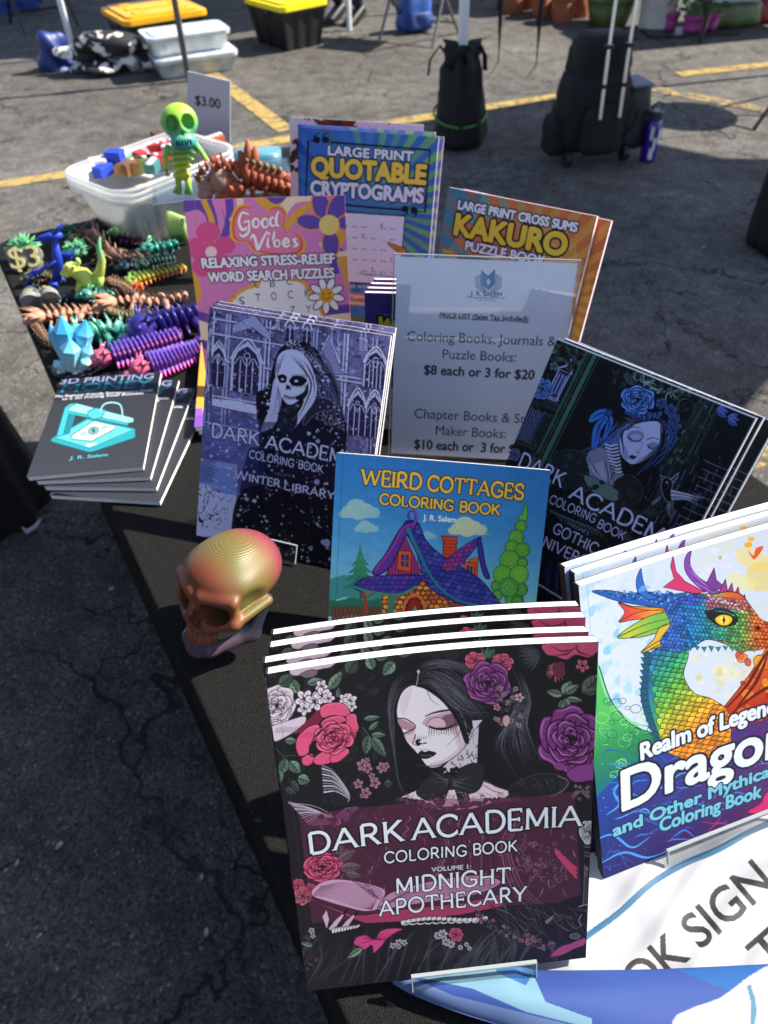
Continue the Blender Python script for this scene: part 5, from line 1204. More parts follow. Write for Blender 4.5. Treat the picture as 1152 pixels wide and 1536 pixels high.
    P.fill([(505, 206), (480, 240), (482, 290), (520, 340), (580, 380), (640, 400), (590, 350), (530, 310), (500, 260)], (130, 70, 170), smooth=True, outline=(56, 20, 90), ow=3)
    for k in range(9): P.line([(492+k*4, 250+k*12), (540+k*9, 330+k*7), (600+k*7, 378+k*3)], 2.2, g.choice([(180, 130, 210), (84, 36, 130)]), smooth=True)
    for x, y, c in ((596, 275, (120, 60, 150)), (640, 320, (150, 56, 140)), (665, 335, (176, 54, 120)), (690, 350, (196, 56, 100)), (715, 380, (206, 60, 70))):
        P.fill([(x, y), (x+8, y+50), (x+50, y+80), (x-10, y+90), (x-30, y+60)], c, outline=(70, 16, 60), ow=3)
    for pts, c in (([(210, 410), (260, 425), (330, 430), (400, 440), (340, 470), (260, 482), (212, 488), (236, 450)], lambda u, v: rainbow([(0, (206, 40, 110)), (.5, (226, 70, 60)), (1, (236, 150, 50))])((u-.08)*5)), ([(205, 548), (270, 500), (340, 465), (420, 450), (450, 480), (400, 520), (320, 545), (260, 552)], lambda u, v: rainbow([(0, (60, 160, 90)), (.4, (190, 200, 60)), (1, (120, 180, 80))])((u-.08)*4.6)),
                  ([(300, 610), (350, 560), (380, 510), (450, 490), (520, 520), (470, 560), (400, 580), (340, 600)], lambda u, v: rainbow([(0, (40, 140, 90)), (.4, (236, 170, 50)), (1, (200, 190, 60))])((u-.17)*5))):
        P.fill(pts, c, smooth=True, outline=(30, 50, 40), ow=3)
    for q in ([(215, 486), (290, 450), (400, 440)], [(212, 412), (300, 440), (400, 444)], [(210, 546), (320, 500), (440, 470)], [(260, 550), (350, 520), (440, 490)], [(300, 608), (400, 550), (490, 520)], [(340, 596), (420, 560), (490, 530)]): P.line(q, 4, (40, 60, 40), w1=1.4, smooth=True)
    head = [(400, 440), (440, 405), (520, 380), (590, 380), (650, 370), (700, 380), (740, 430), (780, 480), (850, 500), (930, 520), (935, 560), (860, 575), (800, 590), (760, 600), (690, 600), (620, 570), (560, 560), (510, 590), (460, 606), (400, 600), (380, 560), (420, 500)]
    P.fill(head, lambda u, v: hf(np.clip((u-.22)*2.0, 0, 1)), smooth=True, outline=(16, 40, 50), ow=4)
    P.set_clip(head, True)
    for j in range(17):
        for i in range(36):
            x = 385+i*15+(j % 2)*7.5; y = 375+j*15+i*1.5; s = 8+max(0, 560-x)*.016
            t = max(0, min(1, (x-440)/440)); c = hf(np.array(t))
            if y < 440 and x > 560: c = c*.35+np.array([200, 60, 96])*.65
            elif y < 420: c = c*.4+np.array([70, 70, 190])*.6
            d = rnd(g, .75, 1.25); P.fill([(x-s, y-s*.5), (x, y-s*.95), (x+s, y-s*.5), (x+s*.9, y+s*.35), (x+s*.2, y+s*1.1), (x-s*.8, y+s*.45)], tuple(np.clip(c*d, 0, 255)), smooth=True, outline=tuple(c*.3), ow=2)
            if g.random() < .55: P.line([(x-s*.5, y-s*.45), (x+s*.4, y-s*.5)], 1.6, tuple(np.clip(c*1.2+40, 0, 255)))
    P.set_clip(None)
    for k in range(24): u = k/23; x, y = 560+u*150, 380+u*55+rnd(g, -14, 14); P.ell(x, y, rnd(g, 2, 6), rnd(g, 2, 5), (236, 150, 190) if k % 2 else (250, 220, 235), 0, .9)
    for k in range(12): x = 430+k*28; P.fill([(x, 590-6*(k % 2)), (x+12, 606+rnd(g, -5, 6)), (x+22, 588)], tuple(hf(np.array(max(0, min(1, (x-440)/440))))*.9), outline=(24, 50, 44), ow=2)
    P.set_clip(head, True)
    for k in range(160): x, y = rnd(g, 390, 930), rnd(g, 370, 610); c = hf(np.array(max(0, min(1, (x-440)/440)))); P.line([(x, y), (x+rnd(g, 8, 24), y+rnd(g, -6, 8))], rnd(g, 1, 2.6), tuple(np.clip(c*g.choice([.4, 1.5]), 0, 255)), w1=.6)
    P.set_clip(None)
    # eye, nostril, mouth
    P.fill([(560, 455), (600, 450), (650, 458), (690, 480), (664, 505), (620, 508), (585, 490)], (20, 28, 30), smooth=True); P.fill([(598, 478), (625, 462), (658, 468), (664, 485), (645, 502), (615, 500)], (240, 190, 40), smooth=True)
    P.ell(632, 482, 22, 16, (250, 214, 70)); P.fill([(632, 464), (638, 482), (633, 500), (627, 482)], (14, 12, 10)); P.ell(624, 474, 4, 3, (255, 250, 230)); P.line([(556, 452), (610, 440), (660, 450), (700, 482)], 7, (16, 40, 60), wm=12, w1=3, smooth=True)
    P.ell(765, 515, 15, 13, (150, 50, 20), .3); P.ell(766, 513, 8, 7, (40, 14, 10)); P.line([(600, 560), (690, 570), (780, 556), (860, 560), (930, 552)], 4, (110, 34, 16), smooth=True)
    # lettering
    WH, NV = (226, 234, 248), (20, 22, 44)
    P.text('Realm of Legends', (300, 1035), (862, 838), 64, WH, [(NV, 9)], 5, arch=.12); P.text('Dragons', (226, 1233), (960, 985), 152, WH, [(NV, 12)], 9, arch=.1)
    P.text('and Other Mythical Creatures', (188, 1337), (1150, 972), 44, (112, 190, 214), [((14, 40, 70), 7)], 4, arch=.1); P.text('Coloring Book', (372, 1318), (772, 1180), 50, (112, 190, 214), [((14, 40, 70), 7)], 4)
    P.fill([(720, 1240), (770, 1205), (800, 1160), (900, 1130), (900, 1240), (800, 1250)], (206, 40, 110), smooth=True, outline=(90, 10, 60), ow=3)
    P.polys([P.uv([(.03, 0), (.033, 0), (.033, 1), (.03, 1)])], (60, 90, 140), .25)
    P.a += (np.random.RandomState(2).randn(P.H, P.W, 1)*.012).astype(np.float32)
def art_cottage(P):
    g = random.Random(9); P.view(480, 660, 2.7429)
    n = vnoise(P.H, P.W, 30, 2)
    def skyf(u, v): return rainbow([(0, (44, 118, 190)), (.35, (58, 138, 204)), (.7, (100, 176, 216)), (1, (150, 206, 220))])(v*1.25)
    P.polys([P.uv([(0, 0), (1, 0), (1, 1), (0, 1)])], skyf); P.a *= (1+(n-.5)[..., None]*.12).astype(np.float32)
    for cx, cy, sc, c in ((160, 285, 1.0, (150, 196, 200)), (190, 357, .6, (140, 194, 206)), (605, 355, .95, (196, 214, 180)), (445, 392, .4, (130, 190, 214))):
        for dx, dy, r in ((-40, 10, 26), (-10, -8, 34), (28, 4, 28), (60, 14, 22), (0, 16, 30), (-64, 20, 16)): P.ell(cx+dx*sc, cy+dy*sc, r*sc*1.2, r*sc, tuple(np.array(c)-(6 if dy > 8 else 0)), 0, .9)
        P.fill([(cx-80*sc, cy+26*sc), (cx+110*sc, cy+32*sc), (cx+60*sc, cy+38*sc), (cx-60*sc, cy+36*sc)], c, .7)
    for k in range(16): P.ell(45+k*26, 640-20*math.sin(k*.6)-(k < 4)*20, 40, 46, (58, 140, 140), 0, 1)
    for k in range(12): P.ell(40+k*20, 690+6*math.sin(k), 26, 36, (36, 110, 92), 0, 1)
    for j, (y, w) in enumerate(((440, 10), (475, 34), (505, 46), (535, 60), (570, 70))): P.fill([(166, y-8), (166+w*.6, y+24), (166+w, y+40), (166+w*.3, y+34), (166, y+46), (166-w*.35, y+34), (166-w, y+42), (166-w*.55, y+22)], ((70, 158, 96), (58, 148, 96), (54, 140, 100), (48, 132, 100), (44, 124, 104))[j], smooth=True, outline=(28, 92, 84), ow=2)
    P.line([(168, 600), (172, 650)], 14, (70, 80, 60))
    P.fill([(30, 760), (180, 735), (330, 760), (600, 740), (950, 730), (950, 1000), (20, 1000)], (84, 132, 44)); P.fill([(30, 775), (180, 752), (300, 790), (200, 840), (30, 830)], (206, 150, 60), smooth=True); P.fill([(250, 790), (420, 770), (560, 900), (500, 1000), (200, 1000)], (220, 170, 80), smooth=True)
    for k in range(140): x = rnd(g, 30, 900); y = rnd(g, 735, 800); P.line([(x, y), (x+rnd(g, -5, 5), y-rnd(g, 8, 20))], 2.5, g.choice([(56, 110, 36), (110, 160, 50), (36, 90, 40)]), w1=.6)
    for k in range(12): x = 48+k*17; P.fill([(x, 690+g.random()*6), (x+9, 672+g.random()*10), (x+13, 690), (x+13, 752), (x+1, 754)], (112, 72, 54), outline=(56, 34, 30), ow=2)
    P.line([(42, 712), (250, 704)], 7, (100, 62, 48))
    # snail-curl tree
    P.line([(770, 720), (768, 660), (740, 600)], 20, (150, 84, 40), w1=8, smooth=True); P.line([(766, 680), (800, 630)], 10, (150, 84, 40))
    P.fill([(842, 254), (852, 290), (846, 330), (812, 322), (834, 296)], (92, 178, 70), smooth=True, outline=(30, 100, 60), ow=3)
    for x, y, r in ((800, 655, 36), (726, 600, 24), (826, 612, 28), (730, 636, 22), (826, 352, 24), (806, 400, 32), (790, 440, 30), (832, 450, 30), (780, 495, 42), (832, 504, 22), (750, 552, 38), (818, 552, 38), (776, 605, 40), (812, 665, 26)):
        c = np.array((92, 170, 60)) if y < 560 else np.array((70, 150, 70)); c = c*(.92+.2*g.random()); P.ell(x, y, r, r, tuple(c), 0, 1, (30, 92, 50), 3)
        P.line([(x+r*.86*(1-t/12)*math.cos(t), y+r*.86*(1-t/12)*math.sin(t)) for t in np.linspace(0, 12, 40)], 3.2, (36, 108, 52)); P.line([(x+r*.78*(1-t/12)*math.cos(t+.4), y+r*.78*(1-t/12)*math.sin(t+.4)) for t in np.linspace(0, 11, 36)], 2, (160, 214, 100))
    # stone walls
    P.fill([(255, 640), (400, 570), (470, 590), (540, 650), (760, 690), (760, 800), (255, 790)], (110, 62, 40))
    P.set_clip([(258, 640), (400, 570), (470, 590), (540, 650), (760, 690), (760, 800), (258, 790)])
    for j in range(11):
        for i in range(24): x = 262+i*23+(j % 2)*11+rnd(g, -3, 3); y = 590+j*19+rnd(g, -3, 3); P.ell(x, y, rnd(g, 9, 12.5), rnd(g, 7.5, 10), g.choice([(214, 134, 62), (200, 112, 56), (226, 156, 78), (180, 96, 56)]), rnd(g, -.3, .3), 1, (90, 44, 34), 2)
    P.set_clip(None)
    P.fill([(352, 750), (352, 700), (365, 665), (388, 648), (412, 665), (420, 700), (420, 752)], (156, 40, 44), smooth=False, outline=(80, 24, 30), ow=6); P.fill([(376, 697), (390, 678), (403, 697), (390, 716)], (110, 150, 80), outline=(60, 20, 20), ow=3)
    for x in (368, 385, 402): P.line([(x, 665), (x, 750)], 2, (90, 20, 28))
    P.ell(362, 720, 4, 4, (230, 180, 60)); P.line([(344, 750), (344, 690), (362, 652), (388, 636), (416, 652), (430, 690), (430, 752)], 9, (200, 120, 60), smooth=True)
    P.fill([(528, 665), (600, 678), (600, 735), (528, 730)], (150, 66, 36), outline=(70, 30, 24), ow=3); P.fill([(536, 680), (562, 684), (562, 728), (536, 726)], (36, 60, 110)); P.fill([(568, 685), (592, 688), (592, 730), (568, 729)], (36, 60, 110))
    # gables
    P.fill([(270, 556), (350, 390), (420, 550), (350, 560)], (130, 50, 110), outline=(50, 20, 60), ow=3)
    for x in range(285, 415, 13): P.line([(x, 430+abs(x-350)*1.1), (x, 555)], 2.5, (86, 26, 76)); P.line([(x+5, 440+abs(x-345)*1.1), (x+5, 555)], 2, (160, 70, 130))
    P.fill([(322, 455), (376, 460), (374, 545), (318, 532)], (206, 84, 40), outline=(90, 30, 24), ow=4); P.fill([(334, 470), (366, 473), (364, 524), (332, 520)], (40, 56, 120)); P.line([(350, 470), (348, 524)], 4, (206, 84, 40)); P.line([(333, 496), (365, 499)], 4, (206, 84, 40))
    P.fill([(545, 590), (575, 540), (620, 490), (650, 480), (645, 620)], (190, 90, 44), outline=(80, 34, 26), ow=3)
    for k in range(7): P.line([(560+k*13, 560-k*10), (560+k*13, 610)], 2.5, (140, 56, 30))
    P.fill([(594, 500), (640, 510), (632, 585), (588, 572)], (206, 90, 40), outline=(90, 30, 24), ow=4); P.fill([(603, 514), (630, 520), (625, 566), (600, 560)], (40, 56, 120)); P.line([(616, 516), (613, 564)], 3, (206, 84, 40))
    P.fill([(500, 395), (568, 400), (562, 420), (556, 500), (505, 490), (508, 420)], (196, 72, 44), outline=(90, 26, 26), ow=4)
    for j in range(6): P.line([(503, 412+j*14), (564, 416+j*14)], 2.2, (130, 34, 30)); [P.line([(512+i*16+(j % 2)*8, 412+j*14), (512+i*16+(j % 2)*8, 426+j*14)], 2, (130, 34, 30)) for i in range(3)]
    # roofs with shingles
    def roof(pts, c0, c1, dx, dy, s):
        P.fill(pts, c0, smooth=True, outline=(24, 22, 66), ow=6); P.set_clip(pts, True)
        xs = [p[0] for p in pts]; ys = [p[1] for p in pts]
        for j in range(int((max(ys)-min(ys))/(s*.8))+2):
            for i in range(int((max(xs)-min(xs))/s)+2):
                x = min(xs)+i*s+(j % 2)*s/2+j*dx; y = min(ys)+j*s*.8+i*dy; t = g.random(); c = np.array(c0)*(1-t)+np.array(c1)*t
                P.fill([(x-s*.5, y), (x+s*.5, y), (x+s*.5, y+s*.6), (x, y+s*1.0), (x-s*.5, y+s*.6)], tuple(c), outline=(26, 24, 78), ow=2.2)
        P.set_clip(None)
    roof([(345, 350), (400, 340), (440, 420), (520, 490), (640, 560), (700, 620), (750, 700), (640, 690), (520, 650), (440, 590), (400, 470)], (44, 52, 150), (70, 84, 180), 0, 5, 24)
    P.fill([(218, 540), (270, 470), (310, 400), (345, 352), (400, 340), (378, 380), (350, 400), (330, 440), (290, 520), (240, 556)], (90, 50, 150), smooth=True, outline=(30, 20, 70), ow=5)
    P.line([(384, 350), (396, 320), (388, 296), (366, 300), (364, 322), (376, 322)], 15, (76, 52, 150), w1=7, smooth=True); P.line([(386, 350), (398, 318), (388, 297), (367, 301)], 4, (130, 90, 190), smooth=True)
    P.line([(225, 540), (300, 440), (345, 360), (390, 345)], 9, (150, 60, 150), w1=4, smooth=True)
    P.line([(360, 362), (410, 470), (470, 580), (560, 655), (745, 700)], 14, (40, 120, 140), w1=6, smooth=True)
    roof([(140, 600), (180, 570), (260, 560), (420, 558), (395, 600), (330, 632), (240, 622), (160, 618)], (46, 56, 156), (96, 60, 160), 2, 0, 24)
    P.line([(138, 604), (200, 622), (320, 636), (400, 602)], 9, (60, 140, 110), smooth=True)
    roof([(496, 530), (560, 460), (658, 400), (640, 440), (600, 490), (560, 535)], (80, 60, 160), (160, 56, 130), 3, -2, 22)
    P.fill([(656, 400), (666, 430), (680, 510), (698, 566), (676, 560), (655, 490), (648, 430)], (56, 50, 150), smooth=True, outline=(26, 22, 70), ow=4)
    P.line([(180, 625), (192, 700), (180, 740)], 15, (140, 70, 48)); P.line([(188, 650), (225, 630)], 8, (140, 70, 48)); P.line([(300, 640), (290, 700), (295, 755)], 26, (64, 120, 110)); P.line([(286, 640), (320, 650)], 14, (64, 120, 110))
    # title
    Y, O = (240, 196, 70), (34, 44, 70)
    P.stext('WEIRD', (172, 184), (413, 205), 62, Y, .1, .06, .62, .17, (O, 4), arch=0); P.stext('COTTAGES', (442, 208), (834, 244), 60, Y, .1, .06, .62, .17, (O, 4))
    P.stext('COLORING', (246, 264), (546, 292), 42, Y, .1, .055, .62, .18, (O, 4)); P.stext('BOOK', (574, 295), (737, 309), 42, Y, .1, .055, .62, .18, (O, 4))
    P.text('J. R. Salem', (424, 330), (559, 340), 22, (226, 238, 246), None, .8)
    P.polys([P.uv([(.032, 0), (.036, 0), (.036, 1), (.032, 1)])], (16, 60, 120), .4)
def art_price(P):
    P.view(560, 270, 1.9459); K, B2 = (58, 64, 76), (44, 48, 58)
    P.a += (vnoise(P.H, P.W, 120, 6)[..., None]-.5).astype(np.float32)*.04
    bl = (40, 120, 182)
    P.fill([(315, 262), (335, 280), (355, 260), (357, 305), (336, 322), (315, 308)], bl); P.fill([(335, 280), (355, 260), (357, 305), (336, 322)], (24, 98, 160))
    P.ell(336, 298, 5, 9, (214, 220, 236))
    for sx in (1, -1):
        for k in range(3): x = 336+sx*(24+k*6); P.line([(x, 275-k*-3), (x, 308+k*2), (336+sx*(4+k*2), 326+k*4)], 2.6, (30, 60, 100))
    P.text('J. R. SALEM', (283, 337), (374, 342), 13, (30, 52, 88), None, .8); P.line([(272, 340), (281, 340)], 1.2, (30, 52, 88)); P.line([(276, 342), (380, 346)], 1.3, (30, 52, 88)); P.ell(274, 340, 2, 2, (30, 52, 88)); P.ell(381, 346, 2, 2, (30, 52, 88))
    P.text('PUBLISHING', (298, 351), (356, 355), 5.5, (60, 90, 130), None, .3)
    P.text('PRICE LIST (Sales Tax Included):', (194, 401), (452, 414), 14.5, B2, None, .7); P.line([(194, 403), (452, 416)], 1.3, B2)
    P.text('Coloring Books, Journals &', (99, 469), (531, 485), 28, K, None, 0); P.text('Puzzle Books:', (202, 521), (415, 531), 27, K, None, 0); P.text('$8 each or 3 for $20', (148, 566), (468, 582), 26, B2, None, 1.6)
    P.text('Chapter Books & Story', (120, 694), (496, 713), 27, K, None, 0); P.text('Maker Books:', (182, 743), (386, 754), 27, K, None, 0); P.text('$10 each or  3 for $25', (120, 783), (446, 800), 26, B2, None, 1.6)
def art_winter(P):
    g = random.Random(21); P.view(250, 440, 3.1135)
    LV, MV, DV, KB = (206, 206, 238), (112, 104, 150), (52, 40, 76), (18, 16, 30)
    n = vnoise(P.H, P.W, 46, 5); n2 = vnoise(P.H, P.W, 9, 6)
    P.a[:] = (np.array(MV)/255)*(1+((n-.5)*.9+(n2-.5)*.5)[..., None])
    # gothic masonry
    def stone(x0, y0, x1, y1, c): P.fill([(x0, y0), (x1, y0+(x1-x0)*.17), (x1-4, y1+(x1-x0)*.17), (x0-4, y1)], c, outline=KB, ow=2.5)
    def window(x, y, w, h, mull=3):
        k = .17
        f = lambda u, v: (x+u*w-v*h*.055, y+v*h+u*w*k)
        P.fill([f(-.13, 1.02), f(-.13, .3), f(.1, .06), f(.5, -.13), f(.9, .06), f(1.13, .3), f(1.13, 1.02)], LV, outline=KB, ow=3)
        P.fill([f(0, 1), f(0, .34), f(.15, .14), f(.5, 0), f(.85, .14), f(1, .34), f(1, 1)], DV, outline=KB, ow=3)
        for i in range(1, mull+1): u = i/(mull+1); P.line([f(u, .22+abs(u-.5)*.3), f(u, 1)], 5, LV)
        P.line([f(0, .62), f(1, .62)], 3, MV); P.line([f(0, .42), f(.25, .24), f(.5, .42), f(.75, .24), f(1, .42)], 4, LV, smooth=True)
        P.ell(*f(.5, .2), w*.12, w*.12, DV, 0, 1, LV, 4)
        P.line([f(-.16, .32), f(.1, .04), f(.5, -.17), f(.9, .04), f(1.16, .32)], 6, (232, 232, 248), smooth=True)
    for k in range(260):
        x, y = rnd(g, 180, 1060), rnd(g, 70, 700); w, h = rnd(g, 12, 40), rnd(g, 5, 14); P.fill([(x, y), (x+w, y+w*.17), (x+w, y+h+w*.17), (x, y+h)], g.choice([(96, 88, 132), (128, 122, 168), (72, 62, 104), DV]), .8, outline=(60, 54, 84), ow=1.2)
    for x in (205, 225, 285, 300, 470, 488, 690, 705, 830, 845, 960, 978): P.line([(x, 80+(x-200)*.17), (x-30, 620+(x-200)*.17)], g.choice([9, 12, 7]), g.choice([LV, (172, 170, 212)]), w1=9); P.line([(x+8, 80+(x-200)*.17), (x-22, 620+(x-200)*.17)], 3, KB)
    for y in (110, 180, 300, 470, 600): P.line([(170, y), (560, y+66)], 8, (200, 200, 234)); P.line([(170, y+8), (560, y+74)], 2.5, KB)
    for y in (380, 400, 640): P.line([(780, y), (1020, y+42)], 8, (200, 200, 234)); P.line([(780, y+8), (1020, y+50)], 2.5, KB)
    window(322, 240, 116, 215); window(930, 272, 86, 165, 4); window(855, 470, 70, 190, 2); window(935, 480, 66, 190, 2); window(215, 250, 60, 180, 1); window(560, 130, 40, 90, 1); window(640, 140, 36, 90, 1)
    for x, y, h in ((520, 60, 110), (770, 150, 160), (800, 170, 150), (905, 120, 150), (925, 150, 120), (390, 60, 100)): P.fill([(x-14, y+h), (x, y-20), (x+14, y+h+5)], (164, 160, 206), outline=KB, ow=2.5); P.line([(x-10, y+h*.6), (x+10, y+h*.6+3)], 4, (230, 230, 246))
    P.fill([(700, 330), (760, 200), (800, 330), (840, 380), (700, 380)], (150, 146, 192), outline=KB, ow=3); P.line([(694, 338), (758, 196), (806, 330)], 7, (226, 226, 246))
    P.fill([(310, 150), (410, 100), (490, 190), (480, 220), (400, 160), (310, 190)], (170, 168, 210), outline=KB, ow=2.5); P.fill([(210, 490), (330, 500), (440, 530), (440, 570), (210, 525)], (216, 216, 242), outline=KB, ow=2)
    P.fill([(170, 100), (208, 76), (214, 560), (166, 560)], (96, 90, 140), .8)
    for k in range(30): P.line([(rnd(g, 172, 210), rnd(g, 80, 520)), (rnd(g, 172, 214), rnd(g, 80, 560))], rnd(g, 2, 6), g.choice([LV, KB, MV]))
    for k in range(700): x, y = rnd(g, 175, 1050), rnd(g, 70, 760); a = g.choice([(-1, 6), (7, 1), (3, 3)]); P.line([(x, y), (x+a[0]*rnd(g, .6, 2.5), y+a[1]*rnd(g, .6, 2.5))], rnd(g, 1.2, 2.6), g.choice([(196, 194, 230), (36, 30, 56), (60, 52, 90), (220, 220, 244)]))
    # hooded figure
    P.fill([(430, 700), (420, 480), (470, 440), (500, 330), (530, 260), (590, 225), (660, 235), (720, 290), (750, 400), (800, 500), (840, 640), (830, 760), (820, 1400), (300, 1400), (330, 1000), (380, 740)], KB, smooth=True)
    for k in range(90):
        u = g.random(); a = (rnd(g, 600, 720), rnd(g, 240, 320)); b = (rnd(g, 720, 830), rnd(g, 480, 640)); P.line([a, ((a[0]+b[0])/2+25, (a[1]+b[1])/2-10), b], 1.5, g.choice([(70, 66, 96), (120, 116, 156), (12, 11, 18)]), wm=rnd(g, 2, 6), w1=1, smooth=True)
    for k in range(150): u = g.random(); x, y = 560+u*200, 235+u*u*180+rnd(g, -12, 22); P.ell(x, y, rnd(g, 1.5, 5), rnd(g, 1.2, 3.4), (206, 204, 234), 0, .8)
    for k in range(120): u = g.random(); x, y = 640+u*190, 540+u*90+rnd(g, -30, 20); P.ell(x, y, rnd(g, 1.5, 5), rnd(g, 1.2, 3), (200, 198, 230), 0, .75)
    P.fill([(640, 620), (700, 560), (780, 545), (810, 550), (760, 500), (700, 490), (650, 560)], (44, 40, 62), smooth=True, outline=(120, 116, 156), ow=3)
    P.fill([(505, 480), (512, 380), (520, 300), (560, 265), (620, 272), (670, 330), (700, 430), (690, 500), (650, 560), (590, 640), (575, 620), (640, 500), (560, 440)], (214, 212, 240), smooth=True)
    P.fill([(440, 640), (480, 540), (490, 470), (505, 400), (540, 400), (535, 500), (520, 580), (500, 620), (470, 640)], (204, 202, 234), smooth=True)
    P.hair([(540, 280), (512, 340), (515, 430), (500, 530), (450, 640)], [(570, 280), (535, 340), (540, 440), (530, 560), (490, 640)], 34, [(150, 146, 190), (60, 54, 84), (236, 236, 250)], 3.4, 4, 3)
    P.hair([(590, 275), (660, 340), (690, 440), (660, 540), (585, 640)], [(570, 275), (620, 340), (672, 420), (640, 530), (580, 620)], 40, [(150, 146, 190), (60, 54, 84), (236, 236, 250)], 3.4, 5, 3)
    P.fill([(520, 410), (530, 350), (560, 330), (610, 335), (650, 380), (662, 430), (650, 470), (610, 505), (578, 520), (552, 505), (530, 460)], (218, 217, 242), smooth=True)
    P.fill([(522, 385), (545, 378), (562, 392), (556, 415), (535, 418), (524, 405)], KB, smooth=True); P.fill([(575, 402), (600, 385), (640, 392), (655, 410), (630, 432), (596, 432), (578, 420)], KB, smooth=True); P.ell(542, 402, 7, 5, (214, 212, 238)); P.ell(606, 410, 9, 6, (214, 212, 238))
    for k in range(9): P.line([(580+k*9, 428), (578+k*9, 442+4*(k % 2))], 4, KB, w1=.8); P.line([(588+k*8, 390), (592+k*8, 376)], 4, KB, w1=.8)
    P.fill([(562, 425), (556, 448), (566, 452), (572, 440)], KB); P.fill([(562, 425), (574, 452), (582, 448), (574, 432)], KB)
    P.fill([(660, 420), (658, 470), (630, 500), (600, 488), (640, 460)], (30, 27, 46), smooth=True); P.line([(548, 474), (575, 488), (615, 486), (640, 474)], 5, KB, smooth=True)
    for k in range(9): x = 550+k*9; P.line([(x, 474+5*math.sin(k*.4)), (x+1, 494+4*math.sin(k*.4))], 3, KB)
    P.fill([(535, 540), (560, 530), (600, 520), (610, 600), (560, 660), (520, 620)], (28, 26, 40), smooth=True)
    for k in range(34): P.blossom(rnd(g, 520, 610), rnd(g, 530, 640), rnd(g, 5, 10), g.choice([(60, 56, 84), (100, 96, 136)]), KB, 4)
    P.fill([(160, 770), (330, 800), (330, 900), (310, 1130), (135, 1137)], (206, 208, 240))
    P.fill([(160, 560), (440, 590), (460, 880), (350, 930), (160, 880)], (80, 96, 170), .45); P.fill([(540, 600), (840, 640), (830, 900), (420, 880), (440, 600)], (22, 24, 60), .5); P.fill([(150, 800), (330, 830), (325, 945), (215, 925), (200, 895), (150, 890)], (120, 142, 206), .8)
    for k in range(26):
        y = 765+k*4.4; P.line([(156, y), (232+rnd(g, -20, 10), y+10)], 2, (70, 70, 110))
    for k in range(60):
        a, r = rnd(g, 0, 6.3), rnd(g, 20, 110); x, y = 200+r*.9*math.cos(a), 1010+r*math.sin(a); P.line([(x, y), (x+rnd(g, -16, 16), y+rnd(g, -18, 6)), (x+rnd(g, -20, 24), y+rnd(g, -26, 8))], 4, (40, 36, 62), w1=1, smooth=True)
    P.fill([(150, 1035), (165, 1060), (180, 1050), (170, 1075), (150, 1065)], KB)
    P.line([(365, 740), (330, 1000), (305, 1130)], 3, (120, 120, 170))
    P.fill([(300, 1137), (330, 960), (430, 900), (780, 960), (780, 1400), (300, 1400)], (13, 12, 24), .8, True)
    for k in range(70): x = rnd(g, 340, 760); P.line([(x, rnd(g, 720, 900)), (x-rnd(g, 0, 30), rnd(g, 950, 1240))], 1.4, g.choice([(40, 40, 70), (28, 28, 50)]), wm=rnd(g, 1.5, 5), w1=1)
    for k in range(900):
        x, y = rnd(g, 165, 1040), rnd(g, 80, 1330); r = abs(g.gauss(0, 2.6))+1.9
        if 500 < x < 700 and 260 < y < 640 and k % 3: continue
        P.ell(x, y, r, r*.9, (222, 222, 246), 0, rnd(g, .5, .95))
    for x, y, r in ((705, 690, 10), (700, 880, 13), (745, 1165, 18), (730, 1160, 12), (375, 960, 9), (345, 1010, 7), (660, 1250, 8), (600, 930, 6), (760, 1240, 7)): P.fill([(x-r, y), (x, y-r), (x+r, y-r*.3), (x+r*.6, y+r), (x-r*.5, y+r*.8)], (170, 170, 214), smooth=True)
    L, O = (216, 218, 242), (30, 34, 66)
    P.stext('DARK', (211, 668), (430, 711), 62, L, .075, .03, .82, .18, (O, 3)); P.stext('ACADEMIA', (463, 722), (905, 812), 62, L, .075, .03, .82, .16, (O, 3))
    P.stext('COLORING', (387, 767), (592, 812), 36, L, .075, .01, .85, .2, (O, 2)); P.stext('BOOK', (615, 815), (727, 840), 36, L, .075, .01, .85, .18, (O, 2)); P.text('VOLUME 3:', (500, 845), (598, 864), 13, (110, 112, 150), None, .5)
    P.stext('Winter', (318, 864), (525, 905), 44, L, .075, .02, .85, .2, (O, 2), .78); P.stext('Library', (548, 914), (778, 962), 44, L, .075, .02, .85, .2, (O, 2), .78)
    P.a += (np.random.RandomState(3).randn(P.H, P.W, 1)*.02).astype(np.float32)
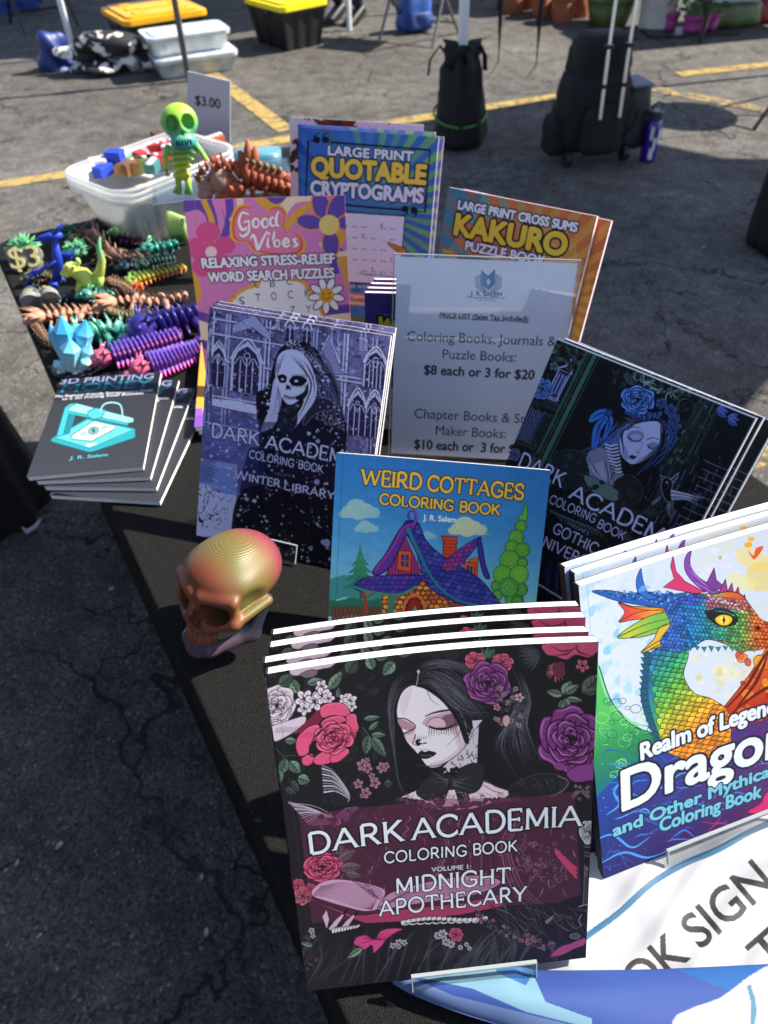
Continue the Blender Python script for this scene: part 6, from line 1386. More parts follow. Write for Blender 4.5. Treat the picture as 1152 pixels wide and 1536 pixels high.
def art_gothic(P):
    g = random.Random(31); P.view(740, 480, 2.796)
    K, GN, BL, LV = (10, 12, 16), (40, 62, 56), (64, 112, 190), (176, 176, 222)
    P.a[:] = np.array((13, 18, 20))/255*(1+.5*(vnoise(P.H, P.W, 60, 7)-.5)[..., None])
    ux, uy = np.array([.93, .37]), np.array([-.44, .9])           # across and down the cover, in the photo
    def Q(u, v): return tuple(np.array([270, 78])+ux*u+uy*v)
    # shelves, columns
    for u0, w, c in ((128, 14, (44, 84, 68)), (146, 10, (26, 50, 44)), (160, 20, (54, 104, 82)), (186, 8, (30, 56, 50)), (640, 16, (38, 58, 52)), (664, 30, (28, 42, 42)), (700, 12, (46, 66, 62)), (720, 20, (30, 44, 44))):
        P.fill([Q(u0, -10), Q(u0+w, -10), Q(u0+w, 560), Q(u0, 560)], c, outline=(8, 9, 12), ow=3); P.line([Q(u0+2, 0), Q(u0+2, 560)], 1.6, (84, 104, 104))
    for k in range(90): u = rnd(g, 640, 740); P.line([Q(u, rnd(g, 20, 300)), Q(u+rnd(g, -3, 3), rnd(g, 320, 560))], 1.5, g.choice([(60, 68, 74), (26, 32, 36), (14, 16, 20)]))
    for k in range(11):
        u = 4+k*11; h = rnd(g, 110, 150); P.fill([Q(u, 350-h*.3), Q(u+10, 350-h*.3), Q(u+10, 452), Q(u, 452)], g.choice([(30, 40, 52), (54, 66, 96), (24, 44, 44), (70, 84, 120)]), outline=(6, 7, 10), ow=2.4); P.line([Q(u+2, 340-h*.2), Q(u+8, 340-h*.2)], 2, (120, 126, 160))
    P.fill([Q(-10, 258), Q(128, 258), Q(128, 284), Q(-10, 284)], (30, 32, 38), outline=(90, 92, 110), ow=2); P.fill([Q(-10, 452), Q(120, 452), Q(120, 470), Q(-10, 470)], (30, 36, 38), outline=(80, 84, 96), ow=2)
    for k in range(60):
        u, v = rnd(g, 600, 880), rnd(g, 240, 620); P.fill([Q(u, v), Q(u+rnd(g, 8, 14), v), Q(u+12, v+rnd(g, 50, 90)), Q(u, v+rnd(g, 50, 90))], g.choice([(24, 30, 36), (40, 46, 56), (18, 22, 26), (52, 60, 80)]), outline=(6, 7, 10), ow=2); P.line([Q(u+3, v+4), Q(u+3, v+50)], 1.6, g.choice([(130, 134, 160), (70, 76, 90)]))
    for k in range(12): v = 250+k*36; P.line([Q(780+rnd(g, -10, 10), v), Q(900, v+4)], 3, (110, 114, 136))
    # lantern
    P.fill([Q(60, 118), Q(112, 118), Q(106, 236), Q(66, 236)], (40, 44, 60), outline=(150, 150, 190), ow=3)
    for u in (68, 83, 98): P.fill([Q(u, 136), Q(u+5, 128), Q(u+10, 136), Q(u+9, 222), Q(u+1, 222)], (120, 136, 200), outline=(20, 22, 40), ow=2)
    for q in ([Q(52, 120), Q(86, 92), Q(120, 120)], [Q(56, 112), Q(86, 100), Q(116, 112)], [Q(52, 240), Q(118, 240)], [Q(56, 248), Q(114, 248)], [Q(62, 118), Q(62, 238)], [Q(112, 118), Q(110, 238)]): P.line(q, 4, LV, smooth=len(q) > 2)
    P.line([Q(86, 92), Q(84, 66), Q(90, 60)], 4, LV); P.ell(*Q(86, 84), 9, 6, (90, 92, 120), 0, 1, LV, 2)
    for k in range(10): P.line([Q(86, 72), Q(86+rnd(g, -24, 24), 72-rnd(g, 0, 26))], 2.4, LV, w1=.6)
    # foliage
    for k in range(150):
        r = g.random()
        if r < .22: u, v = rnd(g, 0, 130), rnd(g, -6, 100)
        elif r < .3: u, v = rnd(g, 0, 40), rnd(g, 200, 300)
        elif r < .75: u, v = rnd(g, 280, 640), rnd(g, -5, 90)
        else: u, v = rnd(g, 560, 720), rnd(g, 40, 330)
        x, y = Q(u, v); P.leaf(x, y, rnd(g, 0, 6.3), rnd(g, 22, 44), rnd(g, 6, 12), g.choice([(46, 70, 62), (70, 96, 84), (30, 48, 46), (92, 118, 104)]) if u < 300 else g.choice([(40, 66, 58), (62, 92, 80), (30, 48, 46), (90, 112, 108)]), (10, 13, 15))
    for k in range(26): x, y = Q(rnd(g, 330, 600), rnd(g, 5, 70)); P.line(arc(x, y, rnd(g, 16, 40), rnd(g, 14, 34), rnd(g, 0, 360), rnd(g, 100, 420), 10), 2, g.choice([(120, 150, 140), (70, 96, 90), (150, 160, 170)]), wm=5, w1=1)
    P.rose(205, 290, 44, (72, 120, 196), (24, 44, 90), (130, 170, 230), 1, .3, 2); P.rose(88, 565, 26, (80, 92, 140), (30, 34, 60), (140, 150, 200), 1, .3, 3); P.blossom(255, 195, 20, (96, 110, 110), (20, 24, 26))
    for x, y in ((955, 380), (1000, 415)): 
        for a in (-.4, .1, .6): P.leaf(x-25, y, a, 55, 13, (96, 120, 200), (20, 26, 60))
    # hair mass
    P.fill([(500, 420), (540, 330), (640, 290), (730, 350), (770, 430), (760, 500), (700, 580), (640, 640), (570, 670), (600, 600), (640, 540), (560, 470), (500, 470), (440, 520), (330, 560), (400, 500), (460, 440)], (12, 14, 20), smooth=True)
    P.hair([(520, 420), (470, 470), (420, 520), (330, 560)], [(560, 450), (510, 500), (440, 550), (360, 575)], 46, [(70, 110, 190), (40, 60, 110), (120, 140, 190)], 3, 3, 3)
    P.hair([(600, 380), (680, 400), (730, 480), (680, 570), (580, 660)], [(640, 400), (720, 430), (760, 500), (700, 590), (590, 670)], 60, [(70, 120, 200), (36, 60, 120), (120, 150, 210), (16, 18, 26)], 3.4, 4, 3)
    P.hair([(520, 440), (500, 500), (460, 540), (380, 580)], [(620, 400), (560, 450), (540, 520), (530, 560)], 60, [(60, 100, 180), (36, 54, 96), (120, 130, 170)], 3, 11, 3)
    P.hair([(540, 360), (600, 400), (660, 420)], [(530, 430), (580, 440), (620, 440)], 34, [(60, 64, 80), (30, 34, 44), (90, 100, 130)], 2.4, 6, 2)
    # bust, neck
    P.fill([(395, 560), (460, 540), (520, 620), (545, 660), (530, 740), (440, 720), (380, 680)], (126, 130, 160), smooth=True)
    P.fill([(240, 580), (300, 545), (370, 560), (400, 640), (390, 720), (300, 690), (250, 640)], (24, 36, 36), smooth=True, outline=(60, 76, 74), ow=2); P.fill([(500, 690), (560, 650), (620, 690), (610, 760), (520, 790)], (30, 30, 34), smooth=True, outline=(70, 72, 76), ow=2)
    for k in range(70): u = g.random(); x, y = (rnd(g, 250, 400), rnd(g, 560, 700)) if u < .6 else (rnd(g, 500, 620), rnd(g, 660, 780)); P.line(arc(x, y, rnd(g, 5, 14), rnd(g, 4, 11), rnd(g, 0, 360), rnd(g, 100, 500), 8), 1.6, g.choice([(70, 90, 88), (50, 62, 62), (96, 100, 104)]))
    for k in range(9): y = 520+k*14; P.line([(462+k*4, y), (490+k*4, y+8), (520+k*2, y+2)], 7, (196, 196, 226), smooth=True); P.line([(462+k*4, y+7), (490+k*4, y+15), (520+k*2, y+9)], 3, (14, 15, 20), smooth=True)
    for k in range(16): P.line([(400+k*7, 590+abs(k-8)*3), (430+k*5, 650), (470+rnd(g, -20, 40), 690)], 3, g.choice([(190, 192, 224), (30, 32, 40)]), w1=1, smooth=True)
    P.fill([(380, 650), (480, 690), (530, 730), (500, 760), (410, 720)], (92, 120, 114), smooth=True, outline=(20, 24, 26), ow=3)
    # face
    P.fill([(528, 545), (530, 490), (560, 455), (620, 430), (690, 428), (705, 470), (690, 520), (655, 555), (620, 590), (580, 605), (552, 590), (535, 570)], (184, 186, 228), smooth=True)
    P.fill([(556, 486), (580, 464), (616, 468), (628, 490), (600, 508), (570, 506)], (104, 116, 150), .75, True); P.fill([(570, 490), (592, 476), (614, 484), (616, 498), (592, 506)], (160, 166, 208), smooth=True); P.line([(560, 490), (580, 506), (604, 508), (622, 496)], 5, (14, 15, 20), w1=3, smooth=True); P.line([(556, 462), (582, 448), (616, 454)], 5, (20, 24, 34), w1=2, smooth=True)
    P.fill([(640, 524), (664, 512), (684, 520), (678, 536), (652, 540)], (104, 116, 150), .75, True); P.line([(642, 528), (662, 540), (684, 530)], 5, (14, 15, 20), w1=2, smooth=True); P.line([(640, 502), (664, 494), (690, 502)], 4, (20, 24, 34), w1=2, smooth=True)
    for k in range(8): P.line([(568+k*7, 504+3*math.sin(k*.4)), (562+k*7.5, 516+2*math.sin(k))], 2.2, (12, 13, 18), w1=.6); P.line([(646+k*5, 536), (644+k*5.4, 546)], 2, (12, 13, 18), w1=.6)
    P.fill([(540, 520), (556, 540), (566, 580), (552, 588), (536, 566)], (120, 126, 166), .6, True); P.fill([(600, 588), (650, 556), (688, 520), (684, 545), (640, 585), (600, 602)], (128, 132, 172), .6, True)
    P.line([(622, 512), (616, 536), (600, 548)], 2.2, (90, 96, 130), smooth=True); P.line([(596, 552), (604, 558), (612, 552)], 3, (20, 22, 30), smooth=True)
    P.fill([(566, 574), (578, 566), (586, 570), (598, 572), (590, 582), (576, 584)], (18, 18, 28), smooth=True); P.line([(566, 575), (582, 576), (598, 573)], 1.6, (90, 94, 130), smooth=True)
    for q in ([(690, 425), (720, 470), (700, 560), (640, 620)], [(700, 440), (690, 540), (600, 650)], [(560, 450), (535, 480), (545, 560)]): P.line(q, 6, (12, 14, 20), wm=12, w1=2, smooth=True); P.line(q, 2, (76, 120, 200), smooth=True)
    # rose wreath and bow
    for x, y, r in ((740, 380, 26), (752, 420, 24), (745, 460, 24), (700, 350, 22), (760, 445, 16)): P.rose(x, y, r, (60, 84, 150), (18, 26, 60), (110, 140, 200), 1, rnd(g, 0, 1), int(x))
    P.rose(602, 335, 72, (72, 122, 200), (22, 42, 96), (136, 176, 232), .85, .4, 8)
    for k in range(7): P.leaf(545+k*26, 395-abs(k-3)*5, .6+k*.25, 36, 9, (60, 110, 190), (14, 24, 60))
    for pts in ([(480, 375), (440, 375), (405, 400), (398, 430), (425, 425), (470, 400)], [(470, 400), (430, 430), (412, 470), (410, 545), (440, 520), (448, 470), (478, 420)], [(490, 400), (500, 430), (470, 500), (456, 495), (470, 440)]): P.fill(pts, (56, 112, 196), smooth=True, outline=(10, 18, 46), ow=3)
    for q in ([(472, 392), (440, 395), (412, 415)], [(468, 408), (440, 450), (424, 520)], [(480, 410), (484, 440), (466, 485)]): P.line(q, 3, (16, 40, 100), wm=7, w1=1, smooth=True)
    P.ell(482, 390, 15, 15, (36, 70, 140), 0, 1, (8, 14, 36), 3)
    # bird
    P.fill([(700, 690), (716, 660), (740, 668), (748, 690), (740, 730), (752, 770), (728, 765), (708, 735)], (16, 17, 22), smooth=True, outline=(150, 150, 180), ow=2.5); P.line([(735, 672), (776, 640), (768, 660), (745, 686)], 5, (150, 150, 180)); P.line([(702, 672), (694, 648), (716, 662)], 4, (150, 150, 180))
    for k in range(10): u = k/9; P.line([(742, 715+u*40), (800, 728+u*26), (880-50*u, 748+u*18)], 6, g.choice([(190, 190, 216), (120, 122, 146)]), w1=1, smooth=True); P.line([(700-4*k, 735+k*3), (690-3*k, 760+k*2)], 4, (110, 112, 130))
    for k in range(7): P.line([(728+k*3, 762), (722+k*5, 800), (735+k*2, 838-abs(k-3)*6)], 5, g.choice([(170, 170, 196), (90, 92, 110)]), w1=1, smooth=True)
    P.ell(724, 682, 5, 5, (190, 190, 216), 0, 1, (10, 10, 14), 2); P.line([(690, 770), (770, 770)], 2, (60, 62, 70))
    for k in range(240): u, v = g.choice([(rnd(g, 0, 200), rnd(g, 0, 560)), (rnd(g, 600, 880), rnd(g, 30, 620)), (rnd(g, 100, 640), rnd(g, 430, 700))]); x, y = Q(u, v); P.line([(x, y), (x+rnd(g, -12, 16), y+rnd(g, 5, 26))], rnd(g, 1, 2.4), g.choice([(96, 112, 118), (60, 84, 80), (130, 134, 160), (40, 58, 56)]), w1=.6)
    # lower part: dress, hands, gown folds
    for k in range(60): u, v = rnd(g, 60, 640), rnd(g, 480, 800); x, y = Q(u, v); P.leaf(x, y, rnd(g, 0, 6.3), rnd(g, 20, 46), rnd(g, 6, 12), g.choice([(30, 52, 48), (24, 40, 40), (44, 64, 60)]), (12, 16, 18))
    for k in range(170): u, v = rnd(g, 0, 620), rnd(g, 560, 1040); x, y = Q(u, v); P.line([(x, y), (x+rnd(g, -40, 50), y+rnd(g, 20, 90))], 1.5, g.choice([(22, 36, 40), (30, 50, 50), (18, 26, 44), (40, 58, 58)]), wm=rnd(g, 2, 9), w1=1)
    for k in range(30): x0 = rnd(g, 190, 420); P.line([(x0, 1000), (x0-rnd(g, 0, 20), 1100), (x0-rnd(g, -20, 60), 1220)], 3, g.choice([(22, 34, 66), (14, 18, 34), (30, 44, 84)]), wm=rnd(g, 5, 16), w1=2, smooth=True)
    for k in range(9): P.line([(235+k*22, 800+k*9), (262+k*22, 815+k*9), (290+k*21, 850+k*8)], 8, (74, 92, 96), w1=3, smooth=True); P.line([(520+k*10, 905+k*5), (560+k*6, 880+k*9)], 6, (84, 96, 100), w1=2)
    for k in range(30): a = rnd(g, 0, 6.3); P.line([(660, 808), (660+26*math.cos(a), 808+20*math.sin(a))], 3, (60, 66, 72), w1=1)
    L, O = (196, 196, 236), (8, 10, 14)
    P.stext('DARK', (103, 612), (281, 702), 62, L, .075, .03, .82, .18, (O, 3)); P.stext('ACADEMIA', (315, 745), (790, 985), 62, L, .075, .03, .82, .16, (O, 3))
    P.stext('COLORING', (232, 766), (420, 852), 36, L, .07, .01, .85, .2, (O, 2)); P.stext('BOOK', (432, 868), (541, 925), 36, L, .07, .01, .85, .18, (O, 2)); P.text('VOLUME 2:', (310, 858), (398, 905), 13, (150, 150, 190), None, .5)
    P.stext('GOTHIC', (246, 890), (425, 982), 44, L, .075, .02, .85, .2, (O, 2)); P.stext('UNIVERSITY', (170, 930), (470, 1080), 44, L, .075, .02, .85, .2, (O, 2))
    P.polys([P.uv([(0, 0), (1, 0), (1, .006), (0, .006)])], (225, 226, 232)); P.polys([P.uv([(.992, 0), (1, 0), (1, 1), (.992, 1)])], (225, 226, 232))
def art_vibes(P):
    g = random.Random(41); P.view(230, 130, 2.56)
    PK, VI, OR, CRM, MG = (222, 132, 190), (104, 74, 168), (232, 166, 62), (244, 220, 190), (222, 84, 142)
    P.a[:] = np.array(PK)/255
    def band(pts, w, c): P.line(pts, w, c, smooth=True)
    for pts, w, c in (([(110, 450), (180, 440), (230, 480), (245, 560), (240, 620)], 70, VI), ([(190, 430), (225, 520), (232, 640), (200, 760)], 22, OR), ([(235, 430), (260, 520), (255, 640)], 26, PK), ([(290, 420), (290, 520), (250, 620), (180, 700)], 30, VI), ([(330, 420), (330, 470), (300, 520)], 26, CRM), ([(400, 420), (470, 470), (540, 420)], 40, OR), ([(440, 420), (470, 440), (510, 420)], 24, VI), ([(480, 500), (540, 430), (640, 420)], 40, CRM), ([(500, 560), (560, 480), (660, 440)], 26, OR), ([(500, 590), (580, 520), (640, 470)], 22, PK),
                      ([(120, 620), (180, 660), (190, 760), (170, 860)], 40, PK), ([(110, 700), (150, 760), (150, 850), (140, 930)], 60, OR), ([(730, 560), (690, 620), (740, 680), (760, 760)], 50, OR), ([(720, 620), (690, 660), (700, 720)], 30, VI), ([(640, 600), (690, 640), (760, 640)], 20, CRM), ([(100, 560), (130, 700), (130, 860)], 16, VI)):
        band(pts, w, c)
    for k, (c, w) in enumerate(((PK, 90), (VI, 60), (CRM, 30))): band([(140, 920), (300, 960), (520, 930), (760, 900)], w*2.2, c)
    def daisy(x, y, r, n, col, cc, rc, rot=0, lw=0):
        for i in range(n):
            a = 2*math.pi*i/n+rot; P.ell(x+math.cos(a)*r*.62, y+math.sin(a)*r*.62, r*.40, r*.30 if n < 7 else r*.2, col, a, outline=(60, 40, 90) if lw else None, ow=lw)
        P.ell(x, y, rc, rc, cc)
    P.ell(210, 560, 46, 40, MG); P.ell(275, 610, 40, 34, MG); P.ell(250, 680, 44, 40, MG); P.ell(190, 690, 40, 40, MG); P.ell(165, 620, 36, 40, MG); P.ell(222, 635, 40, 40, MG); P.ell(222, 636, 22, 22, (244, 214, 214))
    for a, rx, ry in ((-1.95, 62, 36), (-1.15, 62, 36), (-.15, 48, 30), (1.5, 52, 34), (3.3, 52, 30), (.9, 1, 1), (2.3, 1, 1)):
        if rx > 1: P.ell(675+math.cos(a)*76, 532+math.sin(a)*72, rx, ry, VI, a, outline=(240, 150, 60), ow=6)
    P.ell(675, 532, 39, 39, (244, 210, 120))
    # lower lettered panel
    P.fill([(280, 860), (330, 790), (400, 760), (420, 740), (560, 745), (600, 790), (640, 850), (660, 1000), (260, 1000)], (240, 236, 240), smooth=True, outline=(236, 168, 62), ow=14)
    for t, x, y, h in (('C', 398, 773, 26), ('B', 458, 770, 26), ('C', 522, 762, 26), ('S', 341, 838, 30), ('T', 402, 826, 30), ('O', 463, 820, 30), ('C', 526, 814, 30), ('K', 592, 808, 30), ('W', 418, 880, 28), ('V', 473, 880, 28), ('Z', 535, 872, 28), ('Y', 596, 868, 28), ('B', 350, 892, 28)):
        P.text(t, (x-10, y), (x+10, y), h, (52, 44, 64), None, 0)
    P.line([(300, 800), (420, 890)], 2, (90, 84, 110))
    daisy(664, 802, 70, 9, (250, 246, 246), (236, 170, 60), 29, .2, 4); P.ell(652, 797, 3, 5, (120, 70, 40)); P.ell(676, 794, 3, 5, (120, 70, 40)); P.line([(648, 808), (665, 817), (682, 805)], 3, (120, 70, 40), smooth=True)
    # Good Vibes cloud
    blob = [(300, 560), (305, 500), (330, 462), (370, 462), (395, 495), (430, 500), (450, 468), (485, 462), (508, 490), (505, 545), (545, 560), (575, 590), (572, 630), (530, 650), (440, 645), (385, 630), (360, 600), (315, 592)]
    c0 = np.mean(blob, 0)
    for k, c in ((1.05, (240, 176, 60)), (.98, (226, 96, 70)), (.91, (236, 130, 170))): P.fill((np.array(blob)-c0)*k+c0, c, smooth=True)
    W = (250, 248, 250)
    def scr(pts, w=13): 
        for c, e in (((206, 60, 110), 5), (W, 0)): P.line(pts, w*.62+e, c, wm=w+e, w1=w*.62+e, smooth=True)
    scr([(366, 492), (340, 486), (328, 520), (340, 550), (362, 540), (366, 518), (346, 522)]); scr([(366, 520), (366, 556), (345, 576), (330, 566)])
    for x in (393, 428): scr(list(arc(x, 525, 12, 17, 0, 370, 12)), 12)
    scr(list(arc(458, 520, 11, 16, 0, 370, 12)), 12); scr([(480, 480), (472, 500), (472, 530), (482, 536)])
    scr([(372, 585), (384, 570), (394, 600), (402, 625), (418, 590), (436, 556)], 14); scr([(440, 580), (438, 612), (446, 618)]); P.ell(443, 566, 6, 6, W); scr([(464, 556), (460, 590), (462, 614)]); scr(list(arc(474, 603, 11, 13, 0, 370, 12)), 11); scr([(500, 604), (520, 596), (508, 584), (498, 602), (508, 616), (524, 608)]); scr([(550, 586), (538, 588), (546, 602), (552, 610), (536, 616)])
    O = (70, 44, 92)
    P.text('RELAXING STRESS-RELIEF', (190, 697), (695, 678), 36, (250, 246, 250), [(O, 5)], 3); P.text('WORD SEARCH PUZZLES', (214, 752), (694, 733), 36, (250, 246, 250), [(O, 5)], 3)
    P.line([(158, 440), (210, 940)], 1.5, (190, 110, 160)); 
def art_quot(P):
    g = random.Random(51); P.view(230, 130, 2.56)
    B, GR, DB = (70, 124, 186), (112, 170, 112), (38, 74, 150)
    P.a[:] = np.array((58, 112, 180))/255
    for k in range(36):
        a0, a1 = k*math.pi/18, (k+.5)*math.pi/18; c = (900*math.cos(a0), 900*math.sin(a0)); d = (900*math.cos(a1), 900*math.sin(a1)); cx, cy = 820, 470
        P.fill([(cx, cy), (cx+c[0], cy+c[1]), (cx+d[0], cy+d[1])], (lambda u, v: rainbow([(0, (46, 96, 190)), (.55, (76, 130, 190)), (1, (110, 168, 110))])(u*1.05)) if k % 2 else (lambda u, v: rainbow([(0, (36, 70, 160)), (.5, (96, 160, 150)), (1, (124, 182, 100))])(u*1.1)), .9)
    for k in range(40): x, y = rnd(g, 560, 1080), rnd(g, 160, 720); P.text(g.choice('QGSPAR'), (x, y), (x+24, y+2), 26, (50, 96, 150), None, 0, al=.35)
    for y in range(330, 450, 5):
        for x in range(556, 600, 6): P.ell(x, y, 1.8, 1.8, (40, 150, 190), 0, .8)
    K = (18, 22, 38)
    for q in ([(680, 214), (1062, 244), (1042, 482), (1000, 478)], [(622, 208), (596, 208), (585, 440), (960, 475)]): P.line(q, 8, K)
    for x, y in ((628, 205), (662, 205)): P.ell(x, y, 14, 13, K); P.line([(x-10, y), (x-6, y-18), (x+14, y-30)], 9, K, w1=2, smooth=True)
    for x, y in ((966, 470), (1000, 475)): P.ell(x, y, 14, 13, K); P.line([(x+10, y), (x+8, y+18), (x-8, y+28)], 9, K, w1=2, smooth=True)
    P.text('LARGE PRINT', (672, 262), (996, 286), 34, (226, 230, 240), [(K, 5)], 3); P.text('QUOTABLE', (610, 340), (1042, 374), 68, (240, 206, 80), [(K, 7)], 7); P.text('CRYPTOGRAMS', (606, 414), (1034, 446), 52, (226, 230, 240), [(K, 6)], 5)
    P.fill([(600, 472), (966, 497), (944, 762), (600, 742)], (232, 230, 238), outline=K, ow=6)
    for j in range(5):
        for i in range(9):
            x = 620+i*36; y = 528+j*42+i*2.2
            if (i*7+j*5) % 6: P.line([(x, y), (x+8, y+.5)], 2.6, K); P.line([(x+12, y+.8), (x+20, y+1.3)], 2.6, K)
            if (i*5+j*3) % 7 == 0: P.text(g.choice('TEAS'), (x, y-6), (x+10, y-5), 11, K, None, 0)
    P.fill([(880, 588), (968, 622), (972, 650), (940, 640)], (206, 126, 60), outline=(90, 50, 30), ow=2); P.fill([(880, 588), (905, 592), (897, 604)], (236, 214, 180))
    P.text('- Theodore Roosevelt', (780, 720), (938, 735), 11, K, None, .5)
    P.text('Puzzles with Solutions', (700, 768), (940, 780), 14, (220, 226, 236), [(K, 2)], .8); P.fill([(600, 780), (944, 800), (942, 850), (600, 830)], (206, 130, 80)); P.text('Cryptogram Puzzles', (740, 806), (940, 822), 13, (240, 236, 226), None, .8); P.text('Famous Quotes', (740, 832), (900, 844), 13, (240, 236, 226), None, .8)
def art_kakuro(P):
    g = random.Random(61); P.view(560, 270, 1.9459)
    P.a[:] = np.array((206, 116, 70))/255
    for k in range(32):
        a0, a1 = k*math.pi/16, (k+.5)*math.pi/16; cx, cy = 420, 330
        P.fill([(cx, cy), (cx+700*math.cos(a0), cy+700*math.sin(a0)), (cx+700*math.cos(a1), cy+700*math.sin(a1))], lambda u, v: rainbow([(0, (64, 140, 160)), (.3, (120, 150, 140)), (.5, (190, 140, 90)), (1, (226, 150, 70))])(u*.9+v*.4))
    P.fill([(205, 20), (320, 45), (230, 190), (180, 230)], (60, 110, 150), .6)
    for j in range(44):
        for i in range(20): x, y = 190+i*5+(j % 2)*2.5, 40+j*5; P.ell(x, y, 1.3, 1.3, (120, 190, 200), 0, .7*(1-i/20)); P.ell(590-i*6, 190+j*7, 2, 2, (240, 214, 90), 0, .8)
    K = (30, 24, 40)
    P.text('LARGE PRINT CROSS SUMS', (247, 84), (592, 152), 24, (232, 232, 240), [(K, 5)], 3); P.text('KAKURO', (237, 158), (556, 222), 58, (236, 200, 64), [(K, 8)], 7); P.text('PUZZLE BOOK', (268, 204), (500, 250), 25, (232, 232, 240), [(K, 5)], 3); P.text('New', (203, 212), (234, 217), 13, (240, 214, 70), [(K, 2)], 1)
    P.fill([(246, 214), (560, 270), (520, 560), (200, 520)], (36, 32, 44)); 
    for i in range(6):
        for j in range(6): x, y = 262+i*46, 240+j*46+i*8; P.fill([(x, y), (x+40, y+7), (x+38, y+46), (x-3, y+39)], (232, 230, 236) if (i*3+j*5) % 4 else (70, 64, 80))
def art_money(P):
    g = random.Random(71); P.view(0, 300, 3.339)
    P.polys([P.uv([(0, 0), (1, 0), (1, 1), (0, 1)])], lambda u, v: rainbow([(0, (40, 44, 52)), (.3, (58, 60, 66)), (1, (66, 68, 76))])(v))
    P.polys([P.uv([(0, .0), (1, 0), (1, .24), (0, .24)])], (30, 36, 46), .7)
    TQ, LT, DK = (72, 196, 206), (160, 232, 232), (24, 92, 108)
    P.text('3D PRINTING', (300, 922), (766, 893), 24, (150, 162, 206), None, 1.5); P.text('MONEY', (303, 965), (756, 935), 36, (40, 130, 160), None, 1.5)
    P.text('The Beginner Friendly Entrepreneurs Guide', (272, 990), (764, 958), 11, (226, 230, 236), None, .8); P.text('to a 3D Printing Small Business', (310, 1002), (716, 972), 11, (226, 230, 236), None, .8)
    P.fill([(256, 1195), (440, 1090), (676, 1145), (676, 1190), (462, 1262), (440, 1262), (258, 1210)], (50, 170, 184), outline=DK, ow=4); P.fill([(268, 1188), (440, 1098), (668, 1148), (450, 1244)], (104, 214, 216), outline=DK, ow=3)
    P.fill([(282, 1185), (325, 1040), (350, 1020), (385, 1018), (350, 1055), (318, 1178)], TQ, outline=DK, ow=4); P.fill([(318, 1178), (352, 1060), (380, 1070), (350, 1170)], (40, 140, 158))
    P.fill([(345, 1040), (385, 1018), (668, 1092), (668, 1112), (640, 1118), (345, 1056)], LT, outline=DK, ow=4); P.fill([(345, 1056), (640, 1118), (640, 1130), (345, 1070)], (60, 180, 190))
    P.fill([(440, 1060), (480, 1040), (530, 1052), (510, 1090), (470, 1100), (440, 1085)], (84, 200, 206), outline=DK, ow=4); P.line([(500, 1060), (520, 1025), (560, 1014), (600, 1025), (612, 1060), (612, 1090)], 7, LT, smooth=True)
    P.fill([(355, 1180), (470, 1105), (580, 1130), (570, 1150), (460, 1208), (360, 1198)], (206, 232, 230), outline=DK, ow=4); P.ell(468, 1155, 26, 18, (130, 180, 180), -.3, 1, DK, 3); P.text('$', (460, 1164), (478, 1160), 18, DK, None, 1); P.fill([(400, 1172), (425, 1158), (440, 1165), (412, 1182)], (150, 196, 196)); P.fill([(500, 1140), (528, 1128), (545, 1134), (515, 1150)], (150, 196, 196))
    P.fill([(425, 1225), (470, 1215), (490, 1222), (440, 1236)], (226, 240, 240)); P.text('J. R. Salem', (348, 1300), (538, 1282), 15, (80, 200, 214), None, .8)
def art_flower(P):
    g = random.Random(81); P.view(230, 130, 2.56); P.a[:] = np.array((222, 222, 226))/255
    for k in range(18): a = math.pi+math.pi*k/17; P.leaf(705, 170, a, rnd(g, 60, 90), 14, g.choice([(150, 74, 50), (120, 56, 40), (170, 96, 66)]), (60, 28, 24))
    for k in range(18): a = rnd(g, 0, 6.3); P.leaf(705, 180, a, rnd(g, 50, 130), 14, g.choice([(150, 74, 50), (120, 56, 40), (90, 40, 34)]), (60, 28, 24))
    for k in range(50): P.ell(rnd(g, 560, 920), rnd(g, 100, 260), rnd(g, 1, 5), rnd(g, 1, 4), g.choice([(40, 36, 40), (120, 70, 56)]), 0, .9)
    for k in range(30): P.leaf(rnd(g, 530, 570), rnd(g, 200, 330), rnd(g, 0, 6), 30, 7, (96, 60, 54), (40, 30, 30))
    P.text('" "', (820, 135), (860, 138), 20, (40, 36, 40), None, .6)
def art_word(P):
    g = random.Random(91); P.view(540, 440, 5.91); P.a[:] = np.array((62, 52, 112))/255
    P.fill([(150, 180), (200, 215), (340, 250), (340, 190)], (100, 90, 150)); K = (20, 18, 30)
    P.text('WORD', (150, 330), (600, 440), 120, (226, 196, 70), [(K, 9)], 5); P.text('SEARCH', (80, 600), (620, 740), 110, (226, 196, 70), [(K, 8)], 4)
    P.fill([(-100, 780), (700, 900), (650, 1270), (-140, 1200)], (206, 206, 214)); 
    for j in range(8):
        for i in range(16): x = -80+i*44-j*5; y = 830+j*52+i*7; P.text(g.choice('SDFGKJALMN'), (x, y), (x+20, y+3), 26, (44, 44, 52), None, 0)
    P.line([(230, 1085), (245, 1110), (280, 1070)], 12, K); P.fill([(-140, 1240), (640, 1290), (640, 1345), (-140, 1310)], (64, 60, 70)); P.line([(-140, 1290), (600, 1320)], 3, (220, 180, 60))
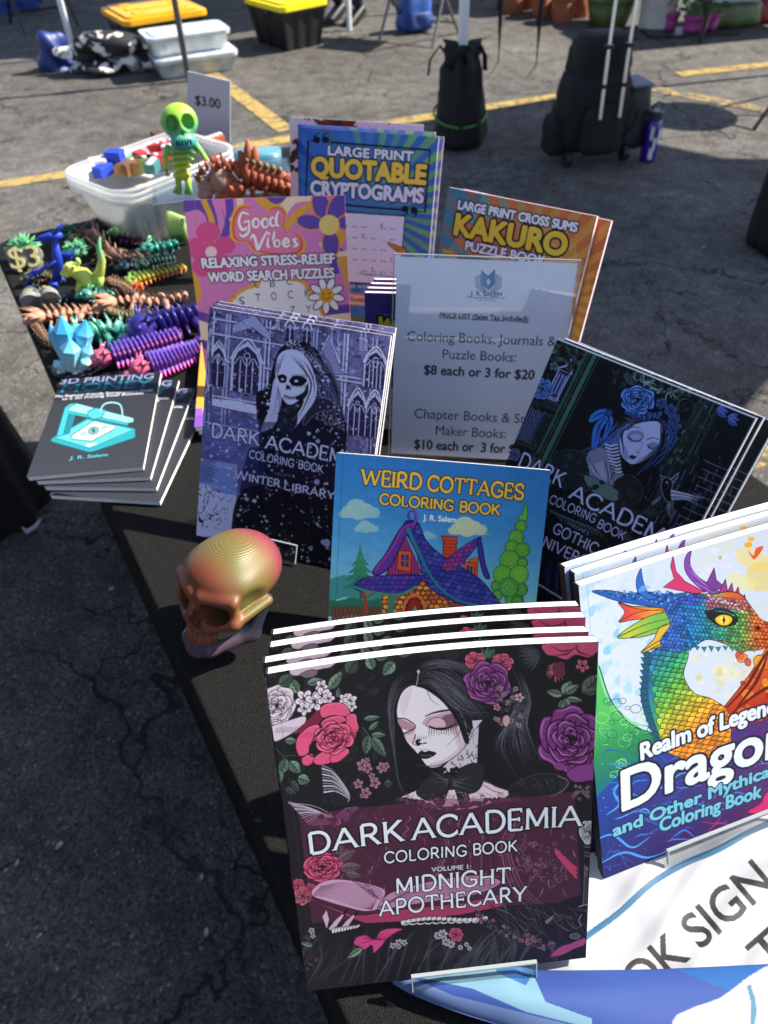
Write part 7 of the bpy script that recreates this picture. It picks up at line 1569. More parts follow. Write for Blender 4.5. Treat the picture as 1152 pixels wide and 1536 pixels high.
def art_smallvibes(P):
    P.a[:] = np.array((150, 96, 190))/255; P.polys([P.uv([(0, 0), (1, 0), (1, .8), (0, .8)])], (236, 172, 70), 1)
    P.polys([P.uv([(0, .88), (1, .82), (1, 1), (0, 1)])], (132, 84, 180))
    for cx, cy in ((.24, .82), (.75, .5)):
        for k in range(8): a = k*math.pi/4; t = np.linspace(0, 6.28, 16); P.polys([P.uv(np.stack([cx+.1*math.cos(a)+.075*np.cos(t), cy+.075*math.sin(a)+.055*np.sin(t)], 1))], (240, 190, 60))
        t = np.linspace(0, 6.28, 16); P.polys([P.uv(np.stack([cx+.05*np.cos(t), cy+.035*np.sin(t)], 1))], (226, 120, 60))
# ------------------------------------------------------------------ books on the table
BW, BH = 8.5*IN, 11*IN
def D(x, y, z, yaw, lean, roll): return (x, y, z, R(yaw), R(lean), R(roll))
ART = globals()
GAIN = dict(art_midnight=.74, art_dragon=.68, art_cottage=.85, art_vibes=.74, art_money=.62, art_smallvibes=.8, art_winter=1.22, art_gothic=1.35, art_quot=1.1, art_kakuro=1.05, art_word=1.1)
def art(fn, b, w, h, across, base):
    P = Paint(corners(b, w, h), w, h, across, base)
    f = ART.get(fn)
    if f: f(P)
    return P.finish(GAIN.get(fn, .95))
B_FRONT = D(-.0709, .1618, .759, 4.3, 24.01, -.1)
B_WINTER = D(-.2364, .6681, .7445, -19.09, 27.1, -.92)
B_COTTAGE = D(-.0673, .4869, .7435, -9.3, 31.97, -.59)
B_GOTHIC = D(.0922, .6001, .7475, -44.64, 30.99, .45)
B_DRAGON = D(.1751, .2403, .7455, 17.03, 24.47, .72)
B_QUOT = D(-.1318, 1.182, .7693, -13.69, 15.91, -1.33)
B_VIBES = D(-.2544, .9315, .7586, -.47, 18.93, -.05)
B_KAKURO = D(.0605, .9848, .748, -36.11, 18.05, 1.59)
# front stack
g_ = 'copies of the rose portrait book in the front stack'
bk1 = make_book('coloring_book', 'front copy of the dark book with a pale woman among pink and purple roses', g_, B_FRONT, BW, BH, .0082, art('art_midnight', B_FRONT, BW, BH, 620, (24, 22, 26)), (30, 28, 32), bend=.0085)
for k, (dz, dx, dy, l) in enumerate(((.0122, -.0025, .001, 'rose portrait book directly behind the front copy, only its top strip showing'), (.0235, .0005, .0035, 'rose portrait book third from the front of the leaning stack'), (.0350, .0015, .0045, 'rearmost rose portrait book of the front stack, beside the printed skull'))):
    restack(bk1, B_FRONT, l, dz, dx, dy, 0, 0, R(-.8*k))
g_ = 'copies of the rainbow dragon book'
bk2 = make_book('coloring_book', 'front copy of the white book with a rainbow scaled dragon head', g_, B_DRAGON, BW, BH, .0085, art('art_dragon', B_DRAGON, BW, BH, 600, (205, 218, 238)), (120, 150, 190), bend=.003)
restack(bk2, B_DRAGON, 'rainbow dragon book in the middle of its stack of three', .0125, .004, .0035)
restack(bk2, B_DRAGON, 'rearmost rainbow dragon book, its white page tops highest', .0215, .001, .006)
bk3 = make_book('coloring_book', 'square blue book with a crooked cottage and a curly tree on its cover', None, B_COTTAGE, BW, 8.5*IN, .0055, art('art_cottage', B_COTTAGE, BW, 8.5*IN, 420, (40, 120, 190)), (40, 90, 160), bend=.0015, curl=.004)
g_ = 'copies of the snowy hooded figure book'
bk4 = make_book('coloring_book', 'front copy of the snowy violet book with a hooded skull-faced woman', g_, B_WINTER, BW, BH, .0058, art('art_winter', B_WINTER, BW, BH, 460, (90, 88, 130)), (60, 58, 90), bend=-.002, curl=-.005)
restack(bk4, B_WINTER, 'snowy hooded figure book in the middle of its stack of three', .0074, -.001, .004, R(-.3))
restack(bk4, B_WINTER, 'rearmost snowy hooded figure book, peeking out at the upper left', .0148, .002, .0065, R(.4))
g_ = 'copies of the dark green lantern book'
bk5 = make_book('coloring_book', 'front copy of the black-green book with a blue-haired woman and a bird', g_, B_GOTHIC, BW, BH, .0062, art('art_gothic', B_GOTHIC, BW, BH, 460, (18, 22, 24)), (20, 24, 26), bend=.002, curl=-.004)
restack(bk5, B_GOTHIC, 'blue-haired woman book in the middle of its stack of three', .0078, .0045, .003)
restack(bk5, B_GOTHIC, 'rearmost blue-haired woman book, sticking out at the right corner', .0156, .013, .004, R(-.5))
bk6 = make_book('puzzle_book', 'pink, purple and yellow retro flower puzzle book with a daisy', None, B_VIBES, BW, BH, .006, art('art_vibes', B_VIBES, BW, BH, 400, (222, 130, 190)), (205, 120, 180), bend=.003)
g_ = 'copies of the blue and green quotation puzzle book'
bk7 = make_book('puzzle_book', 'front copy of the blue and green sunburst puzzle book with big quote marks', g_, B_QUOT, BW, BH, .006, art('art_quot', B_QUOT, BW, BH, 360, (60, 110, 175)), (70, 110, 170))
restack(bk7, B_QUOT, 'blue and green sunburst puzzle book standing directly behind the front copy', .0075, -.004, .0035, R(.6))
restack(bk7, B_QUOT, 'rearmost blue and green sunburst puzzle book, its top corner showing at right', .0150, .003, .002, R(-.5))
b = D(-.150, 1.245, .760, -9, 14, -2.2)
make_book('coloring_book', 'white book with a rust-brown flower on top, half hidden behind the quotation books', None, b, BW, BH*1.02, .008, art('art_flower', b, BW, BH*1.02, 240, (212, 212, 216)), (210, 210, 212))
g_ = 'copies of the orange and teal number puzzle book'
bk8 = make_book('puzzle_book', 'front copy of the orange and teal sunray number puzzle book', g_, B_KAKURO, BW, BH, .0062, art('art_kakuro', B_KAKURO, BW, BH, 360, (190, 110, 70)), (150, 120, 110))
restack(bk8, B_KAKURO, 'rear copy of the orange and teal sunray puzzle book, its orange edge showing at right', .0115, .012, .0, R(-.8))
# word puzzle stack between the winter books and the price sign
b = D(-.0190, .866, .7505, -7, 9, 0)
g_ = 'copies of the dark purple letter grid book'
bk9 = make_book('puzzle_book', 'front copy of the dark purple puzzle book with a yellow W, behind the price sign', g_, b, 6*IN, 7.8*IN, .006, art('art_word', b, 6*IN, 7.8*IN, 240, (54, 44, 96)), (50, 42, 90))
for k, l in enumerate(('dark purple puzzle book second from the front behind the price sign', 'dark purple puzzle book third from the front behind the price sign', 'rearmost dark purple puzzle book, its white page top highest')):
    restack(bk9, b, l, .0085*(k+1), .003*(k+1), .003*(k+1))
# flat piles
b0 = (-.4705, .762, .7695, R(4.71), R(90), 0)
imgm = art('art_money', b0, 6*IN, 9*IN, 330, (58, 60, 66))
g_ = 'flat pile of grey paperbacks with a turquoise drawing'
bk10 = make_book('paperback', 'top grey paperback with a turquoise printer drawing, on the pile by the table edge', g_, b0, 6*IN, 9*IN, .0066, imgm, (40, 42, 48), bend=.0)
for k, (dx, dy, tl, l) in enumerate(((.010, -.0015, -4.5, 'second grey paperback from the top of the flat pile'), (.019, -.006, -8.5, 'third grey paperback from the top, fanned out to the right'), (.026, -.016, -12.5, 'bottom grey paperback of the fanned pile, lying on the black cloth'))):
    restack(bk10, b0, l, .0070*(k+1), dx, dy, R(tl))
b0 = (-.265, .862, .766, R(6), R(90), 0)
img = art('art_smallvibes', b0, 6*IN, 9*IN, 200, (150, 95, 190))
g_ = 'flat pile of small violet flower books'
bk11 = make_book('paperback', 'violet paperback with an orange flower on top of the small flat pile', g_, b0, 6*IN, 9*IN, .0075, img, (150, 95, 190))
for k, l in enumerate(('middle violet flower paperback of the flat pile', 'bottom violet flower paperback of the flat pile')):
    restack(bk11, b0, l, .0082*(k+1), .003*(k+1), .002*(k+1), R(-1.5*k-1))
# clear easels
ACR = clear_mat('clear_acrylic', (.98, .99, .99), .05); AED = mat('acrylic_edge', (150, 160, 163), .2, 0, .5)
def easel(label, b, w, lipx, lipw, depth, liph=.028, back=True, side=1):
    r = thing('acrylic_easel', label, 'easel', group='clear acrylic book easels'); r.matrix_world = frame(b)
    x0, x1 = lipx, lipx+lipw; t = .003; zf = .006
    bm = BM(); box(bm, x0, x1, -.006, -.003, -depth, zf+t); obj('shelf', bm, ACR, r)
    bm = BM(); box(bm, x0, x1, -.003, liph, zf, zf+t); obj('lip', bm, ACR, r)
    bm = BM(); box(bm, x0, x1, liph, liph+.0012, zf, zf+t); box(bm, x0-.001, x0, -.003, liph+.0012, zf, zf+t); box(bm, x1, x1+.001, -.003, liph+.0012, zf, zf+t); obj('lip_edge', bm, AED, r)
    bm = BM(); box(bm, x0, x1, -.003, .2, -depth-t, -depth); obj('back_rest', bm, ACR, r)
    # prop foot reaching the table behind
    M = frame(b); p = M.inverted() @ Vector((*(M @ Vector(((x0+x1)/2, .18, -depth)))[:2], TBL+.002))
    bm = BM()
    q0 = Vector((x0+.02, .17, -depth-t)); 
    for xa, xb in ((x0+.02, x1-.02),):
        vs_ = [bm.verts.new(v) for v in ((xa, .17, -depth-t), (xb, .17, -depth-t), (xb, p.y, p.z), (xa, p.y, p.z))]
        f = bm.faces.new(vs_); e = bmesh.ops.extrude_face_region(bm, geom=[f]); [setattr(v, 'co', v.co+Vector((0, -.001, -.003))) for v in e['geom'] if isinstance(v, bmesh.types.BMVert)]
    obj('prop', bm, ACR, r)
    return r
easel('clear acrylic easel holding the front rose portrait stack', B_FRONT, BW, .080, .094, .044, .011)
easel('clear acrylic easel holding the rainbow dragon stack', B_DRAGON, BW, .058, .11, .032, .012)
easel('clear acrylic easel holding the snowy hooded figure stack', B_WINTER, BW, .075, .062, .02, .020)
easel('clear acrylic easel holding the blue-haired woman stack', B_GOTHIC, BW, .05, .11, .02, .030)
# price list in a clear stand
bP = D(.0128, .8141, .7455, -6.38, 18.1, -1.2); PWD, PHT = 8.7*IN, 10.3*IN
r = thing('price_sign', 'white printed price list in a clear upright stand between the books', 'sign'); r.matrix_world = frame(bP)
P = Paint(corners(bP, PWD, PHT), PWD, PHT, 460, (226, 228, 238)); art_price(P)
link('paper', sheet_mesh('paper', P.finish(1.1), PWD, PHT, lambda u, v: 0*u), art_mat('printed_paper', .6, .3), r)
bm = BM(); box(bm, -.003, PWD+.003, -.002, PHT+.003, .0008, .0026); box(bm, -.003, PWD+.003, -.004, -.002, -.06, .02); obj('acrylic_holder', bm, clear_mat('sign_acrylic', (.995, .995, .995), .05), r)
bm = BM(); box(bm, -.004, -.003, -.002, PHT+.004, -.0036, .0028); box(bm, PWD+.003, PWD+.004, -.002, PHT+.004, -.0036, .0028); box(bm, -.003, PWD+.003, PHT+.003, PHT+.004, -.0036, .0028); obj('holder_edge', bm, AED, r)
# ------------------------------------------------------------------ printed toys, tub, skull, banner
def upY(px, py, Y):
    d = _F+_R*(px-576)/F_PX-_U*(py-768)/F_PX; t = Y/d[1]
    return Vector((d[0]*t, Y, CAM_H+d[2]*t))
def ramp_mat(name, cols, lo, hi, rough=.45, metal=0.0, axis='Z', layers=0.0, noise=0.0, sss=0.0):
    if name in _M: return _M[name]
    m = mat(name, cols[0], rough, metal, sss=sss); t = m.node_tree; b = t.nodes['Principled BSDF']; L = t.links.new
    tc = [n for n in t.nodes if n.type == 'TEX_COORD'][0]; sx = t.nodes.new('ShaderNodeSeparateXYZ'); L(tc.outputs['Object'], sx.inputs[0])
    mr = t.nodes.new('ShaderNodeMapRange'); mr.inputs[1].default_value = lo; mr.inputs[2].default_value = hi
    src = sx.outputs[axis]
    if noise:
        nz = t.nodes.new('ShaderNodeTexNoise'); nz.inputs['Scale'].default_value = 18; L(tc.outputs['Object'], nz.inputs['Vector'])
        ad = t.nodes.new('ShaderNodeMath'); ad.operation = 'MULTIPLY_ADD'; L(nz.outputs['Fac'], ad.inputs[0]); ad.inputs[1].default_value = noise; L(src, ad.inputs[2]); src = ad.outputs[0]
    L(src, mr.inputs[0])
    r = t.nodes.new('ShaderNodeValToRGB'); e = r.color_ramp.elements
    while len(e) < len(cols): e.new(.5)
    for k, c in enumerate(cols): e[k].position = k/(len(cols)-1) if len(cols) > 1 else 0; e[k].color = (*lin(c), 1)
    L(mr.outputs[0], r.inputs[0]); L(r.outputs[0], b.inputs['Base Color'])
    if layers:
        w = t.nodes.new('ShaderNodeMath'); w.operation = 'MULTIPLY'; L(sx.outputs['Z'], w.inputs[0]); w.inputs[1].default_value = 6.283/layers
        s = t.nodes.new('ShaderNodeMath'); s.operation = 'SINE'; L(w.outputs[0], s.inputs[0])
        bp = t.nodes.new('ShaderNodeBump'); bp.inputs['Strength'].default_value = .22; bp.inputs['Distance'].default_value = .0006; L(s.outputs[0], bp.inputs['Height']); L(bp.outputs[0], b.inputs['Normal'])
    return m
def plast(name, col, rough=.56, metal=0.0): return mat(name, tuple(c*.88 for c in col), rough, metal, bump=.12, bscale=700)
class Toy:      # shapes traced in an upright plane through the toy's foot point, each with real depth
    def __init__(s, name, label, cat, base, z=.742, group=None, dy=0.0):
        p = at(base[0], base[1], z); s.Y = p.y+dy; s.o = Vector((p.x, s.Y, z)); s.z = z
        s.root = thing(name, label, cat, s.o, 0, group); s.k = abs((upY(base[0]+1, base[1], s.Y)-upY(base[0], base[1], s.Y)).x)
    def pt(s, q):
        v = upY(q[0], q[1], s.Y)-s.o; v.y += (q[2] if len(q) > 2 else 0)*s.k; v.z = max(v.z, .002); return v
    def balls(s, bm, L, flat=.9, sub=2):
        for q in L:
            r = q[2]*s.k; ball(bm, s.pt((q[0], q[1], q[5] if len(q) > 5 else 0)), (r, r*(q[4] if len(q) > 4 else flat), (q[3] if len(q) > 3 else q[2])*s.k), None, sub)
    def tube(s, bm, L, dy=0, n=8, flat=1.0):
        tube(bm, [s.pt((q[0], q[1], dy)) for q in L], [max(q[2]*s.k, .0006) for q in L], n, flat=flat)
    def part(s, name, bm, m, smooth=True): return obj(name, bm, m, s.root, smooth)
    def spike(s, bm, a, b, r, dy=0, dyb=None):
        A, B_ = s.pt((a[0], a[1], dy)), s.pt((b[0], b[1], dy if dyb is None else dyb)); tube(bm, [A, A.lerp(B_, .5), B_], [r*s.k, r*s.k*.7, .0005], 7)
def flexi(name, label, cat, path, m, m2=None, n=9, r=(9, 6), spikes=2, head=None, z=.742, group='jointed printed animals', legs=(), tall=1.0, horns=None):
    t = Toy(name, label, cat, path[0], z, group); C_ = cr([p[:2] for p in path], n=10); L = np.concatenate([[0], np.cumsum(np.linalg.norm(np.diff(C_, axis=0), axis=1))])
    P = [t.pt(tuple(np.array([np.interp(u*L[-1], L, C_[:, 0]), np.interp(u*L[-1], L, C_[:, 1])]))) for u in np.linspace(0, 1, n)]
    # the creature lies on the cloth: use the table point under each pixel
    P = [at(*[np.interp(u*L[-1], L, C_[:, j]) for j in (0, 1)], z+.006)-t.o for u in np.linspace(0, 1, n)]
    for i in range(n):
        u = i/(n-1); rr = (r[0]+(r[1]-r[0])*u)*t.k; d = (P[min(i+1, n-1)]-P[max(i-1, 0)]).normalized(); a = math.atan2(d.y, d.x)
        step = (P[min(i+1, n-1)]-P[max(i-1, 0)]).length/(2 if 0 < i < n-1 else 1)
        M = T(0, 0, 0, 0, 0, a)
        bm = BM(); ball(bm, (0, 0, rr*.75*tall), (step*.42, rr*.95, rr*.95*tall), M)
        bm2 = bm if m2 is None else BM()
        for k in range(spikes):
            w = (k/(spikes-1)-.5)*2 if spikes > 1 else 0; q = M.to_3x3() @ Vector((0, w*rr*.8, rr*(.85+.75*(1-abs(w)))*tall)); q2 = M.to_3x3() @ Vector((-step*.35, w*rr*1.25, rr*(1.15+1.35*(1-abs(w)*.55))*tall))
            tube(bm2, [q*.9, q2], [rr*.26, rr*.04], 6)
        for w in (-1, 1):
            q = M.to_3x3() @ Vector((0, w*rr*.75, rr*.5)); q2 = M.to_3x3() @ Vector((-step*.2, w*rr*1.5, rr*.1)); tube(bm2, [q, q2], [rr*.24, rr*.08], 6)
        o = obj('segment', bm, m, t.root, True); o.location = P[i]
        if m2 is not None: o2 = obj('spines', bm2, m2, o, True)
    h = head or (path[0][0], path[0][1]); hr = r[0]*1.15*t.k; d = (P[0]-P[1]).normalized(); a = math.atan2(d.y, d.x); M = T(0, 0, 0, 0, 0, a)
    bm = BM(); ball(bm, (0, 0, hr*.8*tall), (hr*1.0, hr*.9, hr*.85*tall), M); q = M.to_3x3() @ Vector((hr*1.0, 0, 0)); ball(bm, q+Vector((0, 0, hr*.55*tall)), (hr*.75, hr*.55, hr*.5), M)
    for w in (-1, 1):
        e = M.to_3x3() @ Vector((hr*.45, w*hr*.6, 0)); ball(bm, e+Vector((0, 0, hr*1.25*tall)), hr*.24, None, 1)
        for k in range(horns or 2):
            q = M.to_3x3() @ Vector((-hr*.1*k, w*hr*(.35+.2*k), 0)); q2 = M.to_3x3() @ Vector((-hr*(.3+.5*k) if horns is None else hr*(1.7-.5*k), w*hr*(.8+.35*k), 0)); tube(bm, [q+Vector((0, 0, hr*1.2*tall)), q2+Vector((0, 0, hr*(1.9-.2*k)*tall))], [hr*.2, hr*.04], 6)
    o = obj('head', bm, m, t.root, True); o.location = P[0]+d*hr*1.2
    for i in legs:
        for w in (-1, 1):
            d = (P[min(i+1, n-1)]-P[i-1]).normalized(); s_ = Vector((-d.y, d.x, 0))*w; rr = r[0]*t.k; bm = BM()
            tube(bm, [P[i]+s_*rr*.6+Vector((0, 0, rr*.7)), P[i]+s_*rr*1.5+Vector((0, 0, rr*.5)), P[i]+s_*rr*1.9-d*rr*.5+Vector((0, 0, .002))], [rr*.42, rr*.34, rr*.24], 7); ball(bm, P[i]+s_*rr*2.0-d*rr*.8+Vector((0, 0, rr*.05)), (rr*.4, rr*.4, rr*.2)); obj('leg', bm, m, t.root, True)
    return t
BLU = plast('blue_filament', (30, 70, 205)); TAN = plast('tan_filament', (205, 152, 124), .6); BRN = plast('brown_filament', (98, 66, 52), .5)
MINT = plast('mint_filament', (120, 205, 150)); DGR = plast('dark_green_filament', (20, 84, 70)); RUST = plast('rust_filament', (180, 92, 58), .6)
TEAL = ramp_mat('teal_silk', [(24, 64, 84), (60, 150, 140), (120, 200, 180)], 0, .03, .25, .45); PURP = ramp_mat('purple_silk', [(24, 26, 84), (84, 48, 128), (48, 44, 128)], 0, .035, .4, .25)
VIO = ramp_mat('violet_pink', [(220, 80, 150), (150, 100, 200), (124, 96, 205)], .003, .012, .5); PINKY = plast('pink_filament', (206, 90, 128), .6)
# blue flying reptile
t = Toy('toy_pterosaur', 'bright blue printed flying reptile with a tall pointed crest, standing at the far left', 'toy', (84, 438))
bm = BM(); t.tube(bm, [(82, 358, 4), (86, 385, 7), (89, 402, 8.5), (83, 424, 6)]); t.part('body', bm, BLU)
bm = BM(); t.tube(bm, [(93, 353, 4), (78, 354, 6), (64, 357, 5), (49, 362, 1)]); t.spike(bm, (80, 352), (96, 333), 4.5); t.balls(bm, [(76, 351, 2, 2, .9, -5)], sub=1); t.part('head', bm, BLU)
for L, d in (([(86, 388, 5), (62, 404, 7), (48, 412, 6), (35, 434, 1)], -4), ([(92, 384, 5), (106, 384, 5), (114, 374, 1)], 6)):
    bm = BM(); t.tube(bm, L, d, flat=.4)
    for k in range(4): t.spike(bm, (L[1][0]-k*3, L[1][1]), (L[1][0]-k*7-4, L[1][1]+18-k*3), 1.8, d)
    t.part('wing', bm, BLU)
for k, (x, y) in enumerate(((70, 438), (78, 442), (88, 437), (97, 424))):
    bm = BM(); t.tube(bm, [(83, 420, 5), ((83+x)/2, (420+y)/2-2, 4), (x, y, 1.5)], (-6, 5)[k % 2]); t.part('foot' if k < 2 else 'leg', bm, BLU)
# price tags with relief numerals
def price_tag(label, px, yaw, tilt, dark):
    p = at(*px, .742); r = thing('price_tag', label, 'price tag', p, yaw, 'printed price tags')
    v, tr = glyphs('$3'); s = .052; v = (v-v.mean(0))*s
    M = T(0, 0, .022) @ Matrix.Rotation(tilt, 4, 'X')
    bm = BM()
    for x, y, q in ((-.018, .004, .016), (-.018, -.010, .014), (.0, 0, .014), (.016, .004, .017), (.015, -.012, .014)): lathe(bm, [(q, -.007), (q, .004)], 16, M @ T(x, y, 0))
    obj('plate', bm, plast('tag_grey', (150, 150, 148), .55), r)
    bm = BM(); V = [bm.verts.new(M @ Vector((x*1.15, y*1.1, .0105))) for x, y in v]; W_ = [bm.verts.new(M @ Vector((x*1.15, y*1.1, .003))) for x, y in v]; cnt = {}
    for a, b_, c in tr:
        try: bm.faces.new((V[a], V[b_], V[c]))
        except ValueError: pass
        for e in ((a, b_), (b_, c), (c, a)): cnt[tuple(sorted(e))] = cnt.get(tuple(sorted(e)), 0)+1
    for (a, b_), n_ in cnt.items():
        if n_ == 1: bm.faces.new((V[a], V[b_], W_[b_], W_[a]))
    obj('numeral', bm, plast('tag_yellow' if not dark else 'tag_olive', (214, 204, 140) if not dark else (150, 146, 90), .5), r)
price_tag('grey printed tag with raised yellow $3 beside the blue flying reptile', (44, 402), R(10), R(62), False)
price_tag('grey printed tag turned away, above the tan horned skeleton toy', (66, 466), R(200), R(75), True)
# spiky green things
def spiky(name, label, base, cx, cy, r, m, n, seed, L=9):
    t = Toy(name, label, 'toy', base, group='small spiky printed toys'); g = random.Random(seed); bm = BM(); t.balls(bm, [(cx, cy, r, r*.7)]); t.part('body', bm, m)
    bm = BM()
    for k in range(n):
        a = rnd(g, -.2, 3.3); q = rnd(g, .8, 1.0); x, y, d = cx+r*q*math.cos(a), cy-r*.7*q*math.sin(a), rnd(g, -r, r)*.6
        t.spike(bm, (cx+(x-cx)*.7, cy+(y-cy)*.7), (x+math.cos(a)*L*.6, y-math.sin(a)*L*.6), 2.4, d*.6, d*1.3)
    t.part('spines', bm, m); return t
spiky('toy_hedgehog', 'mint green spiky toy behind the yellow $3 tag', (34, 390), 34, 372, 19, MINT, 70, 1, 12); spiky('toy_hedgehog', 'mint green spiky toy right of the blue flying reptile', (112, 394), 112, 376, 16, MINT, 60, 2, 10); spiky('toy_hedgehog', 'dark green spiky toy behind the blue crest', (98, 368), 99, 352, 13, DGR, 40, 3, 10)
spiky('toy_hedgehog', 'small orange and red spiky toy between the brown dinosaurs', (206, 440), 206, 432, 8, plast('orange_red', (226, 96, 50)), 24, 4, 6)
# rainbow lizard
LIZ = ramp_mat('lizard_rainbow', [(216, 150, 150), (170, 205, 90), (196, 206, 90), (110, 190, 130)], 0, .09, .4)
t = Toy('toy_lizard', 'yellow-green rainbow baby dinosaur with its tail up, behind the tan skeleton toys', 'toy', (128, 446))
bm = BM(); t.tube(bm, [(112, 408, 9), (124, 412, 12), (134, 424, 13), (142, 426, 10)]); t.part('body', bm, LIZ)
bm = BM(); t.balls(bm, [(107, 404, 13, 11), (100, 408, 8, 6, .9, -5), (117, 392, 4, 6), (104, 395, 3, 3, 1, -9), (113, 396, 3, 3, 1, -9)]); t.part('head', bm, LIZ)
bm = BM(); t.tube(bm, [(140, 424, 9), (150, 408, 7), (153, 390, 5.5), (148, 372, 4), (150, 356, 1)]); t.part('tail', bm, LIZ)
for x, y, d in ((120, 438, -7), (132, 444, -6), (150, 432, -3)): bm = BM(); t.tube(bm, [(x+2, y-18, 5), (x, y-6, 5), (x-3, y, 3)], d); t.part('leg', bm, LIZ)
# brown horned dinosaurs and tan skeleton ones
flexi('toy_dinosaur', 'big dark brown jointed dinosaur with tan spikes, behind the rainbow lizard', 'toy', [(150, 372), (165, 385), (182, 398), (200, 398), (222, 385)], BRN, TAN, 8, (12, 6), 3, legs=(2, 5), horns=2)
flexi('toy_dinosaur', 'tan skeleton-like jointed dinosaur lying nearest the crystal cluster', 'toy', [(78, 482), (98, 478), (120, 474), (140, 474), (168, 470)], TAN, None, 10, (12, 5), 3, legs=(2, 5), horns=3)
flexi('toy_dinosaur', 'tan and brown skeleton-like jointed dinosaur in the middle right of the toys', 'toy', [(184, 462), (205, 458), (228, 460), (250, 456), (278, 446)], TAN, BRN, 10, (13, 6), 3, legs=(2, 6), horns=3)
AUT = ramp_mat('autumn_filament', [(206, 80, 40), (190, 170, 60), (90, 150, 70)], 0, .022, .5)
flexi('toy_dragon', 'small autumn-coloured spiny dragon left of the retro flower book', 'toy', [(210, 426), (228, 420), (246, 414), (278, 406)], AUT, None, 11, (9, 5), 4)
GPK = ramp_mat('chameleon_silk', [(150, 50, 120), (90, 140, 80), (150, 190, 120)], 0, .02, .25, .5)
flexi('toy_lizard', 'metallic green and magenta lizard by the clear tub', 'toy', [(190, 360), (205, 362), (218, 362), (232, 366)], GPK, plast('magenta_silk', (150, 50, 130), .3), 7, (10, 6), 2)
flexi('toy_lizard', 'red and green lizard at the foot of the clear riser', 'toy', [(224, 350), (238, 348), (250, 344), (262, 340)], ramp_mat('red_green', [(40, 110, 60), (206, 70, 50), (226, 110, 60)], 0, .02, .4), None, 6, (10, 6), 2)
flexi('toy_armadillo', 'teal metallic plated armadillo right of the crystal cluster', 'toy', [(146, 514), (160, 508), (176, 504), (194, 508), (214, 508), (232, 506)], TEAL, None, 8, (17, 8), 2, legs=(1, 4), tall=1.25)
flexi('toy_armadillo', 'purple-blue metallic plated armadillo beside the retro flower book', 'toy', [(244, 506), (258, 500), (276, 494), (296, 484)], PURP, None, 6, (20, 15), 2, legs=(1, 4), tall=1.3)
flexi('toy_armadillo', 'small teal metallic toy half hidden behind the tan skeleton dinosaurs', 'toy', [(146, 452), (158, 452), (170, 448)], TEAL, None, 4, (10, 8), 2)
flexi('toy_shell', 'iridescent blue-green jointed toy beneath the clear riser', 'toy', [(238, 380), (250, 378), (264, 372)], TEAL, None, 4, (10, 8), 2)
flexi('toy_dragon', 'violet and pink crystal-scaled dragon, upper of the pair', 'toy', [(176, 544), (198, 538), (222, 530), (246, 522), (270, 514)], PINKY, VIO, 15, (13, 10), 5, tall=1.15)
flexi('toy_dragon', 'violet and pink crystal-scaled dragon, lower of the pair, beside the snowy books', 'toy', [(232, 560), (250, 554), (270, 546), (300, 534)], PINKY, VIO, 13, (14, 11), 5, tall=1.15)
MUT = [plast('muted_%d' % k, c, .6) for k, c in enumerate(((92, 110, 70), (70, 92, 110), (120, 84, 66), (60, 60, 84), (150, 120, 90), (46, 86, 80)))]
for k, (pth, rr, sp, l) in enumerate((([(58, 420), (72, 418), (90, 424)], (8, 5), 3, 'little moss-green jointed lizard under the blue flying reptile'), ([(58, 448), (74, 452), (92, 450), (108, 446)], (9, 5), 2, 'slate blue jointed lizard between the tags and the rainbow dinosaur'),
        ([(176, 432), (190, 436), (204, 446)], (8, 5), 4, 'small brown spiny lizard beside the orange spiky toy'), ([(150, 346), (164, 346), (180, 344)], (8, 6), 3, 'dark indigo jointed toy at the far edge by the clear tub'),
        ([(122, 362), (134, 358), (148, 360)], (8, 5), 4, 'sand-coloured spiny lizard behind the rainbow dinosaur tail'), ([(228, 400), (242, 396), (262, 392)], (8, 6), 3, 'dark teal jointed lizard under the clear riser'),
        ([(214, 480), (224, 476), (236, 474)], (8, 5), 3, 'moss-green lizard between the teal and purple armadillos'), ([(200, 404), (214, 402), (232, 398)], (8, 5), 3, 'slate blue spiny lizard right of the big brown dinosaur'),
        ([(60, 500), (70, 512), (82, 516)], (7, 4), 3, 'indigo jointed lizard at the table edge left of the crystals'),
        ([(128, 436), (140, 446), (154, 440)], (7, 5), 2, 'sand-coloured lizard under the rainbow dinosaur'), ([(176, 476), (190, 478), (206, 472)], (8, 5), 4, 'dark teal spiny lizard above the teal armadillo'))):
    flexi('toy_lizard', l, 'toy', pth, MUT[k % 6], None if k % 2 else MUT[(k+2) % 6], 7, rr, sp, group='jointed printed animals')
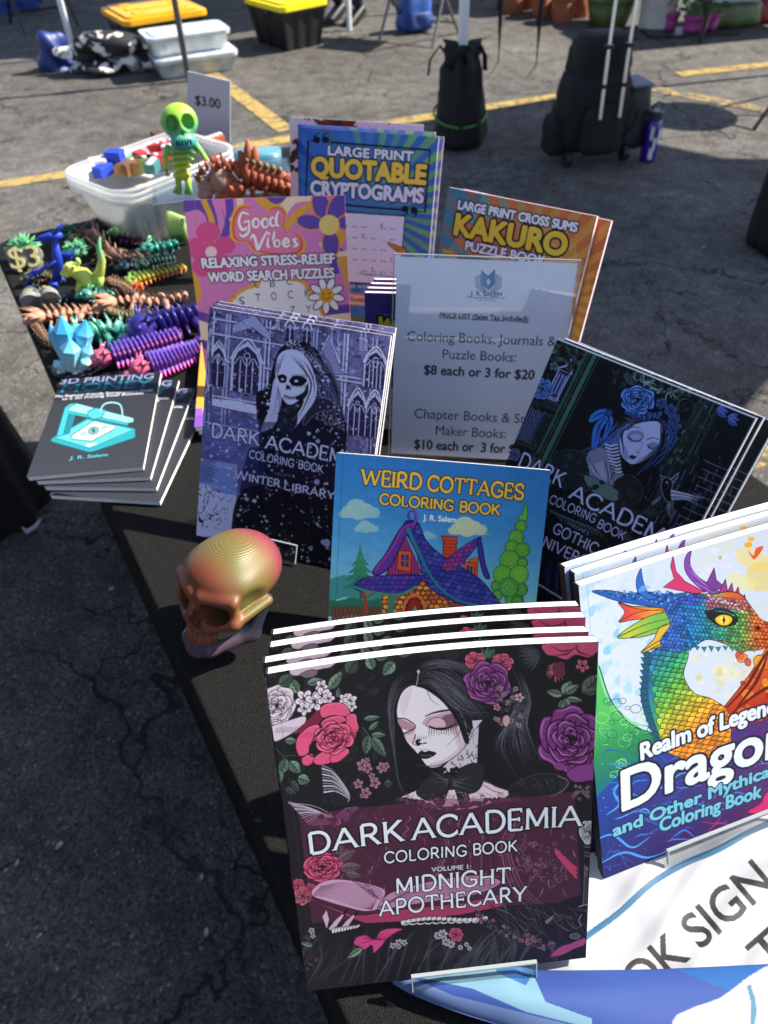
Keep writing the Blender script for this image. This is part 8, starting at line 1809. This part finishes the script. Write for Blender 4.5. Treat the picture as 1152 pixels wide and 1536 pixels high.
# crystal cluster on a black disc
t = Toy('crystal_cluster', 'pale cyan printed crystal cluster on a black disc above the grey paperbacks', 'ornament', (112, 556))
CRY = ramp_mat('crystal_filament', [(226, 244, 246), (150, 220, 236), (70, 176, 226)], .0, .075, .3, sss=.25)
g = random.Random(3)
for (x0, y0), (x1, y1), r, d in (((104, 545), (91, 472), 15, 0), ((118, 545), (127, 482), 14, 4), ((98, 545), (72, 490), 11, 5), ((110, 548), (108, 500), 15, -9), ((122, 548), (138, 512), 9, -4), ((100, 550), (86, 530), 7, -12), ((126, 548), (136, 528), 8, -10)):
    A, B_ = t.pt((x0, y0, d)), t.pt((x1, y1, d*1.6)); ax = (B_-A).normalized(); u = ax.orthogonal().normalized(); w = ax.cross(u); bm = BM(); L = (B_-A).length; rings = []
    for q, s in ((0, .62), (.70, 1.0)): rings.append([bm.verts.new(A+ax*L*q+(u*math.cos(k*math.pi/3+.4)+w*math.sin(k*math.pi/3+.4))*r*t.k*s) for k in range(6)])
    tip = bm.verts.new(B_)
    for k in range(6): bm.faces.new((rings[0][k], rings[0][(k+1) % 6], rings[1][(k+1) % 6], rings[1][k])); bm.faces.new((rings[1][k], rings[1][(k+1) % 6], tip))
    bm.faces.new(rings[0][::-1]); t.part('crystal', bm, CRY, False)
bm = BM()
for k in range(26): t.balls(bm, [(90+rnd(g, 0, 46), 552-rnd(g, 0, 8), rnd(g, 3, 6), rnd(g, 3, 5), .9, rnd(g, -16, 4))], sub=1)
t.part('rocky_foot', bm, CRY)
bm = BM(); lathe(bm, [(.038, 0.0005), (.039, .002), (.038, .005)], 32, T(0, .012, 0)); t.part('disc', bm, BPL)
kc = Toy('keychain', 'little silver keychain hoops beside the black disc', 'keychain', (146, 556))
for k, (x, y, r) in enumerate(((140, 556, 4), (147, 553, 3), (154, 550, 4), (160, 547, 3), (134, 560, 3))):
    c = at(x, y, .7435)-kc.o; bm = BM(); tube(bm, [c+Vector((r*kc.k*math.cos(a), r*kc.k*math.sin(a), .001*math.sin(a*2))) for a in np.linspace(0, 6.28, 13)], .0011, 5); kc.part('ring', bm, SIL)
# clear riser and what stands on it
fl = at(262, 402, .742); ZR = upY(248, 304, fl.y).z
rs = thing('acrylic_riser', 'clear acrylic riser standing behind the retro flower book', 'display riser', (fl.x, fl.y, .7405), R(12))
W_, D_ = .26, .17; Hh = ZR-.742
bm = BM(); box(bm, -.012, W_, 0, D_, Hh-.003, Hh); obj('shelf', bm, ACR, rs)
for x in (-.012, W_-.003): bm = BM(); box(bm, x, x+.003, 0, D_, 0, Hh-.003); obj('side', bm, ACR, rs)
bm = BM(); box(bm, -.0132, -.012, -.0002, .0012, 0, Hh+.0005); box(bm, -.0132, W_, -.0012, 0, Hh-.003, Hh); obj('edge', bm, AED, rs)
ZT = ZR+.002
SK = ramp_mat('skeleton_rainbow', [(60, 150, 150), (120, 185, 70), (196, 205, 50), (90, 190, 110), (60, 160, 170)], 0, .15, .4, axis='Z', noise=.05)
t = Toy('toy_skeleton', 'green and yellow printed cartoon skeleton with a big skull head', 'toy', (276, 292), ZT)
kk = t.k; hc = t.pt((270, 188)); 
def head_sdf(X, Y, Z):
    x, y, z = X/(26*kk), Y/(26*kk), Z/(26*kk); e = lambda cx, cy, cz, rx, ry, rz: (np.sqrt(((x-cx)/rx)**2+((y-cy)/ry)**2+((z-cz)/rz)**2)-1)*min(rx, ry, rz)
    sm = lambda a, b, k: np.minimum(a, b)-np.maximum(k-np.abs(a-b), 0)**2/(4*k)
    d = sm(e(0, 0, .18, 1, .9, .92), e(0, -.34, -.78, .70, .58, .46), .16)
    for c in ((-.43, -.8, .14), (.43, -.8, .14)): d = np.maximum(d, -e(c[0], c[1], c[2], .36, .7, .42))
    d = np.maximum(d, -e(0, -.95, -.36, .13, .4, .15))
    for k in range(6): d = np.maximum(d, -e(-.35+.14*k, -.85, -.84, .045, .4, .17))
    return d
o = link('head', sdf_mesh('head', head_sdf, (-.06*1, -.06, -.06), (.06, .06, .06), 72), SK, t.root); o.location = hc; o.rotation_euler = (R(-14), 0, R(14))
bm = BM()
for k in range(4): t.balls(bm, [(272, 222+k*9, 24-k*2.4, 3.3, .62)])
t.balls(bm, [(272, 236, 9, 22, .6)]); t.part('ribcage', bm, SK)
bm = BM(); t.balls(bm, [(273, 262, 14, 7, .8)]); t.tube(bm, [(273, 262, 5), (273, 250, 5)]); t.part('pelvis', bm, SK)
for sx, L in ((-1, [(254, 218, 5), (248, 234, 4.2), (249, 252, 4), (252, 262, 4.6)]), (1, [(292, 213, 5), (301, 225, 4.2), (308, 236, 4), (311, 240, 4)])): bm = BM(); t.tube(bm, L, -3); t.part('arm', bm, SK)
for L in ([(267, 266, 5), (268, 278, 4.4), (266, 289, 7)], [(281, 266, 5), (283, 280, 4.4), (283, 290, 7)]): bm = BM(); t.tube(bm, L); t.part('leg', bm, SK)
GREY_T = plast('beige_filament', (186, 146, 124), .55)
t = Toy('toy_dinosaur', 'beige horned dinosaur with rows of rusty spikes standing on the clear riser', 'toy', (322, 302), ZT, 'jointed printed animals')
bm = BM(); t.balls(bm, [(332, 270, 20, 22, 1.0), (344, 276, 14, 18)]); t.part('body', bm, GREY_T)
bm = BM(); t.balls(bm, [(312, 278, 16, 14, .9), (308, 288, 11, 9, .9, -8)]); t.part('head', bm, GREY_T)
g = random.Random(2); bm = BM()
for k in range(46): x = rnd(g, 300, 350); y = 262-22*math.sin((x-296)/62*3.1)+rnd(g, -4, 8); t.spike(bm, (x, y+4), (x-3+rnd(g, -3, 3), y-8), 2.8, rnd(g, -14, 14))
for a, b_ in (((300, 268), (291, 258)), ((318, 268), (312, 256))): t.spike(bm, a, b_, 4, -10)
t.part('spines', bm, RUST)
for x in (316, 330, 342): bm = BM(); t.tube(bm, [(x, 282, 6), (x-2, 296, 5)], -8); t.part('leg', bm, GREY_T)
t = Toy('toy_dinosaur', 'rust-orange ribbed dinosaur with upright tail plates on the clear riser', 'toy', (395, 302), ZT, 'jointed printed animals')
bm = BM(); t.balls(bm, [(352, 284, 18, 15, .9), (340, 292, 10, 8, .9, -8)]); t.balls(bm, [(348, 278, 4, 5, 1, -14), (362, 279, 6, 8, 1, -10)]); t.part('head', bm, RUST)
for k in range(7): bm = BM(); x = 372+k*10; t.tube(bm, [(x-3, 244+k*3, 4), (x, 258+k*2.5, 5.5), (x+5, 282+k*1.5, 4.5)], 0, flat=2.2); t.balls(bm, [(x, 262+k*3, 7, 16-k, 1.6)]); t.part('segment', bm, RUST)
for k in range(6): bm = BM(); x = 370+k*10; t.balls(bm, [(x, 240+k*3, 4, 5, 1.4)]); t.spike(bm, (x, 244+k*3), (x-2, 232+k*3.4), 3.5); t.part('back_plate', bm, plast('olive_brown', (128, 108, 66), .6))
for a, b_ in (((368, 262), (359, 228)), ((372, 260), (371, 212)), ((378, 260), (383, 222)), ((362, 268), (351, 244))): bm = BM(); t.tube(bm, [(*a, 6), ((a[0]+b_[0])/2, (a[1]+b_[1])/2, 8), (*b_, 3)], 5); t.part('tail_plate', bm, RUST)
for x in (378, 398, 424, 434): bm = BM(); t.tube(bm, [(x, 276, 6), (x+2, 290, 5), (x+6, 298, 3)], -8); t.part('leg', bm, RUST)
t = Toy('toy_pterosaur', 'small blue winged reptile perched at the corner of the clear riser', 'toy', (249, 330), .742, dy=.0)
bm = BM(); t.tube(bm, [(243, 298, 4), (247, 312, 5), (249, 326, 4)]); t.tube(bm, [(258, 280, 1), (250, 290, 4), (240, 294, 4), (232, 300, 1)]); t.part('body', bm, BLU)
bm = BM(); t.spike(bm, (246, 306), (234, 316), 3); t.spike(bm, (247, 308), (258, 300), 3); t.part('wing', bm, BLU)
bm = BM(); t.tube(bm, [(248, 324, 4), (250, 345, 4), (249, 362, 3)], 3); t.part('leg', bm, BLU)
t = Toy('toy_crab', 'pale green ribbed toy seen through the clear riser', 'toy', (268, 366), .742)
for k in range(5): bm = BM(); t.tube(bm, [(254+k*5, 318+k*2, 3.5), (256+k*5, 340, 4.5), (260+k*5, 362, 3)], 0, flat=1.6); t.part('segment', bm, plast('pale_green', (170, 205, 120)))
bm = BM(); p = [(0, 0)]; o = None
tr = thing('teal_tray', 'translucent teal plastic tray behind the rust-orange dinosaur', 'tray', at(384, 246, .742))
bm = BM(); prism(bm, rrect(.13, .075, .03), 0, .03); obj('tray_body', bm, mat('teal_plastic', (70, 128, 148), .3, coat=.3), tr, True)
# nested clear tubs
hz = .108; zr = .872
a, b_, c_ = at(106, 247, zr), at(171, 293, zr), at(352, 223, zr); u = (c_-b_); L_ = u.length; u.normalize(); v = Vector((-u.y, u.x, 0)); Wd = .205
cen_t = b_+u*(L_/2+.012)+v*Wd/2; yaw_t = math.atan2(u.y, u.x)
TUBM = clear_mat('frosted_tub', (.98, .985, .985), .06, .26, .2)
def tub(label, z0, grow):
    r = thing('clear_tub', label, 'tub', (cen_t.x, cen_t.y, z0), yaw_t, 'nested clear tubs'); bm = BM(); rows = []
    for z, k, q in ((0, .74, 0), (.006, .75, 0), (hz-.012, .94, 0), (hz-.011, .985, 0), (hz-.004, 1.0, 0), (hz-.004, .975, 1), (hz-.012, .93, 1), (.009, .735, 1)):
        rows.append([bm.verts.new((x*k, y*k, z)) for x, y in rrect(L_, Wd, .045, 6)])
    bm.faces.new(rows[0][::-1]); bm.faces.new(rows[-1])
    for p, q in zip(rows, rows[1:]):
        for k in range(len(p)): bm.faces.new((p[k], p[(k+1) % len(p)], q[(k+1) % len(p)], q[k]))
    obj('tub_body', bm, TUBM, r, True); bm = BM(); rows = []
    for k, z in ((1.0, hz-.009), (1.025, hz-.008), (1.025, hz-.001), (1.0, hz), (.975, hz-.002)): rows.append([bm.verts.new((x*k, y*k*1.01, z)) for x, y in rrect(L_, Wd, .045, 6)])
    for p, q in zip(rows, rows[1:]):
        for k in range(len(p)): bm.faces.new((p[k], p[(k+1) % len(p)], q[(k+1) % len(p)], q[k]))
    obj('rim', bm, clear_mat('frosted_rim', (.98, .985, .985), .1, .6, .2), r, True); return r
for k, l in enumerate(('lowest of the nested clear tubs at the far corner of the table', 'middle nested clear tub, only its rim showing', 'topmost nested clear tub holding the small toys and the $3.00 sign')): tub(l, .742+k*.011, 0)
zi = .742+.022+.012
def at_tub(x, y, z=None):
    z = z or zi+.07; p = at(x, y, z); return p
def fidget(label, px, z, yaw, L, W, H, m, m2, kind):
    r = thing('fidget_toy', label, 'toy', at(*px, z), yaw, 'small toys in the clear tub')
    bm = BM(); box(bm, -L/2, L/2, -W/2, W/2, 0, H, None, .003); obj('body', bm, m, r)
    if kind:
        for k in range(5): bm = BM(); ball(bm, (-L*.4+L*.2*k, 0, H), (.006, .008, .003)); obj('stud', bm, m2, r, True)
    return r
RED_, WHT = plast('red_filament', (190, 40, 56)), plast('white_filament', (232, 232, 232))
fidget('red studded stick lying across the clear tub', (236, 246), zr-.035, R(32), .13, .026, .02, RED_, WHT, 1); fidget('second red studded stick at the back of the clear tub', (248, 226), zr-.03, R(20), .08, .026, .02, RED_, WHT, 1)
fidget('red and dark toy at the right end of the clear tub', (306, 226), zr-.04, R(-20), .06, .03, .02, plast('dark_red', (130, 40, 46)), WHT, 1)
fidget('white cube toy at the left end of the clear tub', (150, 256), zr-.03, R(20), .035, .03, .025, WHT, WHT, 0); fidget('small blue toy beside the white cube', (163, 252), zr-.028, R(40), .03, .022, .02, BLU, BLU, 0); fidget('royal blue toy between the cube and the brown star', (176, 248), zr-.025, R(-10), .035, .03, .03, BLU, BLU, 0)
st = thing('fidget_toy', 'brown pleated star toy in the clear tub', 'toy', at(193, 258, zr-.035), 0, 'small toys in the clear tub')
bm = BM(); prism(bm, [((.034 if k % 2 else .017)*math.cos(k*math.pi/7), (.034 if k % 2 else .017)*math.sin(k*math.pi/7)) for k in range(14)], 0, .022); obj('body', bm, plast('bronze_silk', (150, 110, 70), .35, .4), st)
g = random.Random(6)
for k, (x, y, c, l) in enumerate(((206, 240, RED_, 'red block toy half under the studded stick'), (230, 258, plast('teal_f', (60, 130, 130)), 'teal block toy near the green figure in the tub'), (262, 232, WHT, 'white stud toy behind the green figure'), (286, 232, DGR, 'dark green block toy right of the green figure in the tub'), (160, 262, BLU, 'blue bar toy at the front left of the tub'), (320, 220, RUST, 'rust block toy at the right end of the tub'), (240, 214, BRN, 'brown block toy at the back of the tub'), (190, 246, MINT, 'mint block toy behind the brown star'))):
    fidget(l, (x, y), zr-.034, g.uniform(0, 3), g.uniform(.03, .06), .024, .022, c, WHT, k % 2)
fidget('olive green box toy beside the red studded stick', (216, 258), zr-.045, R(30), .05, .03, .03, plast('olive_filament', (110, 130, 70)), WHT, 0)
bm = BM(); prism(bm, rrect(L_*.62, Wd*.6, .03), 0, .03); o = obj('toy_heap', bm, mat('pale_toys', (206, 200, 176), .6, noise=.5, nscale=30)); o.location = (cen_t.x, cen_t.y, zi); o.rotation_euler = (0, 0, yaw_t); tag(o, 'pale heap of small toys at the bottom of the clear tub', 'toy heap')
# $3.00 sign
Yb = at(313, 216, zr-.05).y; A = [upY(x, y, Yb+dy) for x, y, dy in ((281, 107, .02), (345, 122, -.0), (345, 213, -.0), (280, 203, .02))]
sg = thing('price_card', 'grey-white card reading $3.00 in a clear holder in the tub', 'sign', A[3]); o0 = A[3]
P = Paint([(281, 107), (345, 122), (345, 213), (280, 203)], .07, .1, 160, (196, 197, 208)); P.view(90, 100, 3.03); P.text('$3.00', (618, 168), (730, 186), 42, (30, 30, 34), None, 2.2); img = P.finish(.8)
n, m = img.shape[:2]; uu, vv = np.meshgrid(np.linspace(0, 1, m), np.linspace(0, 1, n)); q = [np.array(p-o0) for p in A]
V = ((1-uu)*(1-vv))[..., None]*q[0]+(uu*(1-vv))[..., None]*q[1]+(uu*vv)[..., None]*q[2]+((1-uu)*vv)[..., None]*q[3]
i = np.arange(n*m).reshape(n, m); me = raw_mesh('card', V.reshape(-1, 3), np.stack([i[:-1, :-1], i[1:, :-1], i[1:, 1:], i[:-1, 1:]], -1).reshape(-1, 4)); ca = me.color_attributes.new('print', 'FLOAT_COLOR', 'POINT'); bf = np.ones((n*m, 4), np.float32); bf[:, :3] = img.reshape(-1, 3); ca.data.foreach_set('color', bf.ravel())
link('card', me, art_mat('printed_paper'), sg)
nrm = (A[1]-A[0]).cross(A[3]-A[0]).normalized(); nrm = nrm if nrm.y < 0 else -nrm
bm = BM(); f = [bm.verts.new(p-o0-nrm*.0012) for p in A]+[bm.verts.new(p-o0-nrm*.004) for p in A]
for idx in ((0, 1, 2, 3), (7, 6, 5, 4), (0, 4, 5, 1), (1, 5, 6, 2), (2, 6, 7, 3), (3, 7, 4, 0)): bm.faces.new([f[k] for k in idx])
obj('holder', bm, mat('holder_plastic', (190, 194, 204), .2, 0, .6), sg)
# skull
U = .069
def _e(x, y, z, c, r): return (np.sqrt(((x-c[0])/r[0])**2+((y-c[1])/r[1])**2+((z-c[2])/r[2])**2)-1)*min(r)
def _caps(x, y, z, a, b, r, r2=None):
    a, b = np.array(a), np.array(b); ab = b-a; t = np.clip(((x-a[0])*ab[0]+(y-a[1])*ab[1]+(z-a[2])*ab[2])/(ab@ab), 0, 1); rr = r+((r2 or r)-r)*t
    return np.sqrt((x-a[0]-t*ab[0])**2+(y-a[1]-t*ab[1])**2+(z-a[2]-t*ab[2])**2)-rr
def _sm(a, b, k): return np.minimum(a, b)-np.maximum(k-np.abs(a-b), 0)**2/(4*k)
def _ss(a, b, k): return -_sm(-a, b, k)
def skull_sdf(X, Y, Z):
    x, y, z = np.abs(X), Y, Z
    d = _sm(_e(x, y, z, (0, -.02, .32), (.63, .72, .53)), _e(x, y, z, (0, .36, .27), (.57, .43, .40)), .26)
    d = _sm(d, _e(x, y, z, (0, .5, -.05), (.42, .34, .4)), .15); d = _sm(d, _e(x, y, z, (0, .62, -.3), (.3, .25, .26)), .12)
    d = _sm(d, _caps(x, y, z, (.1, .8, .25), (.52, .6, .27), .09, .08), .1); d = _sm(d, _caps(x, y, z, (.54, .6, .24), (.54, .56, -.08), .075), .07)
    d = _sm(d, _caps(x, y, z, (.2, .74, -.25), (.52, .58, -.12), .11, .12), .1); zg = _caps(x, y, z, (.54, .56, -.12), (.64, -.02, .03), .09, .075)
    fossa = _e(x, y, z, (.74, .34, .1), (.2, .32, .3)); d = _ss(d, fossa, .08); d = _sm(d, zg, .05)
    d = _ss(d, _e(x, y, z, (.285, .76, .01), (.215, .62, .19)), .04)
    d = _ss(d, np.maximum(_e(x, y, z, (.045, .92, -.2), (.085, .3, .18)), -1), .03)
    d = _sm(d, _caps(x, y, z, (0, .86, .14), (0, .93, -.02), .055, .05), .06)
    d = _ss(d, _e(x, y, z, (0, .1, -.75), (.42, .62, .45)), .1)
    for k in range(5):
        a = -.12+k*.3; d = _sm(d, _e(x, y, z, (.255*math.sin(a+.2), .6+.26*math.cos(a+.2), -.54), (.052, .05, .11)), .02)
    return d
def jaw_sdf(X, Y, Z):
    x, y, z = np.abs(X), Y, Z; d = _caps(x, y, z, (0, .76, -.86), (.2, .7, -.84), .15, .13)
    d = _sm(d, _caps(x, y, z, (.2, .7, -.84), (.5, .12, -.72), .13, .12), .08); d = _sm(d, _caps(x, y, z, (.5, .14, -.7), (.58, -.1, -.12), .13, .075), .1)
    d = np.maximum(d, -_e(x, y, z, (0, .3, -.6), (.4, .42, .36))*1.0); d = _sm(d, _e(x, y, z, (0, .82, -.95), (.16, .1, .06)), .06)
    for k in range(4):
        a = .02+k*.3; d = _sm(d, _e(x, y, z, (.25*math.sin(a), .56+.25*math.cos(a), -.68), (.045, .045, .06)), .02)
    return np.maximum(d, -(z+1.0))
SKM = ramp_mat('skull_filament', [(70, 44, 60), (96, 50, 66), (132, 60, 70), (112, 92, 48), (98, 92, 44), (126, 66, 46)], -.95*U, .95*U, .42, 0, axis='Y', layers=.0011, noise=.03)
SKJ = ramp_mat('jaw_filament', [(58, 50, 64), (82, 64, 76), (44, 46, 58)], -.9*U, -.3*U, .32, 0, layers=.0011, noise=.03)
ps = at(369, 937, .741); sk = thing('skull_ornament', 'multicoloured printed human skull grinning beside the front rose portrait stack', 'skull', (ps.x, ps.y, .741+1.02*U), R(141))
sk.rotation_euler = (R(15), 0, R(143))
me = sdf_mesh('cranium', lambda X, Y, Z: skull_sdf(X/U, Y/U, Z/U), (-.9*U, -1.3*U, -.8*U), (.9*U, 1.1*U, 1.4*U), 150); link('cranium', me, SKM, sk)
me = sdf_mesh('jaw', lambda X, Y, Z: jaw_sdf(X/U, Y/U, Z/U), (-.85*U, -.4*U, -1.06*U), (.85*U, 1.1*U, .05*U), 110); jw = link('jaw', me, SKJ, sk); jw.location = (0, .02*U, .13*U)
# banner cloth with lettering, its near edge folded over
def patch(name, PX, zf, P, m, parent=None, o0=Vector((0, 0, 0)), blur=0):
    n, m_ = PX.shape[:2]; V = np.zeros((n, m_, 3))
    for i in range(n):
        for j in range(m_): V[i, j] = at(PX[i, j, 0], PX[i, j, 1], zf(i/(n-1), j/(m_-1)))-o0
    img = P.finish(.46); q = np.concatenate([PX.reshape(-1, 2), np.ones((n*m_, 1))], 1) @ P.Hm.T; q = q[:, :2]/q[:, 2:]/2
    xi = np.clip(q[:, 0], 0, img.shape[1]-1).astype(int); yi = np.clip(q[:, 1], 0, img.shape[0]-1).astype(int)
    ii = np.arange(n*m_).reshape(n, m_); me = raw_mesh(name, V.reshape(-1, 3), np.stack([ii[:-1, :-1], ii[1:, :-1], ii[1:, 1:], ii[:-1, 1:]], -1).reshape(-1, 4))
    ca = me.color_attributes.new('print', 'FLOAT_COLOR', 'POINT'); bf = np.ones((n*m_, 4), np.float32); bf[:, :3] = img[yi, xi]; ca.data.foreach_set('color', bf.ravel())
    o = link(name, me, m, parent); sd = o.modifiers.new('thickness', 'SOLIDIFY'); sd.thickness = .0009; sd.offset = -1
    return o
BAN = art_mat('banner_fabric', .6, .3)
bn = thing('table_banner', 'white cloth banner with black lettering and blue printed waves, folded at its near edge', 'banner', (.2, .2, .7405)); o0 = Vector((.2, .2, .7405))
P = Paint([(820, 1100), (1460, 1100), (1460, 1560), (820, 1560)], .6, .43, 1000, (226, 229, 236)); P.view(580, 1200, 2.0139)
BLW = (70, 128, 170)
P.line([(520, 480), (610, 408), (700, 342), (800, 252), (900, 192), (1000, 150), (1100, 95), (1250, 30), (1500, -60)], 19, BLW, smooth=True)
INK = (52, 50, 50)
P.text('OK SIGN', (768, 606), (1172, 262), 108, INK, None, 3)
P.text('T', (1148, 520), (1222, 456), 100, INK, None, 3)
nn = vnoise(64, 96, 13, 3, 3)
uu, vv = np.meshgrid(np.linspace(0, 1, 620), np.linspace(0, 1, 440)); A_, B_, C2, D2 = map(np.array, ((860., 1238.), (1450., 1108.), (1450., 1560.), (792., 1468.)))
PX = ((1-uu)*(1-vv))[..., None]*A_+(uu*(1-vv))[..., None]*B_+(uu*vv)[..., None]*C2+((1-uu)*vv)[..., None]*D2
def zb(i, j):
    return .7422+.0016*(1+math.sin(7*j+9*i+1.5*math.sin(5*i+3*j)))+.0007*(1+math.sin(17*j-8*i+2*math.sin(4*j)))**2+.0006*(1+math.sin(31*j+19*i+3*math.sin(6*j-3*i)))**2
patch('spread_cloth', PX, zb, P, BAN, bn, o0)
P = Paint([(560, 1420), (1460, 1420), (1460, 1660), (560, 1660)], .6, .16, 900, (66, 100, 188)); P.view(580, 1200, 2.0139)
P.fill([(-20, 540), (60, 530), (200, 590), (400, 640), (560, 680), (700, 760), (-40, 760)], (128, 156, 214)); P.fill([(60, 528), (200, 515), (420, 478), (440, 520), (480, 610), (620, 660), (620, 690), (420, 640), (260, 570)], (152, 204, 232)); P.fill([(330, 500), (420, 478), (445, 520), (420, 560), (330, 520)], (64, 130, 206))
P.fill([(440, 515), (470, 560), (520, 620), (640, 670), (700, 760), (420, 660)], (120, 190, 228), .0); P.fill([(880, 515), (1152, 492), (1300, 480), (1300, 540), (1100, 545), (1040, 580)], (48, 118, 200))
P.fill([(860, 680), (920, 630), (1010, 595), (1152, 500), (1400, 420), (1700, 400), (1700, 900), (840, 900)], (222, 226, 238), smooth=True); P.line([(1094, 560), (1108, 620), (1104, 700), (1090, 800)], 14, (100, 160, 196), smooth=True); P.fill([(-20, 545), (60, 590), (200, 640), (330, 690), (300, 740), (100, 700), (-40, 600)], (160, 176, 226), .7)
tp = cr([(584, 1470), (640, 1461), (720, 1450), (776, 1440), (800, 1454), (900, 1455), (1000, 1453), (1152, 1446), (1300, 1440), (1450, 1434)], n=80); bt = cr([(590, 1474), (612, 1488), (650, 1505), (700, 1523), (765, 1543), (850, 1570), (960, 1600), (1152, 1630), (1300, 1640), (1450, 1650)], n=80)
m_ = len(tp); PX = np.zeros((150, m_, 2))
for i in range(150): PX[i] = tp+(bt-tp)*(i/149)
patch('folded_edge', PX, lambda i, j: .7525+.012*math.sin(math.pi*min(1, i*1.02))**.7*min(1, j*6)+.0011*math.sin(j*13+i*5)*min(1, i*4), P, BAN, bn, o0)
